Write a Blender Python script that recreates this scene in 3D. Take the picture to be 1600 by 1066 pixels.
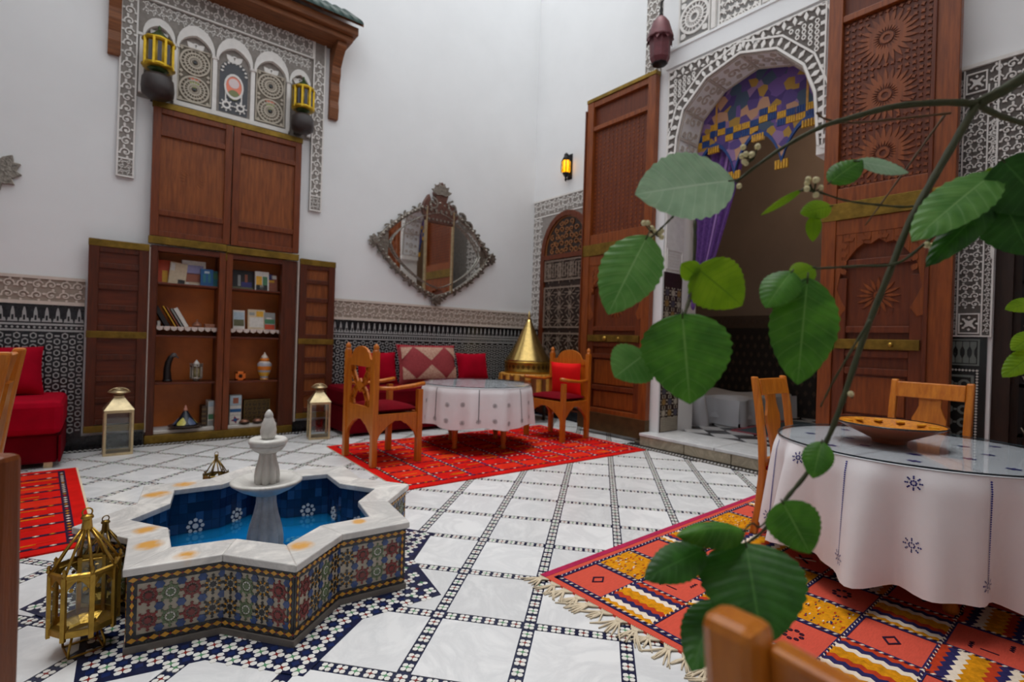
import bpy, bmesh, math, random
from mathutils import Vector, Matrix
random.seed(7)
PI = math.pi
sin, cos = math.sin, math.cos
for o in list(bpy.data.objects):
    bpy.data.objects.remove(o, do_unlink=True)
SC = bpy.context.scene
COL = SC.collection

# ------------------------------------------------------------------ camera
FPX = 795.5; CAMH = 1.27; YAW = 0.67899; PITCH = -0.00195; ROLL = 0.03227
_f = Vector((sin(YAW)*cos(PITCH), cos(YAW)*cos(PITCH), sin(PITCH)))
_r = Vector((cos(YAW), -sin(YAW), 0)); _u = _r.cross(_f)
_r2 = _r*cos(ROLL) + _u*sin(ROLL); _u2 = -_r*sin(ROLL) + _u*cos(ROLL)
CAM = Vector((0, 0, CAMH))
cd = bpy.data.cameras.new('camera'); cam = bpy.data.objects.new('camera', cd); COL.objects.link(cam)
cm = Matrix.Identity(4)
for i_ in range(3):
    cm[i_][0] = _r2[i_]; cm[i_][1] = _u2[i_]; cm[i_][2] = -_f[i_]; cm[i_][3] = CAM[i_]
cam.matrix_world = cm
cd.sensor_width = 36; cd.lens = 36*FPX/1600; cd.clip_start = 0.02; cd.clip_end = 100
cd.dof.use_dof = True; cd.dof.focus_distance = 1.6; cd.dof.aperture_fstop = 3.0
SC.camera = cam
def at(px, py, d):
    """point seen at a pixel of the 1600x1066 photograph, d metres ahead"""
    return CAM + d*(_f + _r2*((px-800)/FPX) + _u2*((533-py)/FPX))
def in_view(p, m=60):
    d = Vector(p)-CAM; z = d.dot(_f)
    if z < 0.2: return False
    x = 800+FPX*d.dot(_r2)/z; y = 533-FPX*d.dot(_u2)/z
    return -m < x < 1600+m and -m < y < 1066+m

# ------------------------------------------------------------------ world and exposure
W = bpy.data.worlds.new('sky'); SC.world = W; W.use_nodes = True
bg = W.node_tree.nodes['Background']; bg.inputs[0].default_value = (0.92, 0.965, 1.0, 1); bg.inputs[1].default_value = 1.4
VS = SC.view_settings
VS.view_transform = 'Standard'; VS.look = 'None'; VS.gamma = 1; VS.use_curve_mapping = False; VS.exposure = 0.12
sd = bpy.data.lights.new('veiled_sun', 'SUN'); sd.energy = 1.5; sd.angle = math.radians(26); sd.color = (1.0, 0.99, 0.97)
sun = bpy.data.objects.new('veiled_sun', sd); sun.location = (2.5, 3.5, 9); sun.rotation_euler = (math.radians(-3), math.radians(-3), 0); COL.objects.link(sun)

# ------------------------------------------------------------------ materials
def lin(c):
    c = c/255
    return c/12.92 if c <= 0.04045 else ((c+0.055)/1.055)**2.4
def rgb(r, g, b): return (lin(r), lin(g), lin(b), 1)
MATS = {}
def mat(name, c, rough=0.6, metal=0.0, var=0.0, scale=8.0, stretch=None, bump=0.0, bscale=None, c2=None, spec=0.5, coat=0.0, sheen=0.0, emit=None):
    if name in MATS: return MATS[name]
    m = bpy.data.materials.new(name); m.use_nodes = True; nt = m.node_tree; p = nt.nodes['Principled BSDF']
    p.inputs['Base Color'].default_value = c; p.inputs['Roughness'].default_value = rough; p.inputs['Metallic'].default_value = metal
    p.inputs['Specular IOR Level'].default_value = spec
    if coat: p.inputs['Coat Weight'].default_value = coat; p.inputs['Coat Roughness'].default_value = 0.15
    if sheen: p.inputs['Sheen Weight'].default_value = sheen
    if emit: p.inputs['Emission Color'].default_value = emit[0]; p.inputs['Emission Strength'].default_value = emit[1]
    if var or c2 or bump:
        tc = nt.nodes.new('ShaderNodeTexCoord'); mp = nt.nodes.new('ShaderNodeMapping'); nt.links.new(tc.outputs['Object'], mp.inputs[0])
        if stretch: mp.inputs['Scale'].default_value = stretch
        n = nt.nodes.new('ShaderNodeTexNoise'); n.inputs['Scale'].default_value = scale; n.inputs['Detail'].default_value = 6; n.inputs['Roughness'].default_value = 0.6
        nt.links.new(mp.outputs[0], n.inputs['Vector'])
        if var or c2:
            r = nt.nodes.new('ShaderNodeValToRGB'); e = r.color_ramp.elements
            e[0].position = 0.3; e[1].position = 0.7
            if c2: e[0].color = c; e[1].color = c2
            else:
                e[0].color = tuple(max(0, x*(1-var)) for x in c[:3])+(1,); e[1].color = tuple(min(1, x*(1+var)) for x in c[:3])+(1,)
            nt.links.new(n.outputs['Fac'], r.inputs[0]); nt.links.new(r.outputs[0], p.inputs['Base Color'])
        if bump:
            b = nt.nodes.new('ShaderNodeBump'); b.inputs['Strength'].default_value = bump; b.inputs['Distance'].default_value = 0.01
            if bscale:
                n2 = nt.nodes.new('ShaderNodeTexNoise'); n2.inputs['Scale'].default_value = bscale; n2.inputs['Detail'].default_value = 3
                nt.links.new(mp.outputs[0], n2.inputs['Vector']); nt.links.new(n2.outputs['Fac'], b.inputs['Height'])
            else: nt.links.new(n.outputs['Fac'], b.inputs['Height'])
            nt.links.new(b.outputs[0], p.inputs['Normal'])
    MATS[name] = m
    return m
def wood(name, c, c2, rough=0.42, ax='z', spec=0.4, coat=0.0):
    s = {'z': (14, 14, 1.2), 'x': (1.2, 14, 14), 'y': (14, 1.2, 14)}[ax]
    return mat(name, c, rough, 0, 0, 3.0, s, 0.12, 22, c2, spec, coat)
def glassy(name, tint, refl=1.45, rough=0.02, body=None, bodyw=0.0, graze=0.95):
    m = bpy.data.materials.new(name); m.use_nodes = True; nt = m.node_tree; nt.nodes.clear()
    out = nt.nodes.new('ShaderNodeOutputMaterial'); t = nt.nodes.new('ShaderNodeBsdfTransparent'); g = nt.nodes.new('ShaderNodeBsdfGlossy')
    lw = nt.nodes.new('ShaderNodeLayerWeight'); lw.inputs[0].default_value = 0.5
    pw_ = nt.nodes.new('ShaderNodeMath'); pw_.operation = 'POWER'; pw_.inputs[1].default_value = 5; nt.links.new(lw.outputs['Facing'], pw_.inputs[0])
    f0 = ((refl-1)/(refl+1))**2*2; f = nt.nodes.new('ShaderNodeMath'); f.operation = 'MULTIPLY_ADD'; f.inputs[1].default_value = graze-f0; f.inputs[2].default_value = f0; f.use_clamp = True; nt.links.new(pw_.outputs[0], f.inputs[0])
    t.inputs[0].default_value = tint; g.inputs['Roughness'].default_value = rough
    mx = nt.nodes.new('ShaderNodeMixShader'); nt.links.new(f.outputs[0], mx.inputs[0]); nt.links.new(g.outputs[0], mx.inputs[2])
    if body:
        d = nt.nodes.new('ShaderNodeBsdfDiffuse'); d.inputs[0].default_value = body
        m2 = nt.nodes.new('ShaderNodeMixShader'); m2.inputs[0].default_value = bodyw
        nt.links.new(t.outputs[0], m2.inputs[1]); nt.links.new(d.outputs[0], m2.inputs[2]); nt.links.new(m2.outputs[0], mx.inputs[1])
    else: nt.links.new(t.outputs[0], mx.inputs[1])
    nt.links.new(mx.outputs[0], out.inputs[0]); MATS[name] = m
    return m
STAINS = [(-0.542, -0.332, 0.085), (-0.428, -0.537, 0.07), (-0.022, -0.695, 0.085), (-0.46, 0.46, 0.1), (-0.314, 0.606, 0.09), (-0.542, -0.12, 0.08), (0.297, -0.551, 0.06)]
def marble(name, base, vein, dark=0.35, sc=3.0, rough=0.18, stain=None):
    m = bpy.data.materials.new(name); m.use_nodes = True; nt = m.node_tree; p = nt.nodes['Principled BSDF']; L = nt.links.new
    tc = nt.nodes.new('ShaderNodeTexCoord'); oi = nt.nodes.new('ShaderNodeObjectInfo')
    ml = nt.nodes.new('ShaderNodeMath'); ml.operation = 'MULTIPLY'; ml.inputs[1].default_value = 50; L(oi.outputs['Random'], ml.inputs[0])
    ad = nt.nodes.new('ShaderNodeVectorMath'); ad.operation = 'ADD'; L(tc.outputs['Object'], ad.inputs[0]); L(ml.outputs[0], ad.inputs[1])
    n = nt.nodes.new('ShaderNodeTexNoise'); n.inputs['Scale'].default_value = sc; n.inputs['Detail'].default_value = 8; n.inputs['Roughness'].default_value = 0.65; n.inputs['Distortion'].default_value = 1.2
    L(ad.outputs[0], n.inputs['Vector'])
    r = nt.nodes.new('ShaderNodeValToRGB'); e = r.color_ramp.elements; e[0].position = 0.40; e[0].color = base; e[1].position = 0.62; e[1].color = base
    k = e.new(0.50); k.color = tuple(base[i]*(1-dark)+vein[i]*dark for i in range(3))+(1,)
    L(n.outputs['Fac'], r.inputs[0])
    hs = nt.nodes.new('ShaderNodeHueSaturation'); mr = nt.nodes.new('ShaderNodeMapRange'); mr.inputs[3].default_value = 0.90; mr.inputs[4].default_value = 1.06
    L(oi.outputs['Random'], mr.inputs[0]); L(mr.outputs[0], hs.inputs['Value']); L(r.outputs[0], hs.inputs['Color'])
    last = hs.outputs[0]
    if stain:
        # rust-coloured mineral stains left by the water at a few spots of the rim
        n2 = nt.nodes.new('ShaderNodeTexNoise'); n2.inputs['Scale'].default_value = 16; n2.inputs['Detail'].default_value = 4; L(tc.outputs['Object'], n2.inputs['Vector'])
        acc = None
        for (x, y, rad) in STAINS:
            ds = nt.nodes.new('ShaderNodeVectorMath'); ds.operation = 'DISTANCE'; L(tc.outputs['Object'], ds.inputs[0]); ds.inputs[1].default_value = (x, y, 0.335)
            mr2 = nt.nodes.new('ShaderNodeMapRange'); mr2.interpolation_type = 'SMOOTHSTEP'; mr2.inputs[1].default_value = rad; mr2.inputs[2].default_value = rad*0.1; L(ds.outputs['Value'], mr2.inputs[0])
            if acc is None: acc = mr2.outputs[0]
            else:
                mxx = nt.nodes.new('ShaderNodeMath'); mxx.operation = 'MAXIMUM'; L(acc, mxx.inputs[0]); L(mr2.outputs[0], mxx.inputs[1]); acc = mxx.outputs[0]
        mm = nt.nodes.new('ShaderNodeMath'); mm.operation = 'MULTIPLY'; L(acc, mm.inputs[0]); L(n2.outputs['Fac'], mm.inputs[1])
        r2 = nt.nodes.new('ShaderNodeValToRGB'); r2.color_ramp.elements[0].position = 0.08; r2.color_ramp.elements[0].color = (0, 0, 0, 1); r2.color_ramp.elements[1].position = 0.42; r2.color_ramp.elements[1].color = (1, 1, 1, 1)
        L(mm.outputs[0], r2.inputs[0]); mx = nt.nodes.new('ShaderNodeMix'); mx.data_type = 'RGBA'
        L(r2.outputs[0], mx.inputs['Factor']); L(last, mx.inputs['A']); mx.inputs['B'].default_value = stain; last = mx.outputs['Result']
    L(last, p.inputs['Base Color']); p.inputs['Roughness'].default_value = rough; MATS[name] = m
    return m
plaster = mat('white_plaster', rgb(238, 238, 238), 0.85, var=0.025, scale=1.3, bump=0.06, bscale=9, spec=0.2)
stucco = mat('carved_stucco', rgb(233, 229, 224), 0.85, var=0.06, scale=14, spec=0.15)
stucco_shade = mat('stucco_recess_shade', rgb(150, 143, 137), 0.95, var=0.15, scale=20, spec=0.1)  # recess shade painted into the ground behind the carving
stucco_deep_shade = mat('stucco_deep_recess_shade', rgb(88, 84, 82), 0.95, var=0.15, scale=20, spec=0.1)  # darker version of the painted recess shade
stucco_tan = mat('tan_frieze', rgb(214, 200, 188), 0.85, var=0.06, scale=14, spec=0.15)
stucco_tan_shade = mat('tan_frieze_recess_shade', rgb(162, 147, 134), 0.9, var=0.1, scale=14, spec=0.15)  # tan ground darkened to stand for shade in the frieze
z_black = mat('black_glazed_tile', rgb(30, 30, 34), 0.22, var=0.3, scale=25)
z_white = mat('white_glazed_tile', rgb(222, 220, 214), 0.25, var=0.08, scale=30)
z_navy = mat('navy_glazed_tile', rgb(24, 32, 62), 0.2, var=0.25, scale=30)
z_blue = mat('blue_glazed_tile', rgb(40, 66, 118), 0.2, var=0.35, scale=30)
z_red = mat('brick_red_glazed_tile', rgb(122, 36, 32), 0.25, var=0.25, scale=30)
z_green = mat('green_glazed_tile', rgb(84, 138, 98), 0.25, var=0.25, scale=30)
z_orange = mat('ochre_glazed_tile', rgb(206, 148, 40), 0.25, var=0.25, scale=30)
z_grey = mat('warm_grey_tile', rgb(178, 168, 150), 0.35, var=0.1, scale=20)
z_dgreen = mat('sage_glazed_tile', rgb(96, 112, 80), 0.25, var=0.25, scale=30)
z_brown = mat('dark_brown_tile', rgb(58, 40, 34), 0.3, var=0.25, scale=30)
floor_marble = marble('floor_marble', rgb(226, 226, 226), rgb(150, 152, 158), 0.22, 2.6, 0.22)
rim_marble = marble('stained_rim_marble', rgb(228, 224, 218), rgb(130, 130, 134), 0.4, 2.2, 0.2, rgb(214, 160, 84))
white_marble = marble('weathered_fountain_marble', rgb(214, 211, 205), rgb(150, 148, 142), 0.3, 5, 0.4)
step_stone = marble('step_limestone', rgb(196, 184, 160), rgb(130, 118, 98), 0.5, 4, 0.5)
w_cab = wood('dark_walnut_wood', rgb(66, 27, 11), rgb(98, 42, 17), 0.38)
w_cabx = wood('dark_walnut_wood_across', rgb(74, 28, 11), rgb(110, 46, 18), 0.38, 'x')
w_shut = wood('red_brown_wood', rgb(92, 40, 13), rgb(130, 62, 22), 0.42)
w_panel = wood('worn_panel_wood', rgb(106, 50, 17), rgb(152, 84, 36), 0.45)
w_door = wood('cedar_door_wood', rgb(108, 48, 14), rgb(148, 76, 27), 0.4)
w_doord = wood('dark_cedar_wood', rgb(84, 34, 11), rgb(116, 52, 18), 0.45)
w_chair = wood('orange_varnished_wood', rgb(176, 94, 18), rgb(212, 128, 38), 0.28, coat=0.3)
w_arm = wood('golden_carved_wood', rgb(172, 90, 18), rgb(206, 118, 30), 0.35, coat=0.2)
w_beam = wood('brown_awning_wood', rgb(96, 54, 28), rgb(146, 88, 48), 0.55, 'x')
w_dark = wood('blackish_wood', rgb(38, 24, 18), rgb(58, 38, 28), 0.5)
w_corbel = mat('dark_iron_bracket', rgb(52, 42, 40), 0.5, var=0.3, scale=20)
brass = mat('aged_brass', rgb(176, 140, 62), 0.36, 0.9, 0.25, 18, bump=0.25, bscale=60)
brass_s = mat('brass_strip', rgb(132, 104, 40), 0.42, 0.75, 0.35, 10, bump=0.2, bscale=50)
brass_b = mat('polished_brass', rgb(206, 174, 108), 0.24, 1.0, 0.15, 30, bump=0.12, bscale=90)
silver = mat('tarnished_silver', rgb(150, 142, 132), 0.32, 0.9, 0.45, 30, bump=0.5, bscale=60)
lant_silver = mat('pale_brass', rgb(206, 186, 146), 0.32, 0.85, 0.2, 20)
iron = mat('black_wrought_iron', rgb(26, 22, 22), 0.5, 0.5)
rust = mat('maroon_painted_metal', rgb(92, 40, 46), 0.5, 0.3, 0.25, 14)
glass = glassy('clear_glass', (0.93, 0.95, 0.95, 1), 1.35)
ttop = glassy('table_glass', (0.93, 0.955, 0.965, 1), 1.45, graze=0.75)
ttop_edge = mat('glass_edge', rgb(40, 54, 62), 0.15)
amber = mat('glowing_amber_glass', rgb(240, 180, 40), 0.3, emit=(rgb(255, 170, 10), 1.6))
amber_off = mat('yellow_lantern_glass', rgb(226, 190, 60), 0.25)
mirror_m = mat('mirror_glass', (0.86, 0.88, 0.87, 1), 0.02, 1.0)
red_vel = mat('crimson_fabric', rgb(160,0,30), 0.85, var=0.18, scale=5, bump=0.15, bscale=14, spec=0.1)
red_dark = mat('deep_red_and_shade_fabric', rgb(104,0,16), 0.88, var=0.2, scale=5, bump=0.12, bscale=12, spec=0.1)  # deep red seats; also the painted shade of the left sofa base
red_bright = mat('scarlet_fabric', rgb(226, 14, 16), 0.8, var=0.1, scale=6, spec=0.2)
rose_fab = mat('rose_brocade', rgb(154, 62, 66), 0.8, var=0.15, scale=40, spec=0.2)
cream_fab = mat('cream_brocade', rgb(214, 186, 160), 0.8, c2=rgb(170, 104, 92), scale=60, spec=0.2)
cloth_w = mat('white_tablecloth', rgb(232, 228, 230), 0.9, var=0.03, scale=4, bump=0.25, bscale=7, spec=0.15)
stitch_k = mat('black_stitching', rgb(52, 50, 60), 0.9)
stitch_b = mat('blue_stitching', rgb(42, 44, 138), 0.9)
gold_fab = mat('gold_striped_fabric', rgb(206, 150, 60), 0.5, var=0.2, scale=20)
brown_fab = mat('brown_striped_fabric', rgb(120, 66, 24), 0.6)
purple = mat('purple_curtain', rgb(82, 42, 118), 0.7, c2=rgb(118, 76, 154), scale=26, spec=0.3, sheen=0.3)
purple_b = mat('purple_curtain_band', rgb(170, 130, 196), 0.7)
white_fab = mat('white_bedding', rgb(206, 206, 210), 0.9)
grey_fab = mat('slate_rug_fabric', rgb(66, 84, 92), 0.9)
rug_red = mat('red_wool', rgb(196, 20, 14), 0.95, var=0.2, scale=6, bump=0.3, bscale=160, spec=0.1)
rug_or = mat('orange_red_wool', rgb(206, 40, 20), 0.95, var=0.15, scale=8, bump=0.3, bscale=160, spec=0.1)
rug_dk = mat('dark_wool', rgb(48, 26, 48), 0.95, spec=0.1)
rug_cor = mat('coral_wool', rgb(208, 84, 66), 0.95, var=0.1, scale=14, stretch=(3, 14, 3), bump=0.35, bscale=70, spec=0.1)
rug_mag = mat('magenta_wool', rgb(168, 40, 78), 0.95, var=0.15, scale=20, bump=0.3, bscale=120, spec=0.1)
rug_och = mat('ochre_wool', rgb(206, 136, 18), 0.95, var=0.3, scale=40, bump=0.6, bscale=110, spec=0.1)
rug_wht = mat('cream_wool', rgb(226, 210, 190), 0.95, var=0.08, scale=40, spec=0.1)
rug_nav = mat('navy_wool', rgb(44, 40, 84), 0.95, var=0.2, scale=40, spec=0.1)
rug_brk = mat('rust_wool', rgb(178, 58, 30), 0.95, var=0.2, scale=40, spec=0.1)
fringe_m = mat('natural_fringe', rgb(206, 190, 164), 0.95, var=0.12, scale=30)
roof_green = mat('green_roof_tile', rgb(22, 50, 44), 0.5, var=0.4, scale=18, spec=0.25)
twig = mat('green_brown_bark', rgb(44, 54, 18), 0.7, c2=rgb(70, 68, 36), scale=26, stretch=(1, 1, 1))
twig_b = mat('brown_twig_bark', rgb(92, 66, 36), 0.7, var=0.2, scale=30)
bud_m = mat('cream_buds', rgb(226, 214, 164), 0.6)
inner_wall = mat('taupe_room_plaster', rgb(150, 132, 118), 0.9, var=0.06, scale=2)
inner_dado = mat('dark_room_dado', rgb(44, 38, 36), 0.5, var=0.3, scale=30)
water_m = glassy('pool_water', (0.42, 0.78, 0.93, 1), 1.33, 0.03, rgb(20, 128, 190), 0.35)
bowl_m = mat('terracotta_bowl', rgb(120, 60, 36), 0.4, var=0.2, scale=12)
bowl_in = mat('ochre_mosaic_glaze', rgb(216, 140, 24), 0.4, c2=rgb(160, 84, 20), scale=60, bump=0.4, bscale=80)

# ------------------------------------------------------------------ mesh builder
ORG = {}
class B:
    cnt = 0
    def __init__(s):
        s.v = []; s.f = []; s.m = []; s.s = []; s.mi = 0; s.M = None; s.uv = {}
    def add(s, vs, fs, smooth=False):
        n = len(s.v)
        for p in vs: s.v.append(tuple(s.M @ Vector(p)) if s.M is not None else tuple(p))
        for f in fs: s.f.append(tuple(n+i for i in f)); s.m.append(s.mi); s.s.append(smooth)
        return n
    def box(s, x0, y0, z0, x1, y1, z1):
        if x0 > x1: x0, x1 = x1, x0
        if y0 > y1: y0, y1 = y1, y0
        if z0 > z1: z0, z1 = z1, z0
        s.add([(x0,y0,z0),(x1,y0,z0),(x1,y1,z0),(x0,y1,z0),(x0,y0,z1),(x1,y0,z1),(x1,y1,z1),(x0,y1,z1)],
              [(3,2,1,0),(4,5,6,7),(0,1,5,4),(1,2,6,5),(2,3,7,6),(3,0,4,7)]); return s
    def prism(s, poly, z0, z1, bottom=False):
        n = len(poly); a = sum(poly[i][0]*poly[(i+1)%n][1]-poly[(i+1)%n][0]*poly[i][1] for i in range(n))
        if a < 0: poly = poly[::-1]
        B.cnt = (B.cnt+1) % 11; z1 = z1+0.00006*B.cnt      # never two coincident faces
        vs = [(p[0],p[1],z0) for p in poly]+[(p[0],p[1],z1) for p in poly]
        fs = [tuple(range(n,2*n))]+[(i,(i+1)%n,n+(i+1)%n,n+i) for i in range(n)]
        if bottom: fs.append(tuple(range(n-1,-1,-1)))
        s.add(vs, fs); return s
    def strip(s, a, b, z0, z1):
        """solid between two polylines a (lower) and b (upper) of equal length in the local xy plane"""
        for i in range(len(a)-1):
            s.prism([a[i], a[i+1], b[i+1], b[i]], z0, z1, True)
        return s
    def lathe(s, prof, n=24, c=(0,0,0), flute=0, amp=0.0, smooth=True, cap=True):
        vs = []; fs = []; k = len(prof)
        for r, z in prof:
            for i in range(n):
                t = 2*PI*i/n; rr = r*(1+amp*abs(sin(flute*t/2))) if flute else r
                vs.append((c[0]+rr*cos(t), c[1]+rr*sin(t), c[2]+z))
        for j in range(k-1):
            for i in range(n): fs.append((j*n+i, j*n+(i+1)%n, (j+1)*n+(i+1)%n, (j+1)*n+i))
        if cap and prof[0][0] > 1e-4: fs.append(tuple(range(n-1,-1,-1)))
        if cap and prof[-1][0] > 1e-4: fs.append(tuple(range((k-1)*n, k*n)))
        s.add(vs, fs, smooth); return s
    def tube(s, pts, r, n=8, cap=True, flat=1.0):
        pts = [Vector(p) for p in pts]; k = len(pts); vs = []; fs = []
        t0 = (pts[1]-pts[0]).normalized(); a = Vector((0,0,1)) if abs(t0.z) < 0.9 else Vector((1,0,0)); nx = t0.cross(a).normalized()
        for j in range(k):
            t = (pts[min(j+1,k-1)]-pts[max(j-1,0)]).normalized(); nx = (nx-t*nx.dot(t)).normalized(); ny = t.cross(nx)
            rr = r[j] if isinstance(r,(list,tuple)) else r
            for i in range(n):
                an = 2*PI*i/n; vs.append(pts[j]+nx*(rr*cos(an))+ny*(rr*flat*sin(an)))
        for j in range(k-1):
            for i in range(n): fs.append((j*n+i, j*n+(i+1)%n, (j+1)*n+(i+1)%n, (j+1)*n+i))
        if cap: fs.append(tuple(range(n-1,-1,-1))); fs.append(tuple(range((k-1)*n,k*n)))
        s.add(vs, fs, True); return s
    def ball(s, c, r, n=10, m=7):
        if not isinstance(r,(tuple,list)): r = (r,r,r)
        vs = [(c[0],c[1],c[2]-r[2])]; fs = []
        for j in range(1,m):
            p = -PI/2+PI*j/m
            for i in range(n): t = 2*PI*i/n; vs.append((c[0]+r[0]*cos(p)*cos(t), c[1]+r[1]*cos(p)*sin(t), c[2]+r[2]*sin(p)))
        vs.append((c[0],c[1],c[2]+r[2])); e = len(vs)-1
        for i in range(n): fs.append((0,1+(i+1)%n,1+i)); fs.append((e,1+(m-2)*n+i,1+(m-2)*n+(i+1)%n))
        for j in range(m-2):
            for i in range(n): fs.append((1+j*n+i,1+j*n+(i+1)%n,1+(j+1)*n+(i+1)%n,1+(j+1)*n+i))
        s.add(vs, fs, True); return s
    def grid(s, fn, nu, nv, close=False, smooth=True, uv=False):
        vs = []; fs = []; w = nu if close else nu+1
        for j in range(nv+1):
            for i in range(w): vs.append(fn(i/nu, j/nv))
        for j in range(nv):
            for i in range(nu): fs.append((j*w+i, j*w+(i+1)%w, (j+1)*w+(i+1)%w, (j+1)*w+i))
        n = s.add(vs, fs, smooth)
        if uv:
            for j in range(nv+1):
                for i in range(w): s.uv[n+j*w+i] = (i/nu, j/nv)
        return s
    def cushion(s, cx, cy, cz, w, h, t, M=None):
        """pillow w x h with thickness t in local xy, puffed along z"""
        old = s.M; s.M = (M if M is not None else Matrix())
        for sg in (1,-1):
            def fn(u, v, sg=sg):
                a = abs(2*u-1); b = abs(2*v-1); p = max(0,(1-a**3)*(1-b**3))**0.5
                k = 1-0.06*(1-max(a,b)**2)*0 - 0.05*(a*b < 0.5)*0
                pin = 1-0.07*(1-b*b)*a**4*0-0.0
                x = (u-0.5)*w*(1-0.06*(1-(2*v-1)**2)*a); y = (v-0.5)*h*(1-0.06*(1-(2*u-1)**2)*b)
                return (cx+x, cy+y, cz+sg*t*0.5*p)
            n = len(s.f); s.grid(fn, 14, 14)
            if sg < 0:
                for k in range(n, len(s.f)): s.f[k] = s.f[k][::-1]
        s.M = old; return s
    def obj(s, name, mats, parent=None, bevel=0.0, loc=None, local=False):
        me = bpy.data.meshes.new(name)
        if parent is not None and not local: o0 = Vector(ORG.get(parent.name, (0,0,0)))
        elif loc is not None: o0 = Vector(loc)
        else: o0 = Vector((0,0,0))
        me.from_pydata([tuple(Vector(p)-o0) for p in s.v] if o0.length > 0 else s.v, [], s.f)
        if not isinstance(mats,(list,tuple)): mats = [mats]
        for m in mats: me.materials.append(m)
        me.polygons.foreach_set('material_index', s.m); me.polygons.foreach_set('use_smooth', s.s)
        if s.uv:
            ul = me.uv_layers.new(name='UVMap')
            for lp in me.loops: ul.data[lp.index].uv = s.uv.get(lp.vertex_index, (0,0))
        me.update()
        o = bpy.data.objects.new(name, me); COL.objects.link(o)
        if parent is not None: o.parent = parent; ORG[o.name] = ORG.get(parent.name, (0,0,0)) if not local else (0,0,0)
        elif loc is not None: o.location = loc; ORG[o.name] = tuple(loc)
        if bevel:
            bv = o.modifiers.new('bevel','BEVEL'); bv.width = bevel; bv.segments = 2; bv.limit_method = 'ANGLE'; bv.angle_limit = 0.7
        return o
def tag(o, label=None, cat=None, group=None, kind=None):
    if label: o['label'] = label
    if cat: o['category'] = cat
    if group: o['group'] = group
    if kind: o['kind'] = kind
    return o
def thing(name, label, cat, loc=(0,0,0), rz=0.0, group=None):
    o = bpy.data.objects.new(name, None); COL.objects.link(o); o.location = loc; o.rotation_euler = (0,0,rz); o.empty_display_size = 0.1
    ORG[o.name] = tuple(loc); return tag(o, label, cat, group)
def dup(o, loc=None, rz=None, label=None, parent=None):
    c = o.copy(); COL.objects.link(c)
    if parent is not None: c.parent = parent
    if loc is not None: c.location = loc
    if rz is not None: c.rotation_euler = (0,0,rz)
    if label: c['label'] = label
    for ch in list(o.children): dup(ch, parent=c)
    return c
def struct(o): o['kind'] = 'structure'; return o
def stuff(o): o['kind'] = 'stuff'; return o
def frame_back(y): return Matrix(((1,0,0,0),(0,0,-1,y),(0,1,0,0),(0,0,0,1)))      # u=+x, v=+z, out=-y
def frame_right(x): return Matrix(((0,0,-1,x),(-1,0,0,0),(0,1,0,0),(0,0,0,1)))    # u=-y, v=+z, out=-x
def frame_left(x): return Matrix(((0,0,1,x),(1,0,0,0),(0,1,0,0),(0,0,0,1)))       # u=+y, v=+z, out=+x
def frame_front(y): return Matrix(((-1,0,0,0),(0,0,1,y),(0,1,0,0),(0,0,0,1)))
def ngon(cx, cy, r, n, a0=0.0): return [(cx+r*cos(a0+2*PI*i/n), cy+r*sin(a0+2*PI*i/n)) for i in range(n)]
def starp(cx, cy, r0, r1, n, a0=0.0): return [(cx+(r0 if i%2==0 else r1)*cos(a0+PI*i/n), cy+(r0 if i%2==0 else r1)*sin(a0+PI*i/n)) for i in range(2*n)]
def diamond(cx, cy, a, b, ang=0.0):
    c, s_ = cos(ang), sin(ang)
    return [(cx+x*c-y*s_, cy+x*s_+y*c) for x, y in ((a,0),(0,b),(-a,0),(0,-b))]
def rectp(x0, y0, x1, y1): return [(x0,y0),(x1,y0),(x1,y1),(x0,y1)]
def ring(b, cx, cy, r0, r1, n, h0, h1, a0=0.0, sx=1.0, sy=1.0):
    for i in range(n):
        t, u = a0+2*PI*i/n, a0+2*PI*(i+1)/n
        b.prism([(cx+r0*cos(t)*sx,cy+r0*sin(t)*sy),(cx+r1*cos(t)*sx,cy+r1*sin(t)*sy),(cx+r1*cos(u)*sx,cy+r1*sin(u)*sy),(cx+r0*cos(u)*sx,cy+r0*sin(u)*sy)], h0, h1)
def ribbon(b, pts, w, h0, h1):
    n = len(pts); L = []; R = []
    for i in range(n):
        x0, y0 = pts[max(i-1,0)]; x1, y1 = pts[min(i+1,n-1)]; d = math.hypot(x1-x0,y1-y0) or 1
        nx, ny = -(y1-y0)/d*w/2, (x1-x0)/d*w/2; L.append((pts[i][0]+nx,pts[i][1]+ny)); R.append((pts[i][0]-nx,pts[i][1]-ny))
    for i in range(n-1): b.prism([R[i],R[i+1],L[i+1],L[i]], h0, h1)
def leafp(cx, cy, ang, ln, wd):
    c, s_ = cos(ang), sin(ang); P = [(0,0),(0.35,0.5),(0.7,0.38),(1,0),(0.7,-0.38),(0.35,-0.5)]
    return [(cx+x*ln*c-y*wd*s_, cy+x*ln*s_+y*wd*c) for x, y in P]
def spiral(cx, cy, r, turns, a0, sg, n=11):
    return [(cx+r*(1-0.8*i/n)*cos(a0+sg*turns*2*PI*i/n), cy+r*(1-0.8*i/n)*sin(a0+sg*turns*2*PI*i/n)) for i in range(n+1)]
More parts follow.
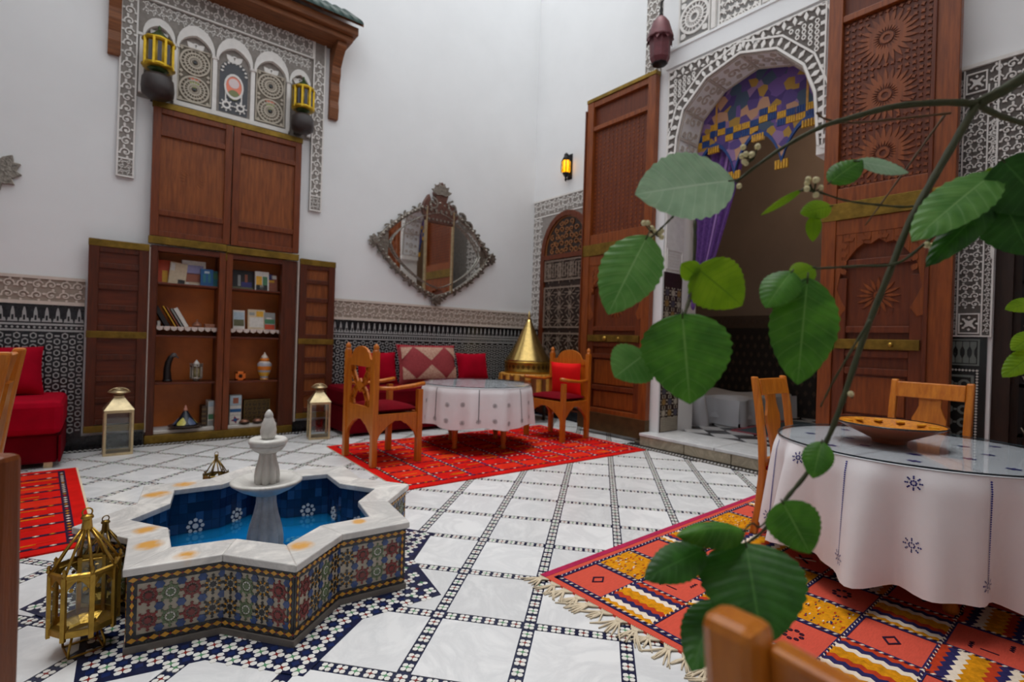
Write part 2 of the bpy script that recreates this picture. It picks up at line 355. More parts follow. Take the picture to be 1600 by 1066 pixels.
def arabesque(b, u0, v0, u1, v1, cell, h0, h1, seed=1):
    """carved vine scrolls and leaves filling a rectangle"""
    rnd = random.Random(seed)
    nu = max(1,round((u1-u0)/cell)); nv = max(1,round((v1-v0)/cell)); cu = (u1-u0)/nu; cv = (v1-v0)/nv
    for j in range(nv):
        for i in range(nu):
            x = u0+(i+0.5)*cu; y = v0+(j+0.5)*cv; sg = 1 if (i+j)%2 else -1; r = 0.42*min(cu,cv); a = rnd.random()*0.8+(0 if sg > 0 else PI)
            ribbon(b, spiral(x, y, r, 1.15, a, sg), r*0.26, h0, h1)
            b.prism(ngon(x, y, r*0.2, 6), h0, h1)
            for k in range(4):
                t = PI/4+k*PI/2+0.3*sg; d = 0.50*math.hypot(cu,cv)*0.86
                b.prism(leafp(x+d*0.62*cos(t), y+d*0.62*sin(t), t+0.9*sg, r*0.62, r*0.5), h0, h1)
def frame_strip(b, u0, v0, u1, v1, w, h0, h1):
    b.prism(rectp(u0,v0,u1,v0+w),h0,h1); b.prism(rectp(u0,v1-w,u1,v1),h0,h1)
    b.prism(rectp(u0,v0+w,u0+w,v1-w),h0,h1); b.prism(rectp(u1-w,v0+w,u1,v1-w),h0,h1)

# ================================================================== SETTING: floor
WY = 0.85157; GS = 0.41952; GA = 1.07633
BY = 6.95      # back wall plane
PX = 5.5       # face of the portal block on the right
RX = 6.03      # recessed corner of the right wall
FX, FY, FSY, FA = 0.724, 2.99, 1.09, -0.115     # fountain centre, stretch, turn
def g2w(gx, gy): return (gx*cos(WY)+gy*sin(WY), -gx*sin(WY)+gy*cos(WY))
def node(i, j): return g2w((i-3.64956)*GS, (j*GA+5.36061)*GS)
def starpts(R, ratio, k0=0, k1=16):
    out = []
    for k in range(k0, k1):
        t = FA+k*PI/8; r = R if k % 2 == 0 else R*ratio
        out.append((FX+r*cos(t), FY+FSY*r*sin(t)))
    return out
def in_star(x, y, R, ratio):
    dx = x-FX; dy = (y-FY)/FSY; r = math.hypot(dx, dy); t = (math.atan2(dy, dx)-FA) % (PI/4)
    if t > PI/8: t = PI/4-t
    # edge from (R,0) to (R*ratio at PI/8)
    ax, ay = R, 0; bx, by = R*ratio*cos(PI/8), R*ratio*sin(PI/8)
    px, py = r*cos(t), r*sin(t)
    return (bx-ax)*(py-ay)-(by-ay)*(px-ax) > 0
def clip(poly, x0, y0, x1, y1):
    for ax, sg, lim in ((0,1,x0),(0,-1,x1),(1,1,y0),(1,-1,y1)):
        out = []
        for k in range(len(poly)):
            p, q = poly[k], poly[(k+1)%len(poly)]; dp = sg*(p[ax]-lim); dq = sg*(q[ax]-lim)
            if dp >= 0: out.append(p)
            if (dp >= 0) != (dq >= 0):
                t = dp/(dp-dq); out.append((p[0]+(q[0]-p[0])*t, p[1]+(q[1]-p[1])*t))
        poly = out
        if len(poly) < 3: return []
    return poly
def area(p): return abs(sum(p[i][0]*p[(i+1)%len(p)][1]-p[(i+1)%len(p)][0]*p[i][1] for i in range(len(p))))/2
b = B(); b.box(-3.8,-1.5,-0.12,6.3,7.15,-0.003)
floor = struct(b.obj('floor', z_navy))
REG = [(-3.62,-1.18,5.14,6.68),(5.14,4.12,5.88,6.68)]
SW = 0.029        # half width of the mosaic strips
base_c = [node(0,0)]
rest = B(); tile_mesh = None
def inner_cell(i, j):
    a = SW/GS; c = SW/(GS*GA)
    return [node(i+a,j+c), node(i+1-a,j+c), node(i+1-a,j+1-c), node(i+a,j+1-c)]
for i in range(-16, 18):
    for j in range(-16, 16):
        q = inner_cell(i, j); cx = sum(p[0] for p in q)/4; cy = sum(p[1] for p in q)/4
        if cx < -4.2 or cx > 6.4 or cy < -1.8 or cy > 7.3: continue
        if all(in_star(x, y, 0.98, 0.8) for x, y in q): continue
        for k, rg in enumerate(REG):
            c = clip(q, *rg)
            if len(c) < 3 or area(c) < 0.002: continue
            if not in_view((cx, cy, 0)):
                rest.prism(c, -0.004, 0.0); continue
            if area(c) > 0.999*area(q):
                if tile_mesh is None:
                    t = B(); t.prism([(x-cx, y-cy) for x, y in q], -0.004, 0.0); o = t.obj('marble_tile', floor_marble); tile_mesh = o.data
                else:
                    o = bpy.data.objects.new('marble_tile', tile_mesh); COL.objects.link(o)
            else:
                t = B(); t.prism([(x-cx, y-cy) for x, y in c], -0.004, 0.0); o = t.obj('marble_tile', floor_marble)
            o.parent = floor; o.location = (cx, cy, 0)
o = rest.obj('marble_tiles_out_of_view', floor_marble, floor); o.name = 'marble_tiling'; stuff(o)
# little flowers of glazed tile in the strips
def flower(b, x, y, r, ang, ctr):
    b.mi = 0
    for k in range(4):
        t = ang+k*PI/2; c, s_ = cos(t), sin(t)
        P = [(0.12,0),(0.42,0.36),(0.78,0.38),(1.02,0),(0.78,-0.38),(0.42,-0.36)]
        b.prism([(x+r*(px*c-py*s_), y+r*(px*s_+py*c)) for px, py in P], -0.004, 0.0)
    b.mi = ctr; b.prism(starp(x, y, r*0.50, r*0.17, 4, ang+PI/4), -0.004, 0.0012)
fl = B(); NF = 7
def ok(x, y):
    return any(r[0]-0.02 < x < r[2] and r[1] < y < r[3] for r in REG) and not in_star(x, y, 0.99, 0.8) and in_view((x, y, 0), 30)
gang = -WY
for i in range(-16, 18):
    for j in range(-16, 16):
        for k in range(NF):
            x, y = node(i, j+k/NF)
            if ok(x, y): flower(fl, x, y, 0.028, gang+PI/4, 1+(k+i) % 2)
            if k:
                x, y = node(i+k/NF, j)
                if ok(x, y): flower(fl, x, y, 0.028, gang+PI/4, 1+(k+j) % 2)
stuff(fl.obj('mosaic_flowers', [z_white, z_red, z_green], floor))
# star shaped mosaic apron around the fountain
b = B(); ou = starpts(0.985, 0.80); inn = starpts(0.70, 0.78)
for k in range(16): b.prism([ou[k], ou[(k+1)%16], inn[(k+1)%16], inn[k]], -0.004, 0.0015)
apron = b.obj('mosaic_apron', z_navy, floor)
fl = B(); p = 0.049; ca, sa = cos(gang+PI/4), sin(gang+PI/4)
for i in range(-30, 31):
    for j in range(-30, 31):
        x = FX+p*(i*ca-j*sa); y = FY+p*(i*sa+j*ca)
        if not in_star(x, y, 0.965, 0.80) or in_star(x, y, 0.79, 0.78): continue
        fl.M = Matrix.Translation((0,0,0.002))
        if (i+j) % 2 == 0: flower(fl, x, y, 0.033, gang, 1+(i % 2))
        else: fl.mi = 3; fl.prism(diamond(x, y, 0.018, 0.018, gang), -0.004, 0.0)
stuff(fl.obj('apron_flowers', [z_white, z_red, z_green, mat('deep_blue_floor_tile', rgb(26,40,84), 0.2)], floor))
# dark mosaic band along the walls
b = B(); b.box(-3.7,6.70,-0.004,5.9,6.93,0.0); b.box(5.16,1.7,-0.004,5.29,4.1,0.0); b.box(5.16,4.0,-0.004,5.5,4.12,0.0)
band = b.obj('mosaic_wall_band', z_black, floor)
fl = B()
for k in range(180):
    x = -1.2+k*0.04; 
    for r_ in range(2): fl.prism(diamond(x+0.02*r_, 6.735+0.045*r_, 0.015, 0.015), -0.002, 0.001)
for k in range(60):
    y = 1.72+k*0.04
    for r_ in range(2): fl.prism(diamond(5.195+0.045*r_, y+0.02*r_, 0.015, 0.015), -0.002, 0.001)
stuff(fl.obj('band_chips', [z_white], floor))

# ================================================================== SETTING: walls
HW = 7.6
b = B()
NX0, NX1, NZ = 0.45, 1.90, 2.2       # niche of the built-in cupboard
b.box(-3.8,BY,0,NX0,BY+0.5,HW); b.box(NX1,BY,0,RX+0.3,BY+0.5,HW); b.box(NX0,BY,NZ,NX1,BY+0.5,HW); b.box(NX0,BY+0.36,0,NX1,BY+0.5,NZ)
wall_back = struct(b.obj('wall_back', plaster))
FB = frame_back(BY)
# dado of black and white tiles: slab, lattice of rings, merlon frieze, carved frieze on top
def dado(wall, F, spans, u_seed=0, fine=1.0):
    b = B(); b.M = F
    for u0, u1 in spans: b.box(u0,0.12,0,u1,1.475,0.012)
    b.obj('black_tile_ground', z_black, wall)
    w = B(); w.M = F; bar = B(); bar.M = F
    for u0, u1 in spans:
        n = round((u1-u0)/0.118); pu = (u1-u0)/n; rows = 9; pv = (1.19-0.16)/rows
        for i in range(n):
            for j in range(rows):
                for st in (0, 1):
                    cu = u0+(i+0.25+0.5*st)*pu; cv = 0.16+(j+0.25+0.5*st)*pv
                    if in_view(F @ Vector((cu,cv,0)), 30): ring(w, cu, cv, 0.020, 0.031, 6, 0.012, 0.016, PI/6, 0.92, 1.10)
                    w.prism(rectp(cu+pu*0.5-0.020,cv-0.008,cu+pu*0.5+0.020,cv+0.008), 0.012, 0.016) if cu+pu*0.5+0.02 < u1 else None
        # fine border with chips
        w.prism(rectp(u0,1.205,u1,1.225),0.012,0.016); w.prism(rectp(u0,1.265,u1,1.285),0.012,0.016)
        m = round((u1-u0)/0.04)
        for i in range(m): w.prism(diamond(u0+(i+0.5)*(u1-u0)/m,1.245,0.012,0.014),0.012,0.016)
        # stepped merlons
        m = round((u1-u0)/0.082); pm = (u1-u0)/m
        for i in range(m):
            c = u0+(i+0.5)*pm
            w.prism([(c-pm*0.46,1.30),(c+pm*0.46,1.30),(c+pm*0.36,1.335),(c+pm*0.20,1.335),(c+pm*0.16,1.40),(c+pm*0.05,1.445),(c-pm*0.05,1.445),(c-pm*0.16,1.40),(c-pm*0.20,1.335),(c-pm*0.36,1.335)],0.012,0.016)
            bar.prism(rectp(c-0.008,1.315,c+0.008,1.365),0.016,0.019)
    stuff(w.obj('white_tile_lattice', mat('grey_white_dado_tile', rgb(172,172,170), 0.3, var=0.1, scale=30), wall)); stuff(bar.obj('black_tile_chips', z_black, wall))
spans = [(-3.7,-0.14),(2.44,RX)]
dado(wall_back, FB, spans)
b = B(); b.M = FB
for u0, u1 in spans: b.box(u0,1.475,0,u1,1.755,0.014)
b.obj('frieze_ground', stucco_tan_shade, wall_back)
b = B(); b.M = FB
for u0, u1 in spans:
    b.prism(rectp(u0,1.475,u1,1.51),0.014,0.03); b.prism(rectp(u0,1.73,u1,1.76),0.014,0.03)
    arabesque(b, u0, 1.515, u1, 1.725, 0.105, 0.014, 0.024, 5)
stuff(b.obj('carved_frieze', stucco_tan, wall_back))
b = B(); b.M = FB
for u0, u1 in [(-3.7,0.38),(1.94,RX)]: b.box(u0,0,0,u1,0.12,0.03)
struct(b.obj('baseboard_back', z_black))

# ---- carved stucco panel with little arches above the cupboard
PU0, PU1 = 0.08, 2.24; SUR = 0.155
cs = thing('carved_stucco_surround', 'grey and white carved plaster surround with small blind arches above the cupboard', 'wall carving', (1.16,BY,2.89))
b = B(); b.M = FB
for u0, u1 in ((PU0,PU0+SUR),(PU1-SUR,PU1)): b.box(u0,2.89,0,u1,5.15,0.03)
b.box(PU0+SUR,4.86,0,PU1-SUR,5.15,0.03); b.box(PU0+SUR,3.80,0,PU1-SUR,4.86,0.012)
b.obj('plaster_ground', stucco_shade, cs)
b = B(); b.M = FB
for u0, u1, s_ in ((PU0,PU0+SUR,1),(PU1-SUR,PU1,2)):
    frame_strip(b, u0, 2.89, u1, 5.15, 0.016, 0.03, 0.045)
    b.prism(rectp(u0,3.08,u1,3.095),0.03,0.045)
    arabesque(b, u0+0.02, 3.10, u1-0.02, 4.86, 0.115, 0.03, 0.042, s_)
    arabesque(b, u0+0.02, 2.92, u1-0.02, 3.075, 0.06, 0.03, 0.042, s_)
arabesque(b, PU0+SUR, 4.90, PU1-SUR, 5.13, 0.10, 0.03, 0.042, 9)
frame_strip(b, PU0+SUR, 4.87, PU1-SUR, 5.15, 0.018, 0.03, 0.045)
stuff(b.obj('carved_scrolls', stucco, cs))
AU0, AU1 = 0.27, 2.05
bays = [0.27, 0.575, 0.965, 1.37, 1.785, 2.05]
zs = 4.50
b = B(); b.M = FB
for k in range(5):
    u0, u1 = bays[k], bays[k+1]; c = (u0+u1)/2; r = (u1-u0)/2
    # white horseshoe hood
    up = [(c+r*0.97*cos(PI-PI*i/12), zs-0.02+r*1.35*sin(PI*i/12)) for i in range(13)]
    lo = [(c+r*0.86*cos(PI-PI*i/12), zs-0.06+r*0.70*sin(PI*i/12)+0.06*(1-abs(i-6)/6)) for i in range(13)]
    b.strip(lo, up, 0.012, 0.07)
    for uu in ((u0, u1) if k == 4 else (u0,)):
        b.box(uu-0.022,3.84,0.012,uu+0.022,zs-0.03,0.05); b.box(uu-0.035,zs-0.05,0.012,uu+0.035,zs-0.02,0.06)
b.box(AU0+0.30,3.80,0.012,AU1-0.26,3.85,0.06)
b.obj('blind_arcade', stucco, cs)
b = B(); b.M = FB
arabesque(b, AU0, 4.72, AU1, 4.86, 0.07, 0.012, 0.022, 11)
for k in range(5):
    u0, u1 = bays[k], bays[k+1]; c = (u0+u1)/2
    for q in (-1,1): b.prism(leafp(c, zs-0.02, PI/2+q*0.8, 0.12, 0.07), 0.012, 0.03)
    ring(b, c, zs+0.03, 0.02, 0.035, 8, 0.012, 0.03)
stuff(b.obj('spandrel_carving', stucco, cs))
def wheel_window(parent, F, c, z0, z1, w, seed, glaz=True):
    n = (z1-z0)/2
    b = B(); b.M = F; b.box(c-w/2,z0,0.012,c+w/2,z1,0.016); g = b.obj('window_ground', mat('window_recess_shade', rgb(120,112,100), 0.9), parent)  # shade behind the tracery is painted into this ground colour
    b = B(); b.M = F; frame_strip(b, c-w/2, z0, c+w/2, z1, 0.012, 0.016, 0.035)
    for k in range(2):
        z = z0+n*(k+0.5); R = min(w/2, n/2)*0.98
        for q, (a, d) in enumerate(((0.88,1.0),(0.62,0.72),(0.36,0.46))): ring(b, c, z, R*a, R*d, 20, 0.016, 0.03)
        for i in range(20):
            t = 2*PI*i/20; ribbon(b, [(c+R*0.2*cos(t),z+R*0.2*sin(t)),(c+R*0.9*cos(t),z+R*0.9*sin(t))], 0.008, 0.016, 0.028)
        for sx in (-1,1):
            for sy in (-1,1): b.prism(diamond(c+sx*w*0.40, z+sy*n*0.42, 0.02, 0.02), 0.016, 0.03)
    o = b.obj('plaster_tracery', mat('tracery_beige', rgb(196,186,170), 0.9, var=0.08, scale=20), parent); stuff(o)
    for pl, h, mm in ([(ngon(c, z0+n*(k+0.5), 0.016, 8), 0.036, z_black) for k in range(2)]+
                      [(ngon(c, z0+n*0.72, 0.05, 10), 0.022, mat('olive_glass', rgb(160,176,92), 0.3)), (rectp(c-0.055,z0+n*0.86,c+0.055,z0+n*0.97), 0.022, mat('salmon_glass', rgb(240,132,100), 0.3))]):
        b = B(); b.M = F; b.prism(pl, 0.016, h); b.obj('coloured_pane' if h < 0.03 else 'centre_boss', mm, parent)
wheel_window(cs, FB, 0.768, 3.88, 4.50, 0.335, 1); wheel_window(cs, FB, 1.578, 3.88, 4.50, 0.335, 2)
b = B(); b.M = FB
b.mi = 0; b.prism([(1.02,3.88),(1.32,3.88),(1.32,4.36)]+[(1.17+0.15*cos(PI*i/8),4.36+0.15*sin(PI*i/8)) for i in range(1,8)]+[(1.02,4.36)],0.012,0.018)
b.obj('window_ground', mat('lattice_recess_shade', rgb(92,94,98), 0.9), cs)  # painted shade behind the centre tracery
b = B(); b.M = FB
b.mi = 0; ring(b, 1.17, 4.20, 0.085, 0.105, 16, 0.018, 0.032, 0, 1.0, 1.45)
for i in range(10):
    t = PI*i/9; b.prism(diamond(1.17+0.128*cos(t), 4.36+0.128*sin(t), 0.018, 0.014, t), 0.018, 0.03)
for q in (-1,1):
    ring(b, 1.17+q*0.075, 3.965, 0.028, 0.05, 8, 0.018, 0.032)
    for i in range(8): b.prism(diamond(1.17+q*0.075+0.062*cos(i*PI/4), 3.965+0.062*sin(i*PI/4), 0.014, 0.01, i*PI/4), 0.018, 0.03)
    b.prism(rectp(1.17+q*0.085-0.006,3.98,1.17+q*0.085+0.006,4.17),0.018,0.03)
stuff(b.obj('plaster_tracery', stucco, cs))
for pl, h0, h1, mm in (([(x,4.20+(y-4.20)*1.45) for x,y in ngon(1.17,4.20,0.085,14)],0.018,0.024,mat('salmon_glass', rgb(240,132,100), 0.3)), (ngon(1.17,4.24,0.058,12),0.024,0.027,mat('pale_pink_glass', rgb(226,206,206), 0.3)), (ngon(1.17,4.10,0.062,12),0.0245,0.029,mat('dark_olive_glass', rgb(120,124,72), 0.3))):
    b = B(); b.M = FB; b.prism(pl, h0, h1); b.obj('coloured_pane', mm, cs)

# ---- tiled wooden awning over the carved panel
aw = thing('tiled_awning', 'brown wooden awning with green roof tiles over the carved panel', 'awning', (1.16,BY,4.15))
for u0, u1 in ((-0.02,0.09),(2.30,2.42)):
    b = B(); b.M = FB
    pr = [(0.0,4.16),(0.06,4.16),(0.08,4.30),(0.06,4.40),(0.09,4.52),(0.08,4.64),(0.12,4.74),(0.12,4.84),(0.20,4.95),(0.30,5.04),(0.30,5.10),(0.0,5.10)]
    # profile in (out, v) extruded along u
    vs = [(u0,v,n_) for n_, v in pr]+[(u1,v,n_) for n_, v in pr]; k = len(pr)
    b.add(vs, [tuple(range(k)), tuple(range(2*k-1,k-1,-1))]+[(i+k,(i+1)%k+k,(i+1)%k,i) for i in range(k)])
    b.obj('carved_bracket', w_beam, aw, bevel=0.006)
b = B(); b.M = FB; b.box(-0.06,5.10,0,2.48,5.17,0.36); b.box(-0.10,5.17,0,2.52,5.27,0.44)
b.obj('eaves_beam', w_beam, aw, bevel=0.008)
b = B(); b.M = FB
b.add([(-0.14,5.27,0.50),(2.56,5.27,0.50),(2.56,5.63,0.02),(-0.14,5.63,0.02),(-0.14,5.30,0.50),(2.56,5.30,0.50),(2.56,5.67,0.0),(-0.14,5.67,0.0)],[(3,2,1,0),(4,5,6,7),(0,1,5,4),(1,2,6,5),(2,3,7,6),(3,0,4,7)])
b.obj('roof_board', w_beam, aw)
rt = None
for i in range(21):
    u = -0.06+i*0.127
    if rt is None:
        t = B(); n_ = 8; vs = []
        for (vv, oo) in ((5.27,0.55),(5.65,0.03)):
            for q in range(n_+1): a = PI*q/n_; vs.append((0.062*cos(a), vv+0.055*sin(a)-BY*0, -oo))
        # local: x along wall, y(v) up, z(-out)
        vs2 = [(x, z, v) for x, v, z in [(p[0],p[1],p[2]) for p in vs]]
        t.add(vs2, [(q,q+1,n_+1+q+1,n_+1+q) for q in range(n_)]+[tuple(range(n_,-1,-1))], True)
        rt = t.obj('roof_tile', roof_green)
        o = rt
    else:
        o = bpy.data.objects.new('roof_tile', rt.data); COL.objects.link(o)
    o.parent = aw; o.location = (u-1.16, 0, -4.15)

# ---- right wall: portal block with arched opening
AR = [(3.83,0.155),(3.83,3.28),(3.71,3.30),(3.667,3.84),(3.59,4.15),(3.30,4.43),(2.90,4.55),(2.50,4.43),(2.23,4.15),(2.12,3.84),(2.075,3.30),(1.99,3.28),(1.99,0.155)]
b = B()
def wallpoly(b, x0, x1, quads):
    for q in quads:
        vs = [(x0,y,z) for y,z in q]+[(x1,y,z) for y,z in q]; n = len(q)
        b.add(vs, [tuple(range(n)), tuple(range(2*n-1,n-1,-1))]+[(i+n,(i+1)%n+n,(i+1)%n,i) for i in range(n)])
qs = [[(4.20,0),(3.83,0),(3.83,HW),(4.20,HW)],[(1.99,0),(1.88,0),(1.88,HW),(1.99,HW)]]
for k in range(1, len(AR)-2):
    (y0,z0),(y1,z1) = AR[k], AR[k+1]
    qs.append([(y0,z0),(y1,z1),(y1,HW),(y0,HW)])
wallpoly(b, PX, 5.92, qs)
b.box(RX,4.0,0,RX+0.25,BY+0.3,HW)                     # recessed corner
b.box(5.92,3.83,0,RX+0.25,4.20,HW)
# right of the portal: wall with an arched doorway
D4 = [(0.775,0),(0.775,2.05),(0.77,2.45),(0.70,2.72),(0.56,2.95),(0.30,3.12),(0.0,3.18),(-0.30,3.12),(-0.56,2.95),(-0.70,2.72),(-0.77,2.45),(-0.775,2.05),(-0.775,0)]
qs = [[(1.90,0),(0.775,0),(0.775,HW),(1.90,HW)],[(-0.775,0),(-1.5,0),(-1.5,HW),(-0.775,HW)]]
for k in range(1, len(D4)-2):
    (y0,z0),(y1,z1) = D4[k], D4[k+1]; qs.append([(y0,z0),(y1,z1),(y1,HW),(y0,HW)])
wallpoly(b, 5.65, 5.98, qs)
wall_right = struct(b.obj('wall_right', plaster))
FP = frame_right(PX); FR = frame_right(RX); FD = frame_right(5.65)
# carved face around the portal arch (u = -y)
b = B(); b.M = FP; b.box(-3.81,3.29,0,-3.72,4.70,0.008)
arch_o = [(-y,z) for y,z in AR[2:11]]
top = [(u,4.70) for u,_ in arch_o]
b = B(); b.M = FP; b.strip(arch_o, top, 0, 0.010); b.box(-3.81,3.30,0,-3.71,4.70,0.010); b.box(-2.08,3.30,0,-2.03,4.70,0.010)
b.obj('portal_carving_ground', mat('portal_recess_shade', rgb(112,106,102), 0.95, var=0.15, scale=20, spec=0.1), wall_right)  # grey ground carries painted shade between the portal carving
b = B(); b.M = FP
b.prism(rectp(-3.82,4.695,-2.02,4.71),0.010,0.026); b.prism(rectp(-3.82,3.30,-3.805,4.695),0.010,0.026); b.prism(rectp(-2.035,3.30,-2.02,4.695),0.010,0.026)
def off_arch(d):
    out = []
    for k, (u, z) in enumerate(arch_o):
        cx, cz = -2.89, 3.62; L = math.hypot(u-cx, z-cz); out.append((u+(u-cx)/L*d, z+(z-cz)/L*d))
    return out
b.strip(arch_o, off_arch(0.025), 0.010, 0.032)
o1, o2 = off_arch(0.125), off_arch(0.145); b.strip(o1, o2, 0.010, 0.026)
om = off_arch(0.075)
for k in range(len(om)-1):
    n = max(2, round(math.hypot(om[k+1][0]-om[k][0], om[k+1][1]-om[k][1])/0.10))
    for q in range(n):
        t = (q+0.5)/n; u = om[k][0]*(1-t)+om[k+1][0]*t; z = om[k][1]*(1-t)+om[k+1][1]*t; a = math.atan2(om[k+1][1]-om[k][1], om[k+1][0]-om[k][0])
        for e in (-1,1):
            b.prism(diamond(u+0.05*e*cos(a), z+0.05*e*sin(a), 0.02, 0.045, a), 0.010, 0.026)
# square chequer border along the top and down both sides
for i in range(17):
    u = -3.78+i*0.108
    b.prism(diamond(u+0.054,4.645,0.022,0.05),0.010,0.026)
    for q in (-1,1): b.prism(diamond(u,4.645+q*0.045,0.03,0.016),0.010,0.026)
for i in range(12):
    z = 3.34+i*0.108
    b.prism(rectp(-2.075,z+0.07,-2.03,z+0.105),0.010,0.026)
    b.prism(rectp(-3.80,z+0.07,-3.74,z+0.105),0.010,0.026)
def in_spandrel(u, z):
    if z > 4.57 or u < -3.74 or u > -2.10: return False
    oo = off_arch(0.17)
    for k in range(len(oo)-1):
        if oo[k][0] <= u <= oo[k+1][0]:
            t = (u-oo[k][0])/(oo[k+1][0]-oo[k][0]); return z > oo[k][1]*(1-t)+oo[k+1][1]*t
    return u < oo[0][0] or u > oo[-1][0]
for i in range(30):
    for j in range(24):
        u = -3.72+i*0.062; z = 3.32+j*0.056+(0.028 if i % 2 else 0)
        if in_spandrel(u, z):
            ring(b, u, z, 0.014, 0.026, 6, 0.010, 0.024, 0, 0.9, 1.1)
stuff(b.obj('portal_carving', stucco, wall_right))
# carved soffit under the arch
sof_o = AR[2:11]
b = B()
for k in range(len(sof_o)-1):
    (y0,z0),(y1,z1) = sof_o[k], sof_o[k+1]; d = Vector((0,y1-y0,z1-z0)); L = d.length; d.normalize(); nrm = Vector((0,d.z,-d.y))
    if nrm.z > 0: nrm = -nrm
    mid = Vector((0,2.9,3.6)); 
    if (mid-Vector((0,(y0+y1)/2,(z0+z1)/2))).dot(nrm) < 0: nrm = -nrm
    M = Matrix(((1,0,0,PX),(0,d.y,nrm.y,y0),(0,d.z,nrm.z,z0),(0,0,0,1))); b.M = M
    frame_strip(b, 0.0, 0, 0.42, L, 0.018, 0.0, 0.014)
    m = max(1, round(L/0.16))
    for q in range(m):
        c = L*(q+0.5)/m; ribbon(b, spiral(0.21, c, 0.07, 1.2, q, 1 if q % 2 else -1), 0.02, 0.0, 0.012)
        for e in (-1,1): b.prism(leafp(0.21+e*0.08, c, PI/2*(1-e)+0.5, 0.08, 0.07), 0.0, 0.012)
stuff(b.obj('soffit_carving', mat('weathered_soffit_plaster', rgb(196,186,176), 0.9, var=0.1, scale=16), wall_right))
b = B()
for y0, y1 in ((3.83,3.70),(1.99,2.085)): b.box(PX-0.02,y0,3.20,5.92,y1,3.30)
b.obj('arch_impost', stucco, wall_right, bevel=0.008)
# white moulding above, then blind windows with wheels and lattices
b = B(); b.M = FP; b.box(-3.86,4.74,0,-1.95,4.94,0.03); b.box(-3.86,4.94,0,-1.95,4.97,0.045)
b.obj('lintel_moulding', plaster, wall_right)
wn = [(-3.70,-3.28,'wheel'),(-3.17,-2.68,'lattice'),(-2.57,-2.15,'wheel')]
for u0, u1, kind in wn:
    b = B(); b.M = FP; b.box(u0,4.98,0,u1,6.0,0.008); b.obj('blind_window_ground', mat('blind_window_recess_shade', rgb(140,138,136) if kind == 'wheel' else rgb(90,88,88), 0.9), wall_right)  # recess shade painted behind the blind window tracery
    b = B(); b.M = FP; frame_strip(b, u0, 4.98, u1, 6.0, 0.016, 0.008, 0.03)
    c = (u0+u1)/2; w = (u1-u0)/2
    if kind == 'wheel':
        for k in range(2):
            z = 5.25+k*0.46
            for a, d in ((0.80,0.95),(0.50,0.60),(0.2,0.32)): ring(b, c, z, w*a, w*d, 20, 0.008, 0.026)
            for i in range(20): t = 2*PI*i/20; ribbon(b, [(c+w*0.32*cos(t),z+w*0.32*sin(t)),(c+w*0.8*cos(t+0.2),z+w*0.8*sin(t+0.2))], 0.012, 0.008, 0.022)
            for sx in (-1,1):
                for sy in (-1,1): b.prism(leafp(c+sx*w*0.55, z+sy*w*0.75, math.atan2(sy,sx), w*0.4, w*0.35), 0.008, 0.024)
    else:
        for i in range(6):
            for j in range(10):
                u = u0+0.04+i*0.078; z = 5.03+j*0.096
                b.prism(starp(u+(0.02 if j%2 else 0), z, 0.042, 0.017, 4, 0.4*(i%2)), 0.008, 0.024)
                if (i+j) % 2: ribbon(b, [(u-0.05,z-0.04),(u,z+0.03),(u+0.05,z-0.04)], 0.016, 0.008, 0.024)
    stuff(b.obj('blind_window_tracery', stucco, wall_right))
b = B(); b.M = FP
for u in (-3.225,-2.625): b.box(u-0.025,4.98,0,u+0.025,6.0,0.05)
b.obj('window_colonnette', stucco, wall_right)
b = B(); b.M = FP; b.box(-4.19,4.72,0,-3.95,6.2,0.012); b.obj('corner_strip_ground', stucco_shade, wall_right)
b = B(); b.M = FP; arabesque(b, -4.18, 4.74, -3.96, 6.2, 0.11, 0.012, 0.024, 4); stuff(b.obj('corner_strip_carving', stucco, wall_right))
# tiled jambs of the portal
def jamb(y, sgn):
    M = Matrix(((1,0,0,PX),(0,0,sgn,y),(0,1,0,0),(0,0,0,1)))
    b = B(); b.M = M; b.box(0.03,0.16,0,0.42,2.07,0.012); b.box(0.03,2.07,0,0.42,2.20,0.014); b.obj('jamb_tile_ground', z_brown, wall_right)
    b = B(); b.M = M; b.mi = 0
    for j in range(12):
        for i in range(3):
            u = 0.095+i*0.13; z = 0.40+j*0.14
            b.mi = (i+j) % 3; b.prism(starp(u, z, 0.05, 0.03, 8), 0.012, 0.016)
            b.mi = 0
            for q in range(8): t = q*PI/4+PI/8; b.prism(diamond(u+0.062*cos(t), z+0.062*sin(t), 0.014, 0.009, t), 0.012, 0.016)
    for j in range(8):
        for i in range(10): b.mi = 0; b.prism(rectp(0.04+i*0.038,0.17+j*0.022,0.068+i*0.038,0.186+j*0.022), 0.012, 0.016)
    stuff(b.obj('jamb_tile_stars', [z_grey, mat('tan_tile', rgb(150,118,70), 0.35), mat('smoky_tile', rgb(84,80,92), 0.35)], wall_right))
    b = B(); b.M = M; b.box(0.03,2.20,0,0.42,3.20,0.02); frame_strip(b,0.05,2.24,0.40,2.50,0.02,0.02,0.03)
    for k in range(5): b.box(0.09,2.28+k*0.04,0.02,0.36,2.295+k*0.04,0.026)
    b.obj('jamb_plaster_panel', stucco, wall_right)
jamb(3.83, -1); jamb(1.99, 1)
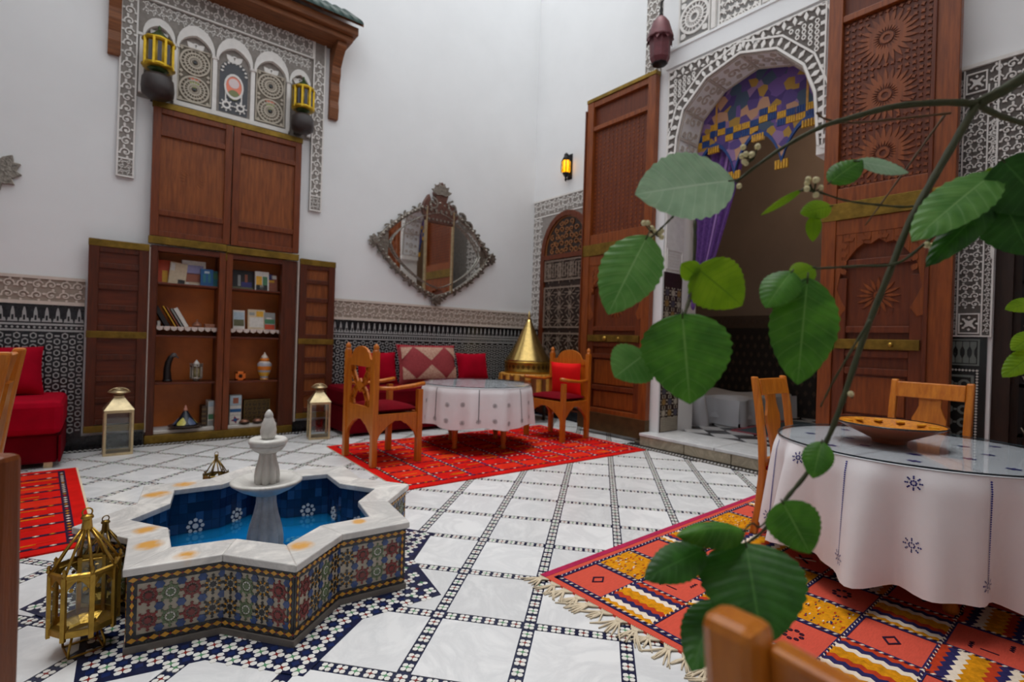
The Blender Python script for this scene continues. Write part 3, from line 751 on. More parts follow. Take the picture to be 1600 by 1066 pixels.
# stucco frame around the small arched door in the corner
ac, ar = 6.085, 0.60     # door centre y, half width
sp = 2.75
dl = [(ac+ar,0),(ac+ar,sp)]+[(ac+ar*cos(PI*i/12), sp+0.72*sin(PI*i/12)) for i in range(1,12)]+[(ac-ar,sp),(ac-ar,0)]
b = B(); b.M = FR
lo = [(-y,z) for y,z in dl]
b.strip(lo[1:-1], [(u,3.75) for u,_ in lo[1:-1]], 0, 0.012); b.box(-6.93,1.47,0,-(ac+ar),3.75,0.012); b.box(-(ac-ar),1.47,0,-4.3,3.75,0.012)
b.obj('small_door_stucco_ground', stucco_shade, wall_right)
b = B(); b.M = FR
arabesque(b, -6.92, 1.50, -(ac+ar)-0.02, 3.45, 0.115, 0.012, 0.022, 21)
arabesque(b, -6.92, 3.50, -4.9, 3.72, 0.11, 0.012, 0.022, 22)
arabesque(b, -(ac-ar)+0.02, 1.50, -5.0, 3.45, 0.11, 0.012, 0.022, 23)
b.prism(rectp(-6.93,3.73,-4.9,3.76),0.012,0.026); b.prism(rectp(-6.93,3.45,-4.9,3.47),0.012,0.022)
stuff(b.obj('small_door_stucco', stucco, wall_right))
dado(wall_right, FR, [(-6.95,-(ac+ar)-0.04),(-(ac-ar)+0.04,-4.9)])
b = B(); b.M = FR; b.box(-6.95,0,0,-(ac+ar),0.12,0.02); b.box(-(ac-ar),0,0,-4.2,0.12,0.02); struct(b.obj('baseboard_right', z_black))
# stucco and tile frame beside the right-hand doorway
b = B(); b.M = FD
dk = [(-y,z) for y,z in D4]
b.box(-1.90,1.42,0,-0.775,3.69,0.012); b.strip(dk[1:-1], [(u,3.69) for u,_ in dk[1:-1]], 0, 0.012)
b.obj('doorway_stucco_ground', MATS['portal_recess_shade'], wall_right)  # same painted recess shade behind the doorway carving
b = B(); b.M = FD
frame_strip(b, -1.03, 1.42, -0.775, 3.69, 0.012, 0.012, 0.03); b.prism(rectp(-1.0,1.43,-0.99,3.66),0.012,0.03); b.prism(rectp(-0.845,1.43,-0.835,3.5),0.012,0.03)
arabesque(b, -0.985, 1.66, -0.85, 3.42, 0.068, 0.012, 0.026, 31); arabesque(b, -0.83, 1.45, -0.785, 3.2, 0.042, 0.012, 0.026, 32); arabesque(b, -1.03, 1.45, -1.0, 3.6, 0.035, 0.012, 0.026, 33)
for z in (1.53,3.54):
    frame_strip(b, -0.985, z-0.085, -0.85, z+0.085, 0.01, 0.012, 0.03); b.prism(starp(-0.917,z,0.055,0.02,4,PI/4),0.012,0.03)
    for q in range(8): b.prism(diamond(-0.917+0.05*cos(q*PI/4),z+0.05*sin(q*PI/4),0.012,0.01,q*PI/4),0.012,0.03)
arabesque(b, -0.83, 3.20, 0.75, 3.66, 0.085, 0.012, 0.028, 34)
arabesque(b, -0.83, 2.75, -0.62, 3.2, 0.075, 0.012, 0.028, 35)
b.prism(rectp(-1.03,3.67,0.8,3.70),0.012,0.035)
b.strip(dk[1:-1], [(u*1.03,z+0.02) for u,z in dk[1:-1]], 0.012, 0.034)
stuff(b.obj('doorway_stucco', stucco, wall_right))
b = B(); b.M = FD; b.box(-1.90,0,0,-0.80,1.42,0.012); b.obj('doorway_tile_ground', mat('dark_grey_tile', rgb(34,38,38), 0.25), wall_right)
b = B(); b.M = FD; w = b
m_gt = mat('grey_green_tile', rgb(120,128,122), 0.3, var=0.1, scale=30)
for k in range(4):
    c = -1.02+k*0.045
    w.prism([(c-0.02,1.20),(c+0.02,1.20),(c+0.02,1.24),(c+0.007,1.27),(c+0.007,1.31),(c+0.02,1.34),(c+0.02,1.38),(c-0.02,1.38),(c-0.02,1.34),(c-0.007,1.31),(c-0.007,1.27),(c-0.02,1.24)],0.012,0.016)
frame_strip(w, -1.10, 1.18, -0.845, 1.40, 0.012, 0.012, 0.017); frame_strip(w, -1.30, 0.1, -0.875, 1.10, 0.018, 0.012, 0.017)
for j in range(9):
    for i in range(4):
        u = -1.25+i*0.105; z = 0.16+j*0.108
        ring(w, u, z, 0.022, 0.04, 8, 0.012, 0.017, PI/8); w.prism(rectp(u+0.042,z-0.008,u+0.063,z+0.008),0.012,0.016)
stuff(b.obj('doorway_tile_lattice', m_gt, wall_right))
b = B(); b.M = FD
for j in range(46): b.prism(diamond(-0.855,0.06+j*0.024,0.010,0.010),0.012,0.017)
for i in range(12): b.prism(diamond(-1.10+i*0.022,1.14,0.010,0.010),0.012,0.017)
stuff(b.obj('doorway_tile_beads', z_white, wall_right))
# walls behind the camera (they only show in reflections)
b = B(); b.box(-3.95,-1.5,0,-3.7,7.2,HW); wall_left = struct(b.obj('wall_left', plaster)); 
b = B(); b.box(-3.95,-1.5,0,6.2,-1.25,HW); wall_front = struct(b.obj('wall_front', plaster))

# unseen slabs added to block skylight, behind the camera and along the left wall
b = B(); b.box(-3.7,-1.25,4.95,5.65,0.45,5.2); b.box(-3.7,0.45,5.45,-1.25,6.95,5.7); b.box(-1.40,0.45,5.7,-1.25,6.95,6.6); b.box(-1.25,0.30,5.2,5.65,0.45,6.2)
struct(b.obj('ceiling_sky_block', plaster))
# ---- step and the room behind the arch
b = B(); b.box(5.33,1.80,0,5.93,3.94,0.12); step = struct(b.obj('trim_step', step_stone))
for y0, y1 in ((3.95,3.33),(3.32,2.76),(2.75,2.30),(2.29,1.80)):
    t = B(); t.box(5.30,y0,0.002,5.345,y1,0.118); t.obj('riser_stone', step_stone, step, bevel=0.006)
for y0, y1 in ((3.95,2.95),(2.94,1.80)):
    t = B(); t.box(5.285,y0,0.119,5.93,y1,0.155); t.obj('tread_slab', floor_marble, step, bevel=0.006)
t = B(); t.box(5.42,3.97,0,5.50,4.12,0.03); t.obj('threshold_stone', step_stone, step, bevel=0.005)
b = B(); b.box(5.93,-0.3,0,9.2,6.2,0.14); fin = struct(b.obj('floor_room', z_black))
tm = None
for i in range(8):
    for j in range(9):
        cx = 6.15+i*0.40; cy = 0.9+j*0.40
        M = Matrix.Translation((cx,cy,0))
        if tm is None:
            t = B(); t.prism([(-0.26,0),(0,-0.26),(0.26,0),(0,0.26)],0.14,0.147); o = t.obj('room_floor_tile', floor_marble); tm = o.data
        else: o = bpy.data.objects.new('room_floor_tile', tm); COL.objects.link(o)
        o.parent = fin; o.location = (cx+(0.0),cy,0); o.scale = (0.72,0.72,1)
b = B(); b.box(9.0,-0.3,0.14,9.2,6.2,5.0); b.box(6.29,6.0,0.14,9.2,6.2,5.0); b.box(6.0,-0.3,0.14,9.2,-0.1,5.0)
wi = struct(b.obj('wall_room', inner_wall))
b = B(); b.M = frame_right(9.0); b.box(-6,0.14,0,0,1.62,0.02); b.obj('room_dado', inner_dado, wi)
b = B(); b.M = frame_right(9.0); b.box(-6,1.62,0,0,1.84,0.02); b.obj('room_frieze', mat('brown_room_frieze', rgb(92,78,68), 0.9, var=0.2, scale=30), wi)
b = B(); b.M = frame_right(9.0)
for k in range(44):
    for j in range(9): b.prism(diamond(-5.4+k*0.13+0.065*(j%2), 0.25+j*0.15, 0.03, 0.05), 0.02, 0.024)
for k in range(50): b.prism(ngon(-5.4+k*0.11, 1.73, 0.035, 6), 0.02, 0.028)
stuff(b.obj('room_dado_pattern', mat('brown_dado_tile', rgb(84,70,60), 0.4), wi))
b = B(); b.box(6.30,-0.3,5.0,9.2,6.2,5.2); b.box(5.99,-0.3,5.0,6.30,3.8,5.2); struct(b.obj('ceiling_room', inner_wall))

# ================================================================== FOUNTAIN
fo = thing('fountain', 'white marble star-shaped fountain with mosaic sides and blue pool', 'fountain', (FX,FY,0))
FH = 0.34
def ring_star(b, R0, q0, R1, q1, z0, z1, segs=range(16)):
    a = starpts(R0,q0); c = starpts(R1,q1)
    for k in segs: b.prism([a[k],a[(k+1)%16],c[(k+1)%16],c[k]], z0, z1, True)
b = B(); ring_star(b, 0.792, 0.78, 0.63, 0.79, 0.0, FH-0.03); b.obj('basin_core', z_grey, fo)
b = B(); ring_star(b, 0.805, 0.78, 0.75, 0.78, 0.0, 0.028); b.obj('plinth', mat('grey_plinth', rgb(112,106,100), 0.6, var=0.1), fo)
for k in range(8):     # marble slabs mitred at every tip
    b = B(); ring_star(b, 0.815, 0.78, 0.598, 0.795, FH-0.032, FH, (2*k-1 if k else 15, 2*k)); b.obj('rim_slab', rim_marble, fo, bevel=0.005)
st = starpts(0.793, 0.78)
cols = ['red','org','grn','org','red','grn']
zmats = [z_black, z_orange, z_grey, z_red, z_dgreen, z_blue, z_brown, z_white]
for k in range(16):
    p, q = st[k], st[(k+1)%16]; mx, my = (p[0]+q[0])/2, (p[1]+q[1])/2
    d = Vector((q[0]-p[0], q[1]-p[1], 0)); L = d.length; d.normalize(); n = Vector((d.y,-d.x,0))
    if n.dot(Vector((mx-FX,my-FY,0))) < 0: n = -n
    # local: u along d, v up, out n (flip so it is right handed)
    P0 = p
    if d.cross(Vector((0,0,1))).dot(n) < 0: d = -d; P0 = q
    M = Matrix(((d.x,0,n.x,P0[0]),(d.y,0,n.y,P0[1]),(0,1,0,0),(0,0,0,1)))
    if n.dot(Vector((mx,my,0))) > 0.25: continue       # faces turned away from the room's visible side stay plain
    b = B(); b.M = M; b.mi = 0
    tip_first = (k % 2 == 0) == (P0 == p)
    for z0, z1 in ((0.030,0.068),(0.268,0.306)):
        b.mi = 0; b.prism(rectp(0,z0,L,z1), 0, 0.002)
        m = max(3, round(L/0.036))
        for i in range(m):
            c = L*(i+0.5)/m; b.mi = 1; b.prism(diamond(c,(z0+z1)/2,0.016,0.010), 0.002, 0.004); b.mi = 3; b.prism(diamond(c+L/m/2,(z0+z1)/2,0.005,0.006), 0.002, 0.0035)
    u0, u1 = (0, 0.032) if tip_first else (L-0.032, L)
    b.mi = 0; b.prism(rectp(u0,0.068,u1,0.268), 0, 0.002)
    for i in range(6): b.mi = 1; b.prism(diamond((u0+u1)/2, 0.085+i*0.034, 0.007, 0.014), 0.002, 0.004); b.mi = 3; b.prism(diamond((u0+u1)/2, 0.102+i*0.034, 0.005, 0.005), 0.002, 0.004)
    a0, a1 = (u1, L) if tip_first else (0, u0)
    nc = 4; pc = (a1-a0)/nc
    for i in range(nc):
        c = a0+(i+0.5)*pc; kind = cols[(i+(0 if tip_first else 3)+k//2*2) % 6]
        for j in range(2):
            z = 0.118+j*0.098; R = min(pc*0.55, 0.050)
            mc = {'red':3,'org':1,'grn':4}[kind]; md = {'red':6,'org':0,'grn':4}[kind]
            b.mi = 2 if kind == 'org' else 6 if kind == 'red' else 7; b.prism(ngon(c,z,R*0.44,10), 0, 0.002)
            b.mi = 0 if kind == 'org' else mc; b.prism(starp(c,z,R*0.38,R*0.26,8), 0.002, 0.004)
            for q_ in range(8):
                t = q_*PI/4; b.mi = md if kind != 'red' else 3; b.prism(diamond(c+R*0.66*cos(t), z+R*0.66*sin(t), R*0.24, R*0.19, t), 0, 0.003)
                t += PI/8; b.mi = mc if kind != 'org' else 1; b.prism(diamond(c+R*0.60*cos(t), z+R*0.60*sin(t), R*0.16, R*0.10, t), 0, 0.0027)
                t = q_*PI/4; b.mi = md if kind == 'org' else mc; b.prism(diamond(c+R*0.95*cos(t), z+R*0.95*sin(t), R*0.14, R*0.16, t), 0, 0.0029)
        for j in range(3):
            z = 0.082+j*0.086
            b.mi = 5; b.prism(starp(c+pc/2 if i < nc-1 else c+pc*0.48, z, 0.018, 0.014, 6), 0, 0.003)
    o = b.obj('mosaic_panel', zmats, fo); stuff(o)
# pool: blue tile lining, tile by tile, with white flower mosaics
pi = starpts(0.625, 0.795)
b = B(); b.prism(pi, 0.004, 0.012); b.obj('pool_floor', mat('turquoise_pool_tile', rgb(30,138,190), 0.3, var=0.15, scale=14), fo)
pool_m = [mat('pool_tile_%d' % i, c, 0.15, var=0.15, scale=20) for i, c in enumerate((rgb(20,44,80), rgb(28,58,98), rgb(16,36,66), rgb(44,82,128)))]
rn = random.Random(3)
lin_o = B()
pi = starpts(0.622, 0.795); nx_ = starpts(0.634, 0.79)
ring_star(lin_o, 0.634, 0.79, 0.622, 0.795, 0.0, FH-0.033); lin_o.obj('pool_lining', pool_m[2], fo)
for k in range(16):
    p, q = pi[k], pi[(k+1)%16]; d = Vector((q[0]-p[0],q[1]-p[1],0)); L = d.length; d.normalize(); n = Vector((-d.y,d.x,0)); mid = Vector(((p[0]+q[0])/2-FX,(p[1]+q[1])/2-FY,0))
    if n.dot(mid) > 0: n = -n
    P0 = p
    if d.cross(Vector((0,0,1))).dot(n) < 0: d = -d; P0 = q
    if n.dot(Vector((mid.x+FX,mid.y+FY,0))) > -0.2*0: continue
    M = Matrix(((d.x,0,n.x,P0[0]),(d.y,0,n.y,P0[1]),(0,1,0,0),(0,0,0,1)))
    nu = 6
    for i in range(nu):
        for j in range(5):
            t = B(); t.M = M; w = L/nu; h = 0.29/5
            t.prism(rectp(i*w+0.001, 0.014+j*h, (i+1)*w-0.001, 0.014+(j+1)*h-0.002), 0, 0.002+0.0015*rn.random())
            t.obj('pool_tile', pool_m[rn.choice((0,0,0,1,1,2,3))], fo)
    b = B(); b.M = M; c = L*0.5; z = 0.105
    b.prism(ngon(c,z,0.016,8),0.004,0.008)
    for i in range(8): t_ = i*PI/4; b.prism(ngon(c+0.036*cos(t_),z+0.036*sin(t_),0.011,6,t_),0.004,0.008)
    b.obj('flower_mosaic', z_white, fo); 
b = B()
for (dx,dy) in ((0.20,-0.12),(-0.26,-0.30),(0.22,0.22),(-0.05,-0.42)):
    b.prism(ngon(FX+dx,FY+dy,0.018,8),0.012,0.016)
    for i in range(8): t_ = i*PI/4; b.prism(ngon(FX+dx+0.04*cos(t_),FY+dy+0.04*sin(t_),0.012,6,t_),0.012,0.016)
stuff(b.obj('floor_flower_mosaic', z_white, fo))
b = B(); b.prism(starpts(0.617,0.795),0.070,0.0702); b.obj('water', water_m, fo)
# tiered centre
c = (FX,FY,0)
b = B(); b.prism([(FX+0.11*cos(t)*1.0,FY+0.11*sin(t)) for t in [PI/8+i*PI/4 for i in range(8)]],0.012,0.095,True); b.obj('pedestal_foot', white_marble, fo, bevel=0.01)
b = B(); b.lathe([(0.066,0.085),(0.072,0.12),(0.071,0.16),(0.062,0.22),(0.049,0.28),(0.040,0.34),(0.039,0.375),(0.045,0.385)],96,c,8,0.30); b.obj('lower_baluster', white_marble, fo)
b = B(); b.lathe([(0.05,0.382),(0.085,0.395),(0.13,0.418),(0.165,0.442),(0.178,0.452),(0.180,0.462),(0.172,0.470),(0.15,0.466),(0.10,0.452),(0.05,0.448),(0.0,0.447)],48,c); b.obj('lower_bowl', white_marble, fo)
b = B(); b.lathe([(0.049,0.447),(0.050,0.49),(0.046,0.53),(0.037,0.57),(0.033,0.605),(0.037,0.615)],96,c,8,0.30); b.obj('upper_baluster', white_marble, fo)
b = B(); b.lathe([(0.042,0.612),(0.07,0.628),(0.085,0.648),(0.086,0.655)],48,c,20,0.06); b.lathe([(0.088,0.655),(0.097,0.668),(0.097,0.682),(0.088,0.692),(0.06,0.688),(0.0,0.686)],40,c); b.obj('upper_bowl', white_marble, fo)
b = B(); b.lathe([(0.028,0.685),(0.038,0.71),(0.040,0.735),(0.033,0.77),(0.024,0.797),(0.022,0.802),(0.020,0.806),(0.022,0.815),(0.016,0.832),(0.006,0.846),(0.0,0.848)],32,c,16,0.04); b.obj('finial', white_marble, fo)

# ================================================================== CUPBOARD
CY = 6.87
cu = thing('built_in_cupboard', 'tall dark wooden wall cupboard standing open, its shelves full of books and ornaments', 'cupboard', (1.165,CY,0))
F = frame_back(CY)
def cb(name, m, u0, v0, u1, v1, o0, o1, bev=0.004, parent=None):
    b = B(); b.M = F; b.box(u0,v0,o0,u1,v1,o1); return b.obj(name, m, parent or cu, bevel=bev)
DEP = -0.34
cb('back_panel', mat('amber_brown_back', rgb(196,104,36), 0.5, var=0.3, scale=2.2), 0.452,0.06,1.898,2.19,DEP-0.06,DEP)
cb('side_panel', w_cab, 0.452,0.06,0.475,2.19,DEP,0.0); cb('side_panel', w_cab, 1.875,0.06,1.898,2.19,DEP,0.0)
cb('divider', w_cab, 1.075,0.06,1.20,2.19,DEP,-0.01)
for u0, u1 in ((0.40,0.465),(1.065,1.132),(1.138,1.205),(1.76,1.94)): cb('stile', w_shut if u0 in (1.065,1.138) else w_cab, u0,0.09,u1 if u0 != 1.76 else 1.80,2.19,-0.0799,0.03)
cb('top_rail', w_cabx, 0.465,2.13,1.80,2.19,-0.0799,0.02)
cb('sill', brass_s, 0.39,0.0,1.93,0.09,-0.0799,0.05)
cb('sill_top', mat('white_shelf_paint', rgb(216,210,204), 0.6, var=0.06), 0.475,0.09,1.875,0.125,DEP,-0.02)
SH = {0:0.12, 1:0.665, 2:1.30, 3:1.79}
for z in (0.665,1.20,1.79):
    for u0, u1 in ((0.475,1.075),(1.20,1.875)): cb('shelf', w_cabx, u0,z-0.022,u1,z,DEP,-0.03)
scl = mat('lace_shelf_cloth', rgb(206,188,178), 0.9, var=0.2, scale=30)
for u0, u1 in ((0.475,1.075),(1.20,1.875)):
    cb('shelf', w_cabx, u0,1.275,u1,1.292,DEP,-0.05)
    b = B(); b.M = F; b.box(u0,1.292,DEP,u1,1.30,-0.045)
    n = 9
    for i in range(n):
        w = (u1-u0)/n; b.prism([(u0+i*w,1.30),(u0+(i+1)*w,1.30),(u0+(i+0.9)*w,1.265),(u0+(i+0.5)*w,1.248),(u0+(i+0.1)*w,1.265)],-0.047,-0.042)
    b.obj('shelf_lace', scl, cu)
# upper shutters and brass rails
def shutter(name, u0, u1, v0, v1, parent=cu):
    b = B(); b.M = F; w = 0.075
    for a in ((u0,v0,u0+w,v1),(u1-w,v0,u1,v1)): b.box(a[0],a[1],0.0,a[2],a[3],0.05)
    for z in (v0,v0+0.235,v1-0.30,v1-0.06): b.box(u0+w,z,0.0,u1-w,z+0.06,0.046)
    s_ = b.obj(name, w_shut, parent, bevel=0.004)
    for z0, z1 in ((v0+0.06,v0+0.235),(v0+0.295,v1-0.30),(v1-0.24,v1-0.06)):
        b = B(); b.M = F; b.box(u0+w,z0,0.0,u1-w,z1,0.018); b.obj('shutter_panel', w_panel if z1-z0 > 0.5 else w_shut, s_)
    return s_
shutter('shutter', 0.385, 1.160, 2.29, 3.70); shutter('shutter', 1.170, 1.945, 2.29, 3.70)
b = B(); b.M = F; c0 = (0.77, 2.98)
for i in range(18): t = i*PI/9; b.prism(diamond(c0[0]+0.09*cos(t),c0[1]+0.09*sin(t),0.035,0.006,t),0.018,0.021)
stuff(b.obj('carved_sunburst', w_panel, cu))
cb('brass_rail', brass_s, 0.375,3.70,1.955,3.765,0.0,0.055); cb('brass_rail', brass_s, 0.375,2.205,1.13,2.285,0.0,0.05); cb('brass_rail', brass_s, 1.13,2.195,1.95,2.275,0.0,0.053)
cb('hinge_post', brass_s, 1.125,2.10,1.14,2.20,0.03,0.04)
# folded-back door leaves
def leafdoor(u0, u1, v0, v1, vm, parent=cu):
    b = B(); b.M = F; w = 0.085
    b.box(u0,v0,0.0,u0+w,v1,0.05); b.box(u1-w,v0,0.0,u1,v1,0.05)
    rows = []
    for a, c_, n in ((v0+0.08,vm-0.04,4),(vm+0.04,v1-0.08,4)):
        h = (c_-a)/n
        for i in range(n): rows.append((a+i*h, a+(i+1)*h)); b.box(u0+w,a+i*h,0.0,u1-w,a+i*h+0.055,0.042)
    b.box(u0+w,v1-0.13,0.0,u1-w,v1,0.042); b.box(u0+w,vm-0.05,0.0,u1-w,vm+0.05,0.042)
    d = b.obj('open_door_leaf', w_cab, parent, bevel=0.004)
    for a, c_ in rows:
        p = B(); p.M = F; p.box(u0+w,a+0.055,0.0,u1-w,c_,0.016); p.obj('door_panel', w_cabx if u0 < 1 else w_panel, d)
    for z in (v0, vm-0.035, v1-0.075):
        p = B(); p.M = F; p.box(u0-0.004,z,-0.002,u1+0.004,z+0.07,0.055); p.obj('brass_strap', brass_s, d, bevel=0.003)
    return d
leafdoor(-0.12, 0.385, 0.165, 2.185, 1.19); leafdoor(1.975, 2.425, 0.165, 2.235, 1.165)
cb('white_hinge_edge', mat('bare_wood_edge', rgb(186,170,160), 0.7), 0.388,0.13,0.400,2.16,0.0,0.045); cb('white_hinge_edge', MATS['bare_wood_edge'], 1.945,0.13,1.965,2.19,0.0,0.045)
cb('upper_stile', w_cab, 1.80,0.09,1.94,2.19,-0.0799,0.02)

# -- what stands on the shelves (world: x along the wall, y into the niche)
def book(x, z, w, h, t, cover, label, art=None, y=7.02, lean=0.0, roll=0.0, group=None, ry=0.0):
    o = thing('book', label, 'book', (x,y,z), 0, group); o.rotation_euler = (lean, roll, ry)
    b = B(); b.box(-w/2,0,0,w/2,0.004,h); b.box(-w/2,t-0.004,0,w/2,t,h); b.box(-w/2,0,0,-w/2+0.004,t,h); b.obj('cover', cover, o, local=True)
    b = B(); b.box(-w/2+0.004,0.004,0.003,w/2-0.004,t-0.004,h-0.004); b.obj('pages', rug_wht, o, local=True)
    for (a0,c0,a1,c1,m) in (art or []):
        b = B(); b.box(-w/2+a0*w,-0.0012,c0*h,-w/2+a1*w,0.0,c1*h); b.obj('cover_print', m, o, local=True)
    return o
def pm(n, r, g, b_): return mat(n, rgb(r,g,b_), 0.55, var=0.12, scale=30)
c_or = pm('orange_red_print',196,72,36); c_cr = pm('cream_print',206,186,156); c_bl = pm('blue_print',24,84,136); c_te = pm('teal_print',40,110,120); c_lav = pm('lavender_print',150,146,186)
c_wh = pm('white_print',212,206,198); c_bk = pm('black_print',30,26,28); c_ye = pm('yellow_print',216,160,40); c_gr = pm('green_print',70,120,84); c_rs = pm('rust_print',150,84,60); c_sky = pm('pale_sky_print',170,186,196); c_ind = pm('indigo_print',52,48,112); c_ol = pm('olive_print',96,96,66); c_sil = pm('silver_print',150,150,146)
z3 = SH[3]
book(0.545, z3, 0.13, 0.27, 0.03, c_or, 'orange-red book standing at the left end of the top left shelf', [(0.35,0.05,0.75,0.55,c_ye)], 7.03, -0.12)
o = book(0.66, z3, 0.17, 0.25, 0.03, c_cr, 'cream book with a dark corner beside the orange-red one', [(0.55,0.0,0.95,0.22,c_bk),(0.05,0.6,0.3,0.95,c_wh)], 6.99, -0.12, 0.1)
book(0.83, z3, 0.24, 0.29, 0.03, c_wh, 'large white-bordered book with a mountain picture on the top left shelf', [(0.12,0.45,0.9,0.82,c_lav),(0.12,0.12,0.9,0.5,c_rs),(0.3,0.05,0.8,0.15,c_cr)], 7.0, -0.12)
book(0.955, z3, 0.13, 0.20, 0.03, c_bl, 'bright blue book with pale lettering panels leaning in front of the mountain book', [(0.2,0.2,0.4,0.7,c_te),(0.6,0.2,0.8,0.75,c_te),(0.3,0.75,0.7,0.88,c_sky)], 6.94, -0.10)
book(1.035, z3, 0.09, 0.19, 0.03, c_te, 'teal green book at the right end of the top left shelf', [(0.1,0.5,0.9,0.9,c_gr)], 6.99, -0.1)
z2 = SH[2]
book(0.50, z2, 0.03, 0.06, 0.10, c_wh, 'small white booklet lying at the left end of the lace shelf', None, 6.96, 0, 0)
for i, (t, m, l, h, off) in enumerate(((0.045,c_bk,'thick black book leaning left on the lace shelf',0.25,0),(0.016,c_ye,'yellow spined book leaning between black and white ones',0.26,0.055),(0.016,c_rs,'rust spined thin book in the leaning row',0.25,0.078),(0.020,c_sil,'grey spined book leaning beside the white volume',0.23,0.102),(0.045,c_wh,'thick white book at the right end of the leaning row',0.24,0.135))):
    o = thing('book', l, 'book', (0.585+off*1.35,6.93,z2), 0, None); o.rotation_euler = (0,-0.50,0)
    b = B(); b.box(-t/2,0,0,-t/2+0.003,0.16,h); b.box(t/2-0.003,0,0,t/2,0.16,h); b.box(-t/2,0,0,t/2,0.003,h); b.obj('cover', m, o, local=True)
    b = B(); b.box(-t/2+0.003,0.003,0.002,t/2-0.003,0.155,h-0.003); b.obj('pages', rug_wht, o, local=True)
def lathe_thing(name, label, cat, x, y, z, parts, group=None):
    o = thing(name, label, cat, (x,y,z), 0, group)
    for pn, m, prof in parts: b = B(); b.lathe(prof, 20); b.obj(pn, m, o, local=True)
    return o
cop = mat('dull_copper', rgb(168,118,96), 0.4, 0.6, 0.2, 20)
lathe_thing('copper_pot', 'small lidded copper pot on the lace shelf', 'pot', 0.875, 6.99, z2, [('body',cop,[(0.02,0),(0.045,0.012),(0.05,0.03),(0.035,0.045)]),('lid',cop,[(0.038,0.045),(0.03,0.055),(0.008,0.065),(0.006,0.08),(0.012,0.088),(0.0,0.096)])])
o = thing('trinket_box', 'flat pinkish box right of the copper pot', 'box', (1.0,6.98,z2))
b = B(); b.box(-0.05,-0.03,0,0.05,0.05,0.03); b.obj('body', cop, o, local=True, bevel=0.003); b = B(); b.box(-0.053,-0.033,0.03,0.053,0.053,0.042); b.obj('lid', cop, o, local=True, bevel=0.003)
z1 = SH[1]
dk = mat('ebony_carving', rgb(26,20,20), 0.35, var=0.2); 
o = thing('carved_statuette', 'tall black carved bird-like statuette with a grey head', 'figurine', (0.60,7.0,z1))
b = B(); b.tube([(0,0,0),(0,0,0.05),(-0.005,0,0.14),(0.005,0,0.22),(0.03,0,0.285),(0.055,0,0.30)],[0.045,0.042,0.036,0.034,0.028,0.018],10); b.obj('body', dk, o, local=True)
b = B(); b.ball((0.055,-0.005,0.305),(0.032,0.026,0.028)); b.tube([(0.07,-0.005,0.30),(0.105,-0.005,0.27)],[0.014,0.004],8); b.obj('head', mat('grey_stone_head', rgb(92,86,86),0.4), o, local=True)
b = B(); b.lathe([(0.05,0),(0.05,0.02),(0.04,0.03)],14); b.obj('base', dk, o, local=True)
o = thing('candle_lantern', 'small silver filigree lantern with white cone top on the shelf', 'lantern', (0.88,6.98,z1))
b = B()
for i in range(8):
    t = i*PI/4; b.box(0.058*cos(t)-0.006,0.058*sin(t)-0.006,0.03,0.058*cos(t)+0.006,0.058*sin(t)+0.006,0.19)
    b.tube([(0.058*cos(t),0.058*sin(t),0.18),(0.066*cos(t),0.066*sin(t),0.215)],[0.008,0.002],6)
b.lathe([(0.062,0.03),(0.066,0.04),(0.062,0.05)],16); b.lathe([(0.062,0.17),(0.066,0.18),(0.062,0.19)],16); b.obj('cage', silver, o, local=True)
b = B(); b.lathe([(0.03,0),(0.034,0.01),(0.03,0.03)],12); b.obj('foot', silver, o, local=True)
b = B(); b.lathe([(0.045,0.05),(0.045,0.17)],12); b.obj('glass_cylinder', mat('frosted_glass', rgb(150,136,96),0.4), o, local=True)
b = B(); b.lathe([(0.035,0.19),(0.03,0.215),(0.012,0.24),(0.0,0.255)],12); b.obj('cone_top', mat('white_cone', rgb(220,214,206),0.5), o, local=True)
z0 = 0.125
o = thing('decorated_tagine', 'blue and yellow painted tagine on a dark dish, bottom left shelf', 'tagine', (0.78,6.93,z0))
b = B(); b.lathe([(0.06,0),(0.10,0.01),(0.165,0.035),(0.17,0.045),(0.15,0.045),(0.0,0.03)],28); b.obj('dish', mat('dark_pottery', rgb(58,44,38),0.4,var=0.2), o, local=True)
tg = mat('navy_glaze', rgb(30,34,46), 0.25)
b = B(); b.lathe([(0.125,0.04),(0.115,0.06),(0.07,0.12),(0.035,0.18),(0.02,0.21)],28); b.obj('cone', tg, o, local=True)
for i in range(6):
    t = -PI/2+(i-0.45)*PI/3; b = B(); pts = []
    b.grid(lambda u,v,t=t: ((0.126-0.082*v)*cos(t+(u-0.5)*0.85*sin(PI*min(1,v*0.9+0.25))), (0.126-0.082*v)*sin(t+(u-0.5)*0.85*sin(PI*min(1,v*0.9+0.25))), 0.055+0.10*v), 6, 6)
    b.obj('painted_petal', mat('lemon_yellow_glaze', rgb(206,196,96),0.3,var=0.2,scale=50) if i % 2 == 0 else mat('slate_blue_glaze', rgb(84,98,128),0.3), o, local=True)
b = B(); b.lathe([(0.022,0.205),(0.02,0.225),(0.012,0.245),(0.008,0.265),(0.0,0.272)],14); b.obj('knob', mat('pink_tip', rgb(206,140,120),0.4), o, local=True)
o = thing('bound_volume', 'brown leather bound volume standing upright at the right of the tagine', 'book', (0.975,6.98,z0)); b = B(); b.box(-0.025,0,0,0.025,0.2,0.24); b.obj('cover', pm('brown_leather',64,44,30), o, local=True, bevel=0.004)
b = B()
for k in range(4): b.box(-0.027,-0.003,0.03+k*0.055,0.027,0.002,0.05+k*0.055)
b.obj('spine_bands', pm('gilt_leather',112,88,54), o, local=True)
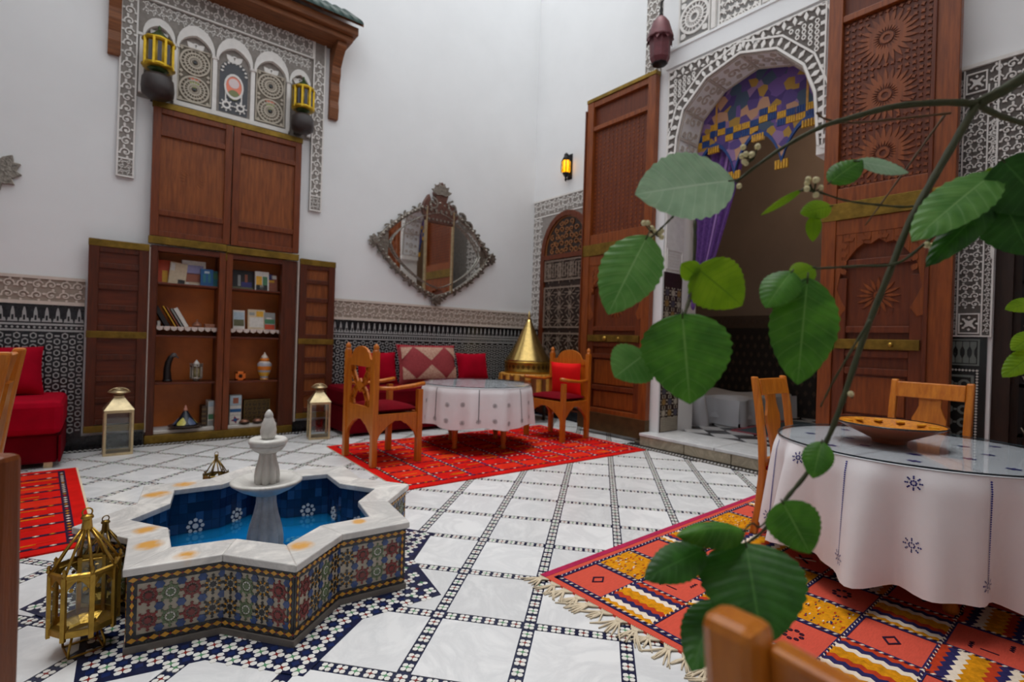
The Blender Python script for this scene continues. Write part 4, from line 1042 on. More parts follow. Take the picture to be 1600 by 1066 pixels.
o = thing('patterned_box', 'tall white and green patterned box against the cupboard divider', 'box', (1.04,6.96,z0)); b = B(); b.box(-0.03,0,0,0.03,0.2,0.30); b.obj('body', c_wh, o, local=True, bevel=0.003)
for k, m in enumerate((c_sil,c_gr,c_wh,c_sky)): b = B(); b.box(-0.026,-0.0015,0.01+k*0.075,0.026,0,0.07+k*0.075); b.obj('pattern_tile', m, o, local=True)
# right bay
book(1.345, z3-0.012, 0.26, 0.25, 0.03, c_bk, 'dark album showing two figures, leaning on the top right shelf', [(0.05,0.02,0.95,0.16,c_ol),(0.3,0.2,0.42,0.75,c_sil),(0.45,0.16,0.9,0.42,c_ind),(0.6,0.4,0.72,0.8,c_rs)], 7.0, -0.12)
book(1.555, z3-0.012, 0.16, 0.25, 0.03, c_wh, 'white-bordered book with yellow picture on the top right shelf', [(0.08,0.06,0.9,0.32,c_bk),(0.08,0.32,0.5,0.76,c_ye),(0.55,0.32,0.9,0.76,c_gr),(0.35,0.12,0.6,0.3,c_wh)], 6.95, -0.10)
book(1.69, z3-0.012, 0.12, 0.23, 0.03, c_rs, 'rust and navy book at the right end of the top right shelf', [(0.05,0.7,0.5,1.0,c_ind),(0.4,0.75,0.9,0.95,c_wh),(0.1,0.55,0.7,0.68,c_ye)], 7.0, -0.10)
book(1.315, z2, 0.13, 0.23, 0.02, c_wh, 'grey and white leaflet with an arch-shaped photo', [(0.06,0.15,0.94,0.5,c_ol),(0.06,0.5,0.94,0.9,c_sky)], 6.98, -0.14)
book(1.51, z2, 0.20, 0.25, 0.02, c_cr, 'large cream brochure in the middle of the right lace shelf', [(0.5,0.65,0.9,0.92,c_ye),(0.1,0.7,0.4,0.85,c_sil),(0.1,0.1,0.9,0.6,c_wh)], 6.97, -0.14)
book(1.665, z2, 0.13, 0.22, 0.02, c_sil, 'green and red patterned leaflet at the right end of the lace shelf', [(0.05,0.35,0.95,0.6,c_gr),(0.05,0.02,0.95,0.3,c_or),(0.2,0.62,0.7,0.7,c_wh)], 6.97, -0.14)
o = thing('wooden_trinket', 'small square orange wooden box with a star opening', 'ornament', (1.345,6.95,z1))
om_ = mat('bright_orange_wood', rgb(226,112,30), 0.45)
b = B(); R = 0.055
for a in ((-R,0,-0.028,2*R),(0.028,0,R,2*R)): b.box(a[0],0,a[1],a[2],0.06,a[3])
b.box(-R,0,0,R,0.06,0.025); b.box(-R,0,2*R-0.025,R,0.06,2*R); b.obj('frame', om_, o, local=True, bevel=0.003)
b = B(); b.box(-0.028,0.03,0.025,0.028,0.035,2*R-0.025); b.obj('dark_back', w_dark, o, local=True)
b = B(); b.M = Matrix(((1,0,0,0),(0,0,-1,0.012),(0,1,0,R),(0,0,0,1))); b.strip(starp(0,0,0.03,0.02,6)+[starp(0,0,0.03,0.02,6)[0]], starp(0,0,0.042,0.036,6)+[starp(0,0,0.042,0.036,6)[0]],0,0.012); b.obj('star_fret', om_, o, local=True)
o = thing('striped_ginger_jar', 'lidded jar striped orange, yellow and grey-white on the right shelf', 'jar', (1.615,6.97,z1))
jp = [(0.045,0,0),(0.05,0.01,0),(0.042,0.025,1),(0.048,0.05,2),(0.062,0.08,2),(0.068,0.10,1),(0.078,0.125,3),(0.082,0.15,3),(0.084,0.175,1),(0.082,0.20,1),(0.068,0.22,4),(0.048,0.24,4)]
jm = [mat('jar_ochre', rgb(196,136,70),0.3), mat('jar_grey', rgb(168,164,170),0.3,var=0.2,scale=60), mat('jar_yellow', rgb(212,158,36),0.3,var=0.15,scale=60), mat('jar_orange', rgb(214,120,28),0.3,var=0.15,scale=60), mat('jar_cream', rgb(222,206,190),0.3)]
b = B()
for k in range(len(jp)-1):
    b.mi = jp[k][2]; n = 24
    b.add([(r*cos(2*PI*i/n),r*sin(2*PI*i/n),z) for r,z,_ in (jp[k],jp[k+1]) for i in range(n)], [(i,(i+1)%n,n+(i+1)%n,n+i) for i in range(n)], True)
b.obj('body', jm, o, local=True)
b = B(); b.lathe([(0.055,0.24),(0.058,0.255),(0.05,0.27),(0.045,0.275)],24); b.obj('collar', jm[3], o, local=True)
b = B(); b.lathe([(0.045,0.275),(0.04,0.29),(0.022,0.315),(0.01,0.33),(0.008,0.345),(0.0,0.352)],24); b.obj('lid', jm[4], o, local=True)
o = thing('tile_stack', 'upright block of blue, white and red painted tiles, bottom right shelf', 'tiles', (1.30,6.95,z0))
b = B(); b.box(-0.065,0,0,0.065,0.12,0.36); b.obj('body', c_sil, o, local=True)
for (a0,c0,a1,c1,m) in ((-0.06,0.005,0.06,0.115,c_wh),(-0.06,0.12,0.06,0.235,c_wh),(-0.06,0.155,0.06,0.195,c_bl),(-0.06,0.24,0.06,0.355,c_sky),(-0.03,0.26,0.03,0.33,c_rs)):
    b = B(); b.box(a0,-0.003 if m is not c_bl and m is not c_rs else -0.005,c0,a1,0,c1); b.obj('painted_tile', m, o, local=True)
b = B(); b.M = Matrix(((1,0,0,0),(0,0,-1,-0.003),(0,1,0,0.06),(0,0,0,1))); b.prism(starp(0,0,0.05,0.022,4,0.2),0,0.002); b.mi = 1; b.prism(ngon(0,0,0.02,8),0.002,0.004); b.obj('painted_star', [pm('wine_print',128,40,80), c_bl], o, local=True)
o = thing('filigree_box', 'square gold filigree panel box behind three small bowls', 'box', (1.555,7.02,z0))
fg = mat('gold_filigree', rgb(112,88,40), 0.5, 0.3, 0.3, 40)
b = B(); b.box(-0.15,0,0,0.15,0.08,0.29); b.obj('body', mat('dark_gold_ground', rgb(62,44,22),0.6), o, local=True)
b = B(); b.M = Matrix(((1,0,0,0),(0,0,-1,0),(0,1,0,0),(0,0,0,1))); frame_strip(b,-0.15,0,0.15,0.29,0.012,0,0.006); arabesque(b,-0.135,0.012,0.135,0.278,0.055,0,0.005,3); stuff(b.obj('filigree', fg, o, local=True))
for k, x in enumerate((1.40,1.545,1.685)):
    lathe_thing('small_bowl', ('leftmost','middle','rightmost')[k]+' of three small dark bowls in front of the filigree box', 'bowl', x, 6.93, z0, [('body',MATS['dark_pottery'],[(0.025,0),(0.05,0.012),(0.062,0.03),(0.058,0.032)]),('lid',cop,[(0.057,0.031),(0.045,0.05),(0.02,0.062),(0.0,0.066)])], 'small bowls on the bottom shelf')

rl = thing('room_fill_lamp', 'small round fill lamp added to brighten the room, hidden above the pelmet', 'lamp', (7.6,2.6,4.6))  # unseen lamp added only to lift the dark room
b = B(); b.ball((0,0,0.1),0.08,12,8); b.obj('fill_lamp_globe', mat('fill_lamp_glass', rgb(255,220,170), 0.4, emit=(rgb(255,214,160), 3.0)), rl, local=True); b = B(); b.tube([(0,0,0.17),(0,0,0.40)],0.01,8); b.obj('fill_lamp_rod', iron, rl, local=True)
ld = bpy.data.lights.new('room_fill_light','POINT'); ld.energy = 22; ld.color = (1.0,0.80,0.6); ld.shadow_soft_size = 0.1; lo_ = bpy.data.objects.new('room_fill_light', ld); lo_.location = (7.6,2.6,4.55); COL.objects.link(lo_)  # light of the added fill lamp
# ================================================================== DOORS
def sunburst(b, cu, cv, r, n, h0, h1):
    for i in range(n):
        t = 2*PI*i/n; b.prism(leafp(cu+r*0.25*cos(t), cv+r*0.25*sin(t), t, r*0.75, r*0.16), h0, h1)
    ring(b, cu, cv, r*0.12, r*0.22, 10, h0, h1)
def big_leaf(F, u0, u1, zt, name, label, flip):
    d = thing(name, label, 'door', tuple(F @ Vector(((u0+u1)/2, 0.02, 0.05)))); d['kind'] = 'structure'
    w = 0.12; T = 0.09
    def bx(nm, m, a0, z0, a1, z1, o0, o1, bev=0.005, parent=None):
        b = B(); b.M = F; b.box(a0,z0,o0,a1,z1,o1); return b.obj(nm, m, parent or d, bevel=bev)
    bx('stile', w_door, u0,0.05,u0+w,zt,0,T); bx('stile', w_door, u1-w*1.5 if flip else u1-w,0.05,u1,zt,0,T)
    ui0, ui1 = u0+w, (u1-w*1.5 if flip else u1-w)
    bx('backing', w_doord, ui0,0.05,ui1,zt,0,0.03,0)
    for z0, z1 in ((0.05,0.36),(2.36,2.50),(2.66,2.80),(zt-0.42,zt-0.36),(zt-0.08,zt)): bx('rail', w_door, ui0,z0,ui1,z1,0,T-0.01)
    # lower field with a lobed arch
    c = (ui0+ui1)/2; hw = (ui1-ui0)/2
    bx('inner_stile', w_doord, ui0,0.36,ui0+0.10,1.95,0.03,T-0.02); bx('inner_stile', w_doord, ui1-0.10,0.36,ui1,1.95,0.03,T-0.02)
    for z0, z1 in ((0.62,0.68),(1.06,1.12),(1.22,1.28),(1.44,1.50),(2.06,2.12)): bx('lower_rail', w_doord, ui0+0.10,z0,ui1-0.10,z1,0.03,T-0.025)
    b = B(); b.M = F
    up = [(ui0+2*hw*i/12, 2.36) for i in range(13)]; lo = []
    for i in range(13):
        t = i/12; x = -1+2*t; y = 1.72+0.52*max(0,1-abs(x)**2.4)**0.6+0.05*abs(sin(t*PI*5))
        lo.append((c+x*hw, y))
    b.strip(lo, up, 0.03, T-0.015)
    for q in (-1,1): b.prism([(c+q*hw,1.9),(c+q*hw,1.60),(c+q*(hw-0.05),1.58),(c+q*(hw-0.10),1.66),(c+q*(hw-0.06),1.74)],0.03,T-0.015)
    b.obj('lobed_arch', w_door, d, bevel=0.004)
    b = B(); b.M = F; sunburst(b, c, 1.78, 0.17, 16, 0.03, 0.04)
    for i in range(9): b.prism(leafp(ui0+0.08+i*(2*hw-0.16)/8, 2.29, PI/2+(0.6 if i%2 else -0.6), 0.05, 0.05), T-0.015, T-0.005)
    for q in (-1,1):
        for k in range(4): b.prism(leafp(c+q*(hw-0.09), 1.98+k*0.08, PI/2-q*0.5, 0.07, 0.05), T-0.015, T-0.006)
    stuff(b.obj('arch_carving', w_door, d))
    bx('plain_panel', w_door, ui0+0.12,0.70,ui1-0.12,1.04,0.03,0.04); bx('plain_panel', w_door, ui0+0.12,0.38,ui1-0.12,0.60,0.03,0.04)
    # upper carved field
    z0, z1 = 2.80, zt-0.42
    b = B(); b.M = F
    for k in range(3 if flip else 0): sunburst(b, c, z0+(z1-z0)*(0.17+0.33*k), 0.24, 24, 0.03, 0.040)
    rn_ = random.Random(5)
    for i in range(13):
        for j in range(26):
            u = ui0+0.03+i*(2*hw-0.06)/12; z = z0+0.03+j*(z1-z0-0.06)/25
            if not flip and (b.prism(starp(u, z, 0.020, 0.012, 4, rn_.random()), 0.03, 0.035) or True): continue
            if all(math.hypot(u-c, z-(z0+(z1-z0)*(0.17+0.33*k))) > 0.22 for k in range(3)): b.prism(starp(u, z, 0.022, 0.010, 4, rn_.random()), 0.03, 0.042)
    stuff(b.obj('carved_field', w_door, d))
    for z in (2.50,): bx('brass_band', brass_s, u0-0.004,z,u1+0.004,z+0.16,0,T+0.006,0.003)
    bx('brass_cap', brass_s, u0-0.005,zt,u1+0.005,zt+0.05,-0.004,T+0.008,0.003)
    bx('foot_plate', mat('dark_brass_plate', rgb(86,64,34),0.5,0.5,0.3,8), u0-0.003,0.05,u1+0.003,0.30,0,T+0.004,0.003)
    bl = bx('bolt_bar', brass_s, ui0+0.02,1.29,ui1-0.02,1.38,T-0.02,T+0.004,0.003)
    b = B()
    for q in (-0.12,0.12):
        p = F @ Vector((c+q,1.335,T+0.015)); b.ball(tuple(p),(0.02,0.035,0.03) if q < 0 else (0.016,0.02,0.02))
    b.obj('bolt_knob', brass, bl)
    bx('astragal', w_doord, ui1 if flip else u0-0.02,0.36,(ui1+0.03) if flip else u0,zt-0.1,0.02,T+0.02)
    return d
big_leaf(frame_right(PX-0.012), -5.12, -3.95, 4.71, 'door_1', 'tall carved cedar door leaf folded back on the left of the arch', False)
big_leaf(frame_right(PX-0.012), -1.975, -0.99, 4.80, 'door_2', 'tall carved cedar door leaf right of the arch, behind the leafy branch', True)
# supports: pivots from the portal block for the free leaf
# small arched door with turned-wood lattice
FS = frame_right(RX-0.002)
d3 = thing('door_3', 'small arched door with brown wooden frame and pale fretwork lattice', 'door', (RX,ac,0)); d3['kind'] = 'structure'
def arcp(r0, rz, n=14, s0=sp): return [(-ac-r0*cos(PI*i/n), s0+rz*sin(PI*i/n)) for i in range(n+1)]
b = B(); b.M = FS
b.strip([( -ac-(ar-0.09)*cos(PI*i/14), sp+(0.72-0.09)*sin(PI*i/14)) for i in range(15)], [(-ac-ar*cos(PI*i/14), sp+0.72*sin(PI*i/14)) for i in range(15)], 0, 0.05)
b.box(-ac-ar,0.02,0,-ac-ar+0.09,sp,0.05); b.box(-ac+ar-0.09,0.02,0,-ac+ar,sp,0.05); b.box(-ac-ar+0.09,sp-0.08,0,-ac+ar-0.09,sp,0.05); b.box(-ac-ar+0.09,0.02,0,-ac+ar-0.09,0.15,0.05)
b.obj('door_frame', w_doord, d3, bevel=0.005)
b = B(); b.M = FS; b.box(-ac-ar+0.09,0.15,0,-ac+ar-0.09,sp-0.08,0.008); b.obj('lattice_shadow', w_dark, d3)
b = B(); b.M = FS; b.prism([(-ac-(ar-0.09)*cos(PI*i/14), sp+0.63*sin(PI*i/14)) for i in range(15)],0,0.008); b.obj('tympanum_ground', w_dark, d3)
fret = mat('greyed_fretwork', rgb(134,116,102), 0.6, var=0.25, scale=30)
b = B(); b.M = FS; u0, u1 = -ac-ar+0.09, -ac+ar-0.09; hw_ = (u1-u0)/2
for a, z0, z1 in ((0.02,2.30,2.66),(0.02,1.50,2.20),(0.02,0.75,1.42),(0.02,0.2,0.70)):
    frame_strip(b, u0, z0, u1, z1, 0.03, 0.008, 0.03)
    n = max(2, round((z1-z0)/0.24)); h = (z1-z0)/n
    for j in range(n):
        for i in range(4):
            cu_ = u0+(i+0.5)*(u1-u0)/4; cz = z0+(j+0.5)*h
            b.prism(starp(cu_, cz, 0.055, 0.03, 8), 0.008, 0.024)
            for q in range(8):
                t = q*PI/4+PI/8; ribbon(b, [(cu_+0.05*cos(t),cz+0.05*sin(t)),(cu_+0.135*cos(t+0.25),cz+0.135*sin(t+0.25))], 0.014, 0.008, 0.022)
for i in range(14): b.prism(rectp(u0+0.02+i*0.06,2.36,u0+0.04+i*0.06,2.60),0.008,0.022)
stuff(b.obj('fretwork', fret, d3))
b = B(); b.M = FS
for i in range(9):
    for j in range(5):
        u = u0+0.06+i*(u1-u0-0.12)/8; z = sp+0.06+j*0.115
        if ((u+ac)/(ar-0.15))**2+((z-sp)/0.55)**2 < 1.0: ribbon(b, spiral(u, z, 0.055, 1.1, i, 1 if (i+j)%2 else -1), 0.016, 0.008, 0.024)
b.strip([(-ac-0.49*cos(PI*i/14), sp+0.61*sin(PI*i/14)) for i in range(15)],[(-ac-0.51*cos(PI*i/14), sp+0.63*sin(PI*i/14)) for i in range(15)],0.008,0.02)
stuff(b.obj('tympanum_scrolls', mat('honey_fretwork', rgb(150,96,52), 0.5, var=0.2), d3))
# dark doorway at the right edge with scrolled ironwork
d4 = thing('door_4', 'blackish wooden door with scrolled iron grille at the right edge', 'door', (5.80,0,0)); d4['kind'] = 'structure'
F4 = frame_right(5.80)
b = B(); b.M = F4; b.prism([(-y,z) for y,z in D4],0,0.03,True); b.obj('door_panel', w_dark, d4)
b = B(); b.M = F4
b.strip([(u*0.86,z*0.975 if z > 2 else z) for u,z in [(-y,z) for y,z in D4]], [(-y,z) for y,z in D4], 0.03, 0.10); b.obj('door_frame', w_dark, d4)
b = B(); b.M = F4
for z in (0.62,1.02,1.42,1.85): b.box(-0.62,z,0.03,0.6,z+0.03,0.05)
for u in (-0.62,-0.02,0.57): b.box(u,0.3,0.03,u+0.03,2.4,0.05)
b.obj('grille_bars', iron, d4)
b = B()
for i in range(4):
    for j in range(4):
        cu_, cz = -0.46+i*0.30, 0.80+j*0.41
        for q in (0,PI): b.tube([tuple(F4 @ Vector((x,z,0.06))) for x,z in spiral(cu_+0.04*cos(q), cz+0.10*sin(q+PI/2), 0.10, 1.3, q, 1)], 0.009, 6)
b.obj('grille_scrolls', mat('worn_iron', rgb(96,84,74), 0.4, 0.7), d4)

# ================================================================== MIRROR
mi = thing('venetian_mirror', 'large silver-framed faceted mirror with crowned top on the white wall', 'mirror', (4.03,BY,1.84))
FM = frame_back(BY); mc = (4.03, 2.62)
def diam(a, bt, bb, p=1.25, n=40):
    out = []
    for i in range(n):
        t = 2*PI*i/n; c_, s_ = cos(t), sin(t); k = (abs(c_)**p+abs(s_)**p)**(-1/p); out.append((mc[0]+a*c_*k, mc[1]+(bt if s_ > 0 else bb)*s_*k))
    return out
def lerp_ring(b, A, Bp, h0, h1):
    n = len(A)
    for i in range(n): b.prism([A[i],A[(i+1)%n],Bp[(i+1)%n],Bp[i]],h0,h1,True)
o_ = diam(1.02,0.76,0.76,1.30); m_ = diam(0.94,0.69,0.69,1.34); i_2 = diam(0.79,0.575,0.575,1.42)
b = B(); b.M = FM; b.prism(o_,0.0,0.03); b.obj('backboard', silver, mi)
b = B(); b.M = FM
def pane(poly, h, tilt):   # flat facet leaning in x
    vs = [(u,v,h+tilt*(u-mc[0])) for u,v in poly]; b.add(vs,[tuple(range(len(vs)))])
xl, xr = mc[0]-0.22, mc[0]+0.26
def cutx(poly, lo, hi):
    return clip(poly, lo, -99, hi, 99)
for lo, hi, tl, nm in ((-9,xl,0.03,'left_pane'),(xl,xr,0.0,'centre_pane'),(xr,9,-0.03,'right_pane')):
    b = B(); b.M = FM; p = cutx(m_,lo,hi); pane(p, 0.055, tl); b.obj(nm, mirror_m, mi)
b = B(); b.M = FM
lerp_ring(b, diam(0.805,0.588,0.588,1.41), i_2, 0.05, 0.082); b.obj('inner_bead', silver, mi)
b = B(); b.M = FM; lerp_ring(b, o_, m_, 0.03, 0.07); b.obj('outer_frame', silver, mi, bevel=0.006)
for x in (xl, xr):
    vv = [v for u,v in m_ if abs(u-x) < 0.12]; b = B(); b.M = FM; b.box(x-0.012,min(vv),0.05,x+0.012,max(vv),0.08); b.obj('pane_bar', lant_silver, mi)
b = B()
for k, (u,v) in enumerate(diam(0.98,0.725,0.725,1.31,72)): b.ball(tuple(FM @ Vector((u,v,0.075))), 0.016 if k % 2 else 0.024, 8, 5)
for (u,v) in diam(0.80,0.583,0.583,1.41,80): b.ball(tuple(FM @ Vector((u,v,0.07))), 0.014, 6, 4)
stuff(b.obj('frame_beads', silver, mi))
for (u0,v0,r,sg) in ((-1.02,0,0.12,1),(1.02,0,0.12,-1),(0,-0.74,0.13,1)):
    b = B(); b.M = FM; u, v = mc[0]+u0, mc[1]+v0
    for q in range(5): t = math.atan2(v0,u0)+(q-2)*0.62; b.prism(leafp(u-0.04*cos(t),v-0.04*sin(t),t,r*1.25,r*0.6),0.03,0.075)
    b.prism(ngon(u,v,0.05,10),0.03,0.09); b.obj('corner_ornament', silver, mi, bevel=0.004)
# scrolls along the edges and crown
b = B(); b.M = FM
for k, (u, v) in enumerate(diam(1.01,0.752,0.752,1.29,36)):
    if k % 9: ribbon(b, spiral(u, v, 0.05, 1.1, 2*PI*k/36, 1 if k % 2 else -1), 0.02, 0.03, 0.062)
stuff(b.obj('edge_scrolls', silver, mi))
crown = B(); crown.M = FM; cz0 = mc[1]+0.66
cr_m = mat('copper_brown_carving', rgb(110,76,66), 0.4, 0.6, 0.4, 30, bump=0.5, bscale=50)
crown.prism([(mc[0]-0.215,cz0-0.25),(mc[0]+0.255,cz0-0.25),(mc[0]+0.34,cz0-0.10),(mc[0]+0.30,cz0+0.05),(mc[0]+0.12,cz0+0.10),(mc[0]+0.15,cz0+0.20),(mc[0]+0.10,cz0+0.34),(mc[0]+0.03,cz0+0.40),(mc[0]-0.05,cz0+0.34),(mc[0]-0.10,cz0+0.22),(mc[0]-0.06,cz0+0.10),(mc[0]-0.14,cz0+0.06),(mc[0]-0.19,cz0+0.18),(mc[0]-0.26,cz0+0.06),(mc[0]-0.30,cz0-0.10)],0.0,0.078)
crown.obj('crown_plate', cr_m, mi, bevel=0.008)
b = B(); b.M = FM
for k in range(6): b.prism(leafp(mc[0]+0.02,cz0+0.20,PI/2+(k-2.5)*0.5,0.19,0.08),0.078,0.095)
for k in range(7): b.prism(ngon(mc[0]-0.25+k*0.09,cz0-0.06,0.025,8),0.078,0.095); b.prism(ngon(mc[0]-0.19+k*0.068,cz0-0.20,0.02,8),0.078,0.095)
for q in (-1,1): ribbon(b, spiral(mc[0]+0.18*q+0.05,cz0+0.04,0.10,1.2,PI/2,q),0.03,0.06,0.09)
for q in (0.42,0.55): ribbon(b, spiral(mc[0]+q,cz0-0.10-(q-0.42)*0.9,0.09,1.1,2,-1),0.03,0.02,0.07)
stuff(b.obj('crown_scrolls', silver, mi))
sv = thing('silver_ornament', 'corner of a silver carved wall ornament at the far left edge', 'wall ornament', (-0.84,BY,2.65))
b = B(); b.M = FB
for q in range(5): t = (q-2)*0.55; b.prism(leafp(-0.88+0.02*q,2.73,t,0.20,0.12),0,0.04)
b.prism(ngon(-0.93,2.73,0.09,12),0,0.05); b.obj('carved_tip', silver, sv, bevel=0.005); b = B(); b.M = FB; b.box(-1.3,2.55,0,-0.92,2.92,0.035); b.obj('plate', silver, sv)

# ================================================================== WALL LANTERNS
def wall_lantern(x, z, s, label):
    o = thing('wall_lantern', label, 'lantern', (x,BY-0.24,z), 0, 'lanterns on the corbels above the cupboard')
    b = B(); n = 8; R = 0.135*s
    for i in range(n): t = 2*PI*i/n+PI/8; b.box(R*cos(t)-0.011,R*sin(t)-0.011,0.07*s,R*cos(t)+0.011,R*sin(t)+0.011,0.36*s)
    for zz in (0.06,0.33): b.lathe([(R*0.95,zz*s),(R*1.14,zz*s+0.01),(R*1.14,zz*s+0.035),(R*0.95,zz*s+0.045)],8)
    b.obj('cage', mat('yellow_brass', rgb(190,154,40),0.35,0.8,0.2,20), o, local=True)
    b = B(); b.lathe([(R*0.86,0.08*s),(R*0.86,0.35*s)],8); b.obj('pane_ring', amber_off, o, local=True)
    b = B()
    for i in range(n):
        t = 2*PI*(i+0.5)/n+PI/8; b.box(R*0.82*cos(t)-0.018,R*0.80*sin(t)-0.018,0.11*s,R*0.80*cos(t)+0.018,R*0.80*sin(t)+0.018,0.32*s)
    b.obj('dark_inset', mat('dark_lantern_glass', rgb(46,44,54),0.2), o, local=True)
    b = B(); b.lathe([(R*1.0,0.37*s),(R*0.55,0.42*s),(R*0.2,0.47*s),(0.010,0.49*s),(0.016,0.51*s),(0.0,0.54*s)],8); b.obj('green_dome', mat('dark_green_metal', rgb(52,72,28),0.4,0.5,0.3,12), o, local=True)
    b = B(); b.lathe([(0.03*s,0.015),(0.055*s,0.03*s),(R*0.8,0.065*s)],8); b.lathe([(0.05*s,0.0),(0.05*s,0.02)],12); b.obj('stem', MATS['dark_green_metal'], o, local=True)
    return o
def corbel(x, z, s, label):
    o = thing('lantern_corbel', label, 'corbel', (x,BY-0.24,z-0.24*s), 0, 'corbels under the wall lanterns')
    b = B(); b.lathe([(0.10*s,0.0),(0.145*s,0.03*s),(0.152*s,0.10*s),(0.145*s,0.19*s),(0.11*s,0.235*s),(0.0,0.24*s)],20); b.obj('drum', w_corbel, o, local=True)
    b = B(); b.box(-0.05*s,0.08,0.03,0.05*s,0.24,0.16*s); b.obj('arm', w_corbel, o, local=True)
for x, z, s, w_ in ((0.41,3.99,1.0,'left'),(1.91,4.02,0.90,'right')):
    corbel(x, z, s, 'dark round corbel carrying the '+w_+' lantern above the cupboard'); wall_lantern(x, z, s, 'yellow brass octagonal lantern on the '+w_+' corbel above the cupboard')
sc = thing('wall_sconce', 'small black wall lamp with glowing amber glass beside the tall door', 'lamp', (RX,6.07,3.98))
b = B(); c = (RX-0.10,6.07,4.17); b.lathe([(0.055,-0.10),(0.07,-0.08),(0.07,0.09),(0.055,0.11)],8,c); b.obj('amber_globe', amber, sc)
b = B(); b.lathe([(0.0,-0.25),(0.02,-0.22),(0.015,-0.18),(0.05,-0.13),(0.06,-0.10)],10,c); b.lathe([(0.075,0.10),(0.05,0.15),(0.035,0.18),(0.04,0.2),(0.0,0.24)],10,c)
for i in range(8): t = i*PI/4; b.tube([(c[0]+0.074*cos(t),c[1]+0.074*sin(t),c[2]-0.10),(c[0]+0.082*cos(t),c[1]+0.082*sin(t),c[2]),(c[0]+0.074*cos(t),c[1]+0.074*sin(t),c[2]+0.10)],0.007,5)
b.obj('iron_cage', iron, sc); b = B(); b.box(RX-0.012,6.02,3.98,RX-0.001,6.12,4.40); b.tube([(RX-0.01,6.07,4.0),(RX-0.10,6.07,3.96)],0.01,6); b.obj('backplate', iron, sc)
hl = thing('hanging_lantern', 'maroon pierced metal lantern with pointed dome above the tall door', 'lantern', (5.25,3.80,4.70)); hl.scale = (0.77,0.77,0.77)
c = (5.25,3.80,4.70)
b = B(); b.lathe([(0.12,0.02),(0.155,0.10),(0.165,0.36),(0.17,0.42)],8,c,smooth=False); b.obj('drum', rust, hl)
b = B(); b.lathe([(0.10,0.0),(0.13,0.02)],8,c); b.obj('drum_floor', iron, hl)
b = B(); b.lathe([(0.20,0.40),(0.19,0.44),(0.16,0.54),(0.125,0.66),(0.075,0.74),(0.03,0.78)],24,c,12,0.08)
for i in range(8): t = i*PI/4+PI/8; b.add([(c[0]+0.19*cos(t-0.3),c[1]+0.19*sin(t-0.3),c[2]+0.44),(c[0]+0.22*cos(t),c[1]+0.22*sin(t),c[2]+0.33),(c[0]+0.19*cos(t+0.3),c[1]+0.19*sin(t+0.3),c[2]+0.44),(c[0]+0.17*cos(t),c[1]+0.17*sin(t),c[2]+0.42)],[(0,1,2),(0,3,1),(1,3,2),(2,3,0)])
b.obj('dome', rust, hl)
b = B(); b.lathe([(0.03,0.77),(0.035,0.80),(0.02,0.83),(0.03,0.88),(0.015,0.93),(0.022,0.97),(0.0,1.06)],12,c); b.obj('finial', iron, hl)
b = B(); b.tube([(c[0],c[1],c[2]+0.98),(c[0]+0.15,c[1],c[2]+1.22),(c[0]+0.324,c[1],c[2]+1.28)],0.012,8); b.obj('hook', iron, hl)

# ================================================================== CURTAIN, PELMET, BED
cx_ = 5.96
pe = thing('embroidered_pelmet', 'purple and gold patchwork pelmet with scalloped blue edge inside the arch', 'pelmet', (cx_,2.9,3.7))
def patch_mat():
    m = bpy.data.materials.new('patchwork_brocade'); m.use_nodes = True; nt = m.node_tree; p = nt.nodes['Principled BSDF']; p.inputs['Roughness'].default_value = 0.75
    tc = nt.nodes.new('ShaderNodeTexCoord'); v = nt.nodes.new('ShaderNodeTexVoronoi'); v.inputs['Scale'].default_value = 9; nt.links.new(tc.outputs['Object'], v.inputs['Vector'])
    sx = nt.nodes.new('ShaderNodeSeparateColor'); nt.links.new(v.outputs['Color'], sx.inputs[0]); r = nt.nodes.new('ShaderNodeValToRGB'); r.color_ramp.interpolation = 'CONSTANT'
    cs_ = [rgb(112,84,150),rgb(78,58,120),rgb(176,138,60),rgb(150,118,160),rgb(70,88,110),rgb(196,150,120),rgb(92,72,134)]
    e = r.color_ramp.elements; e[0].color = cs_[0]; e[1].position = 1/7; e[1].color = cs_[1]
    for k in range(2,7): q = e.new(k/7); q.color = cs_[k]
    nt.links.new(sx.outputs[0], r.inputs[0]); nt.links.new(r.outputs[0], p.inputs['Base Color']); return m
FPe = frame_right(cx_)
yl, yr = 3.72, 2.06; nS = 42
def low(u):   # scalloped lower edge, deeper at the sides
    t = (u+yl)/(yl-yr)*3; s_ = abs(sin(PI*t)); return 3.42+0.40*s_**0.7
b = B(); b.M = FPe
lo = [(-yl+(yl-yr)*i/nS, low(-yl+(yl-yr)*i/nS)) for i in range(nS+1)]
b.strip(lo, [(u,4.75) for u,_ in lo], 0, 0.02); b.obj('cloth', patch_mat(), pe)
t_bl = mat('peacock_blue_trim', rgb(30,66,130),0.6,var=0.2,scale=40); t_go = mat('gold_trim', rgb(214,160,40),0.6,var=0.25,scale=40)
for k in range(8):
    for r_ in range(2):
        u = -yl+0.02+k*0.205; st_ = abs(((k+0.5)%3.0)-1.5)/1.5; z = 3.80+0.085*r_-0.0*st_+(0.10 if (k % 3) == 1 else 0)
        for h in range(2):
            uu = u+h*0.10; b = B(); b.M = FPe
            for q in range(4): b.box(uu+q*0.025,z,0.02,uu+q*0.025+0.021,z+0.075,0.03)
            stuff(b.obj('trim_block', t_bl if (k+r_+h) % 2 else t_go, pe))
b = B(); b.M = FPe; b.strip([(u,z-0.05) for u,z in lo],[(u,z) for u,z in lo],0.0,0.03); b.obj('blue_edge', t_bl, pe)
b = B(); b.M = FPe
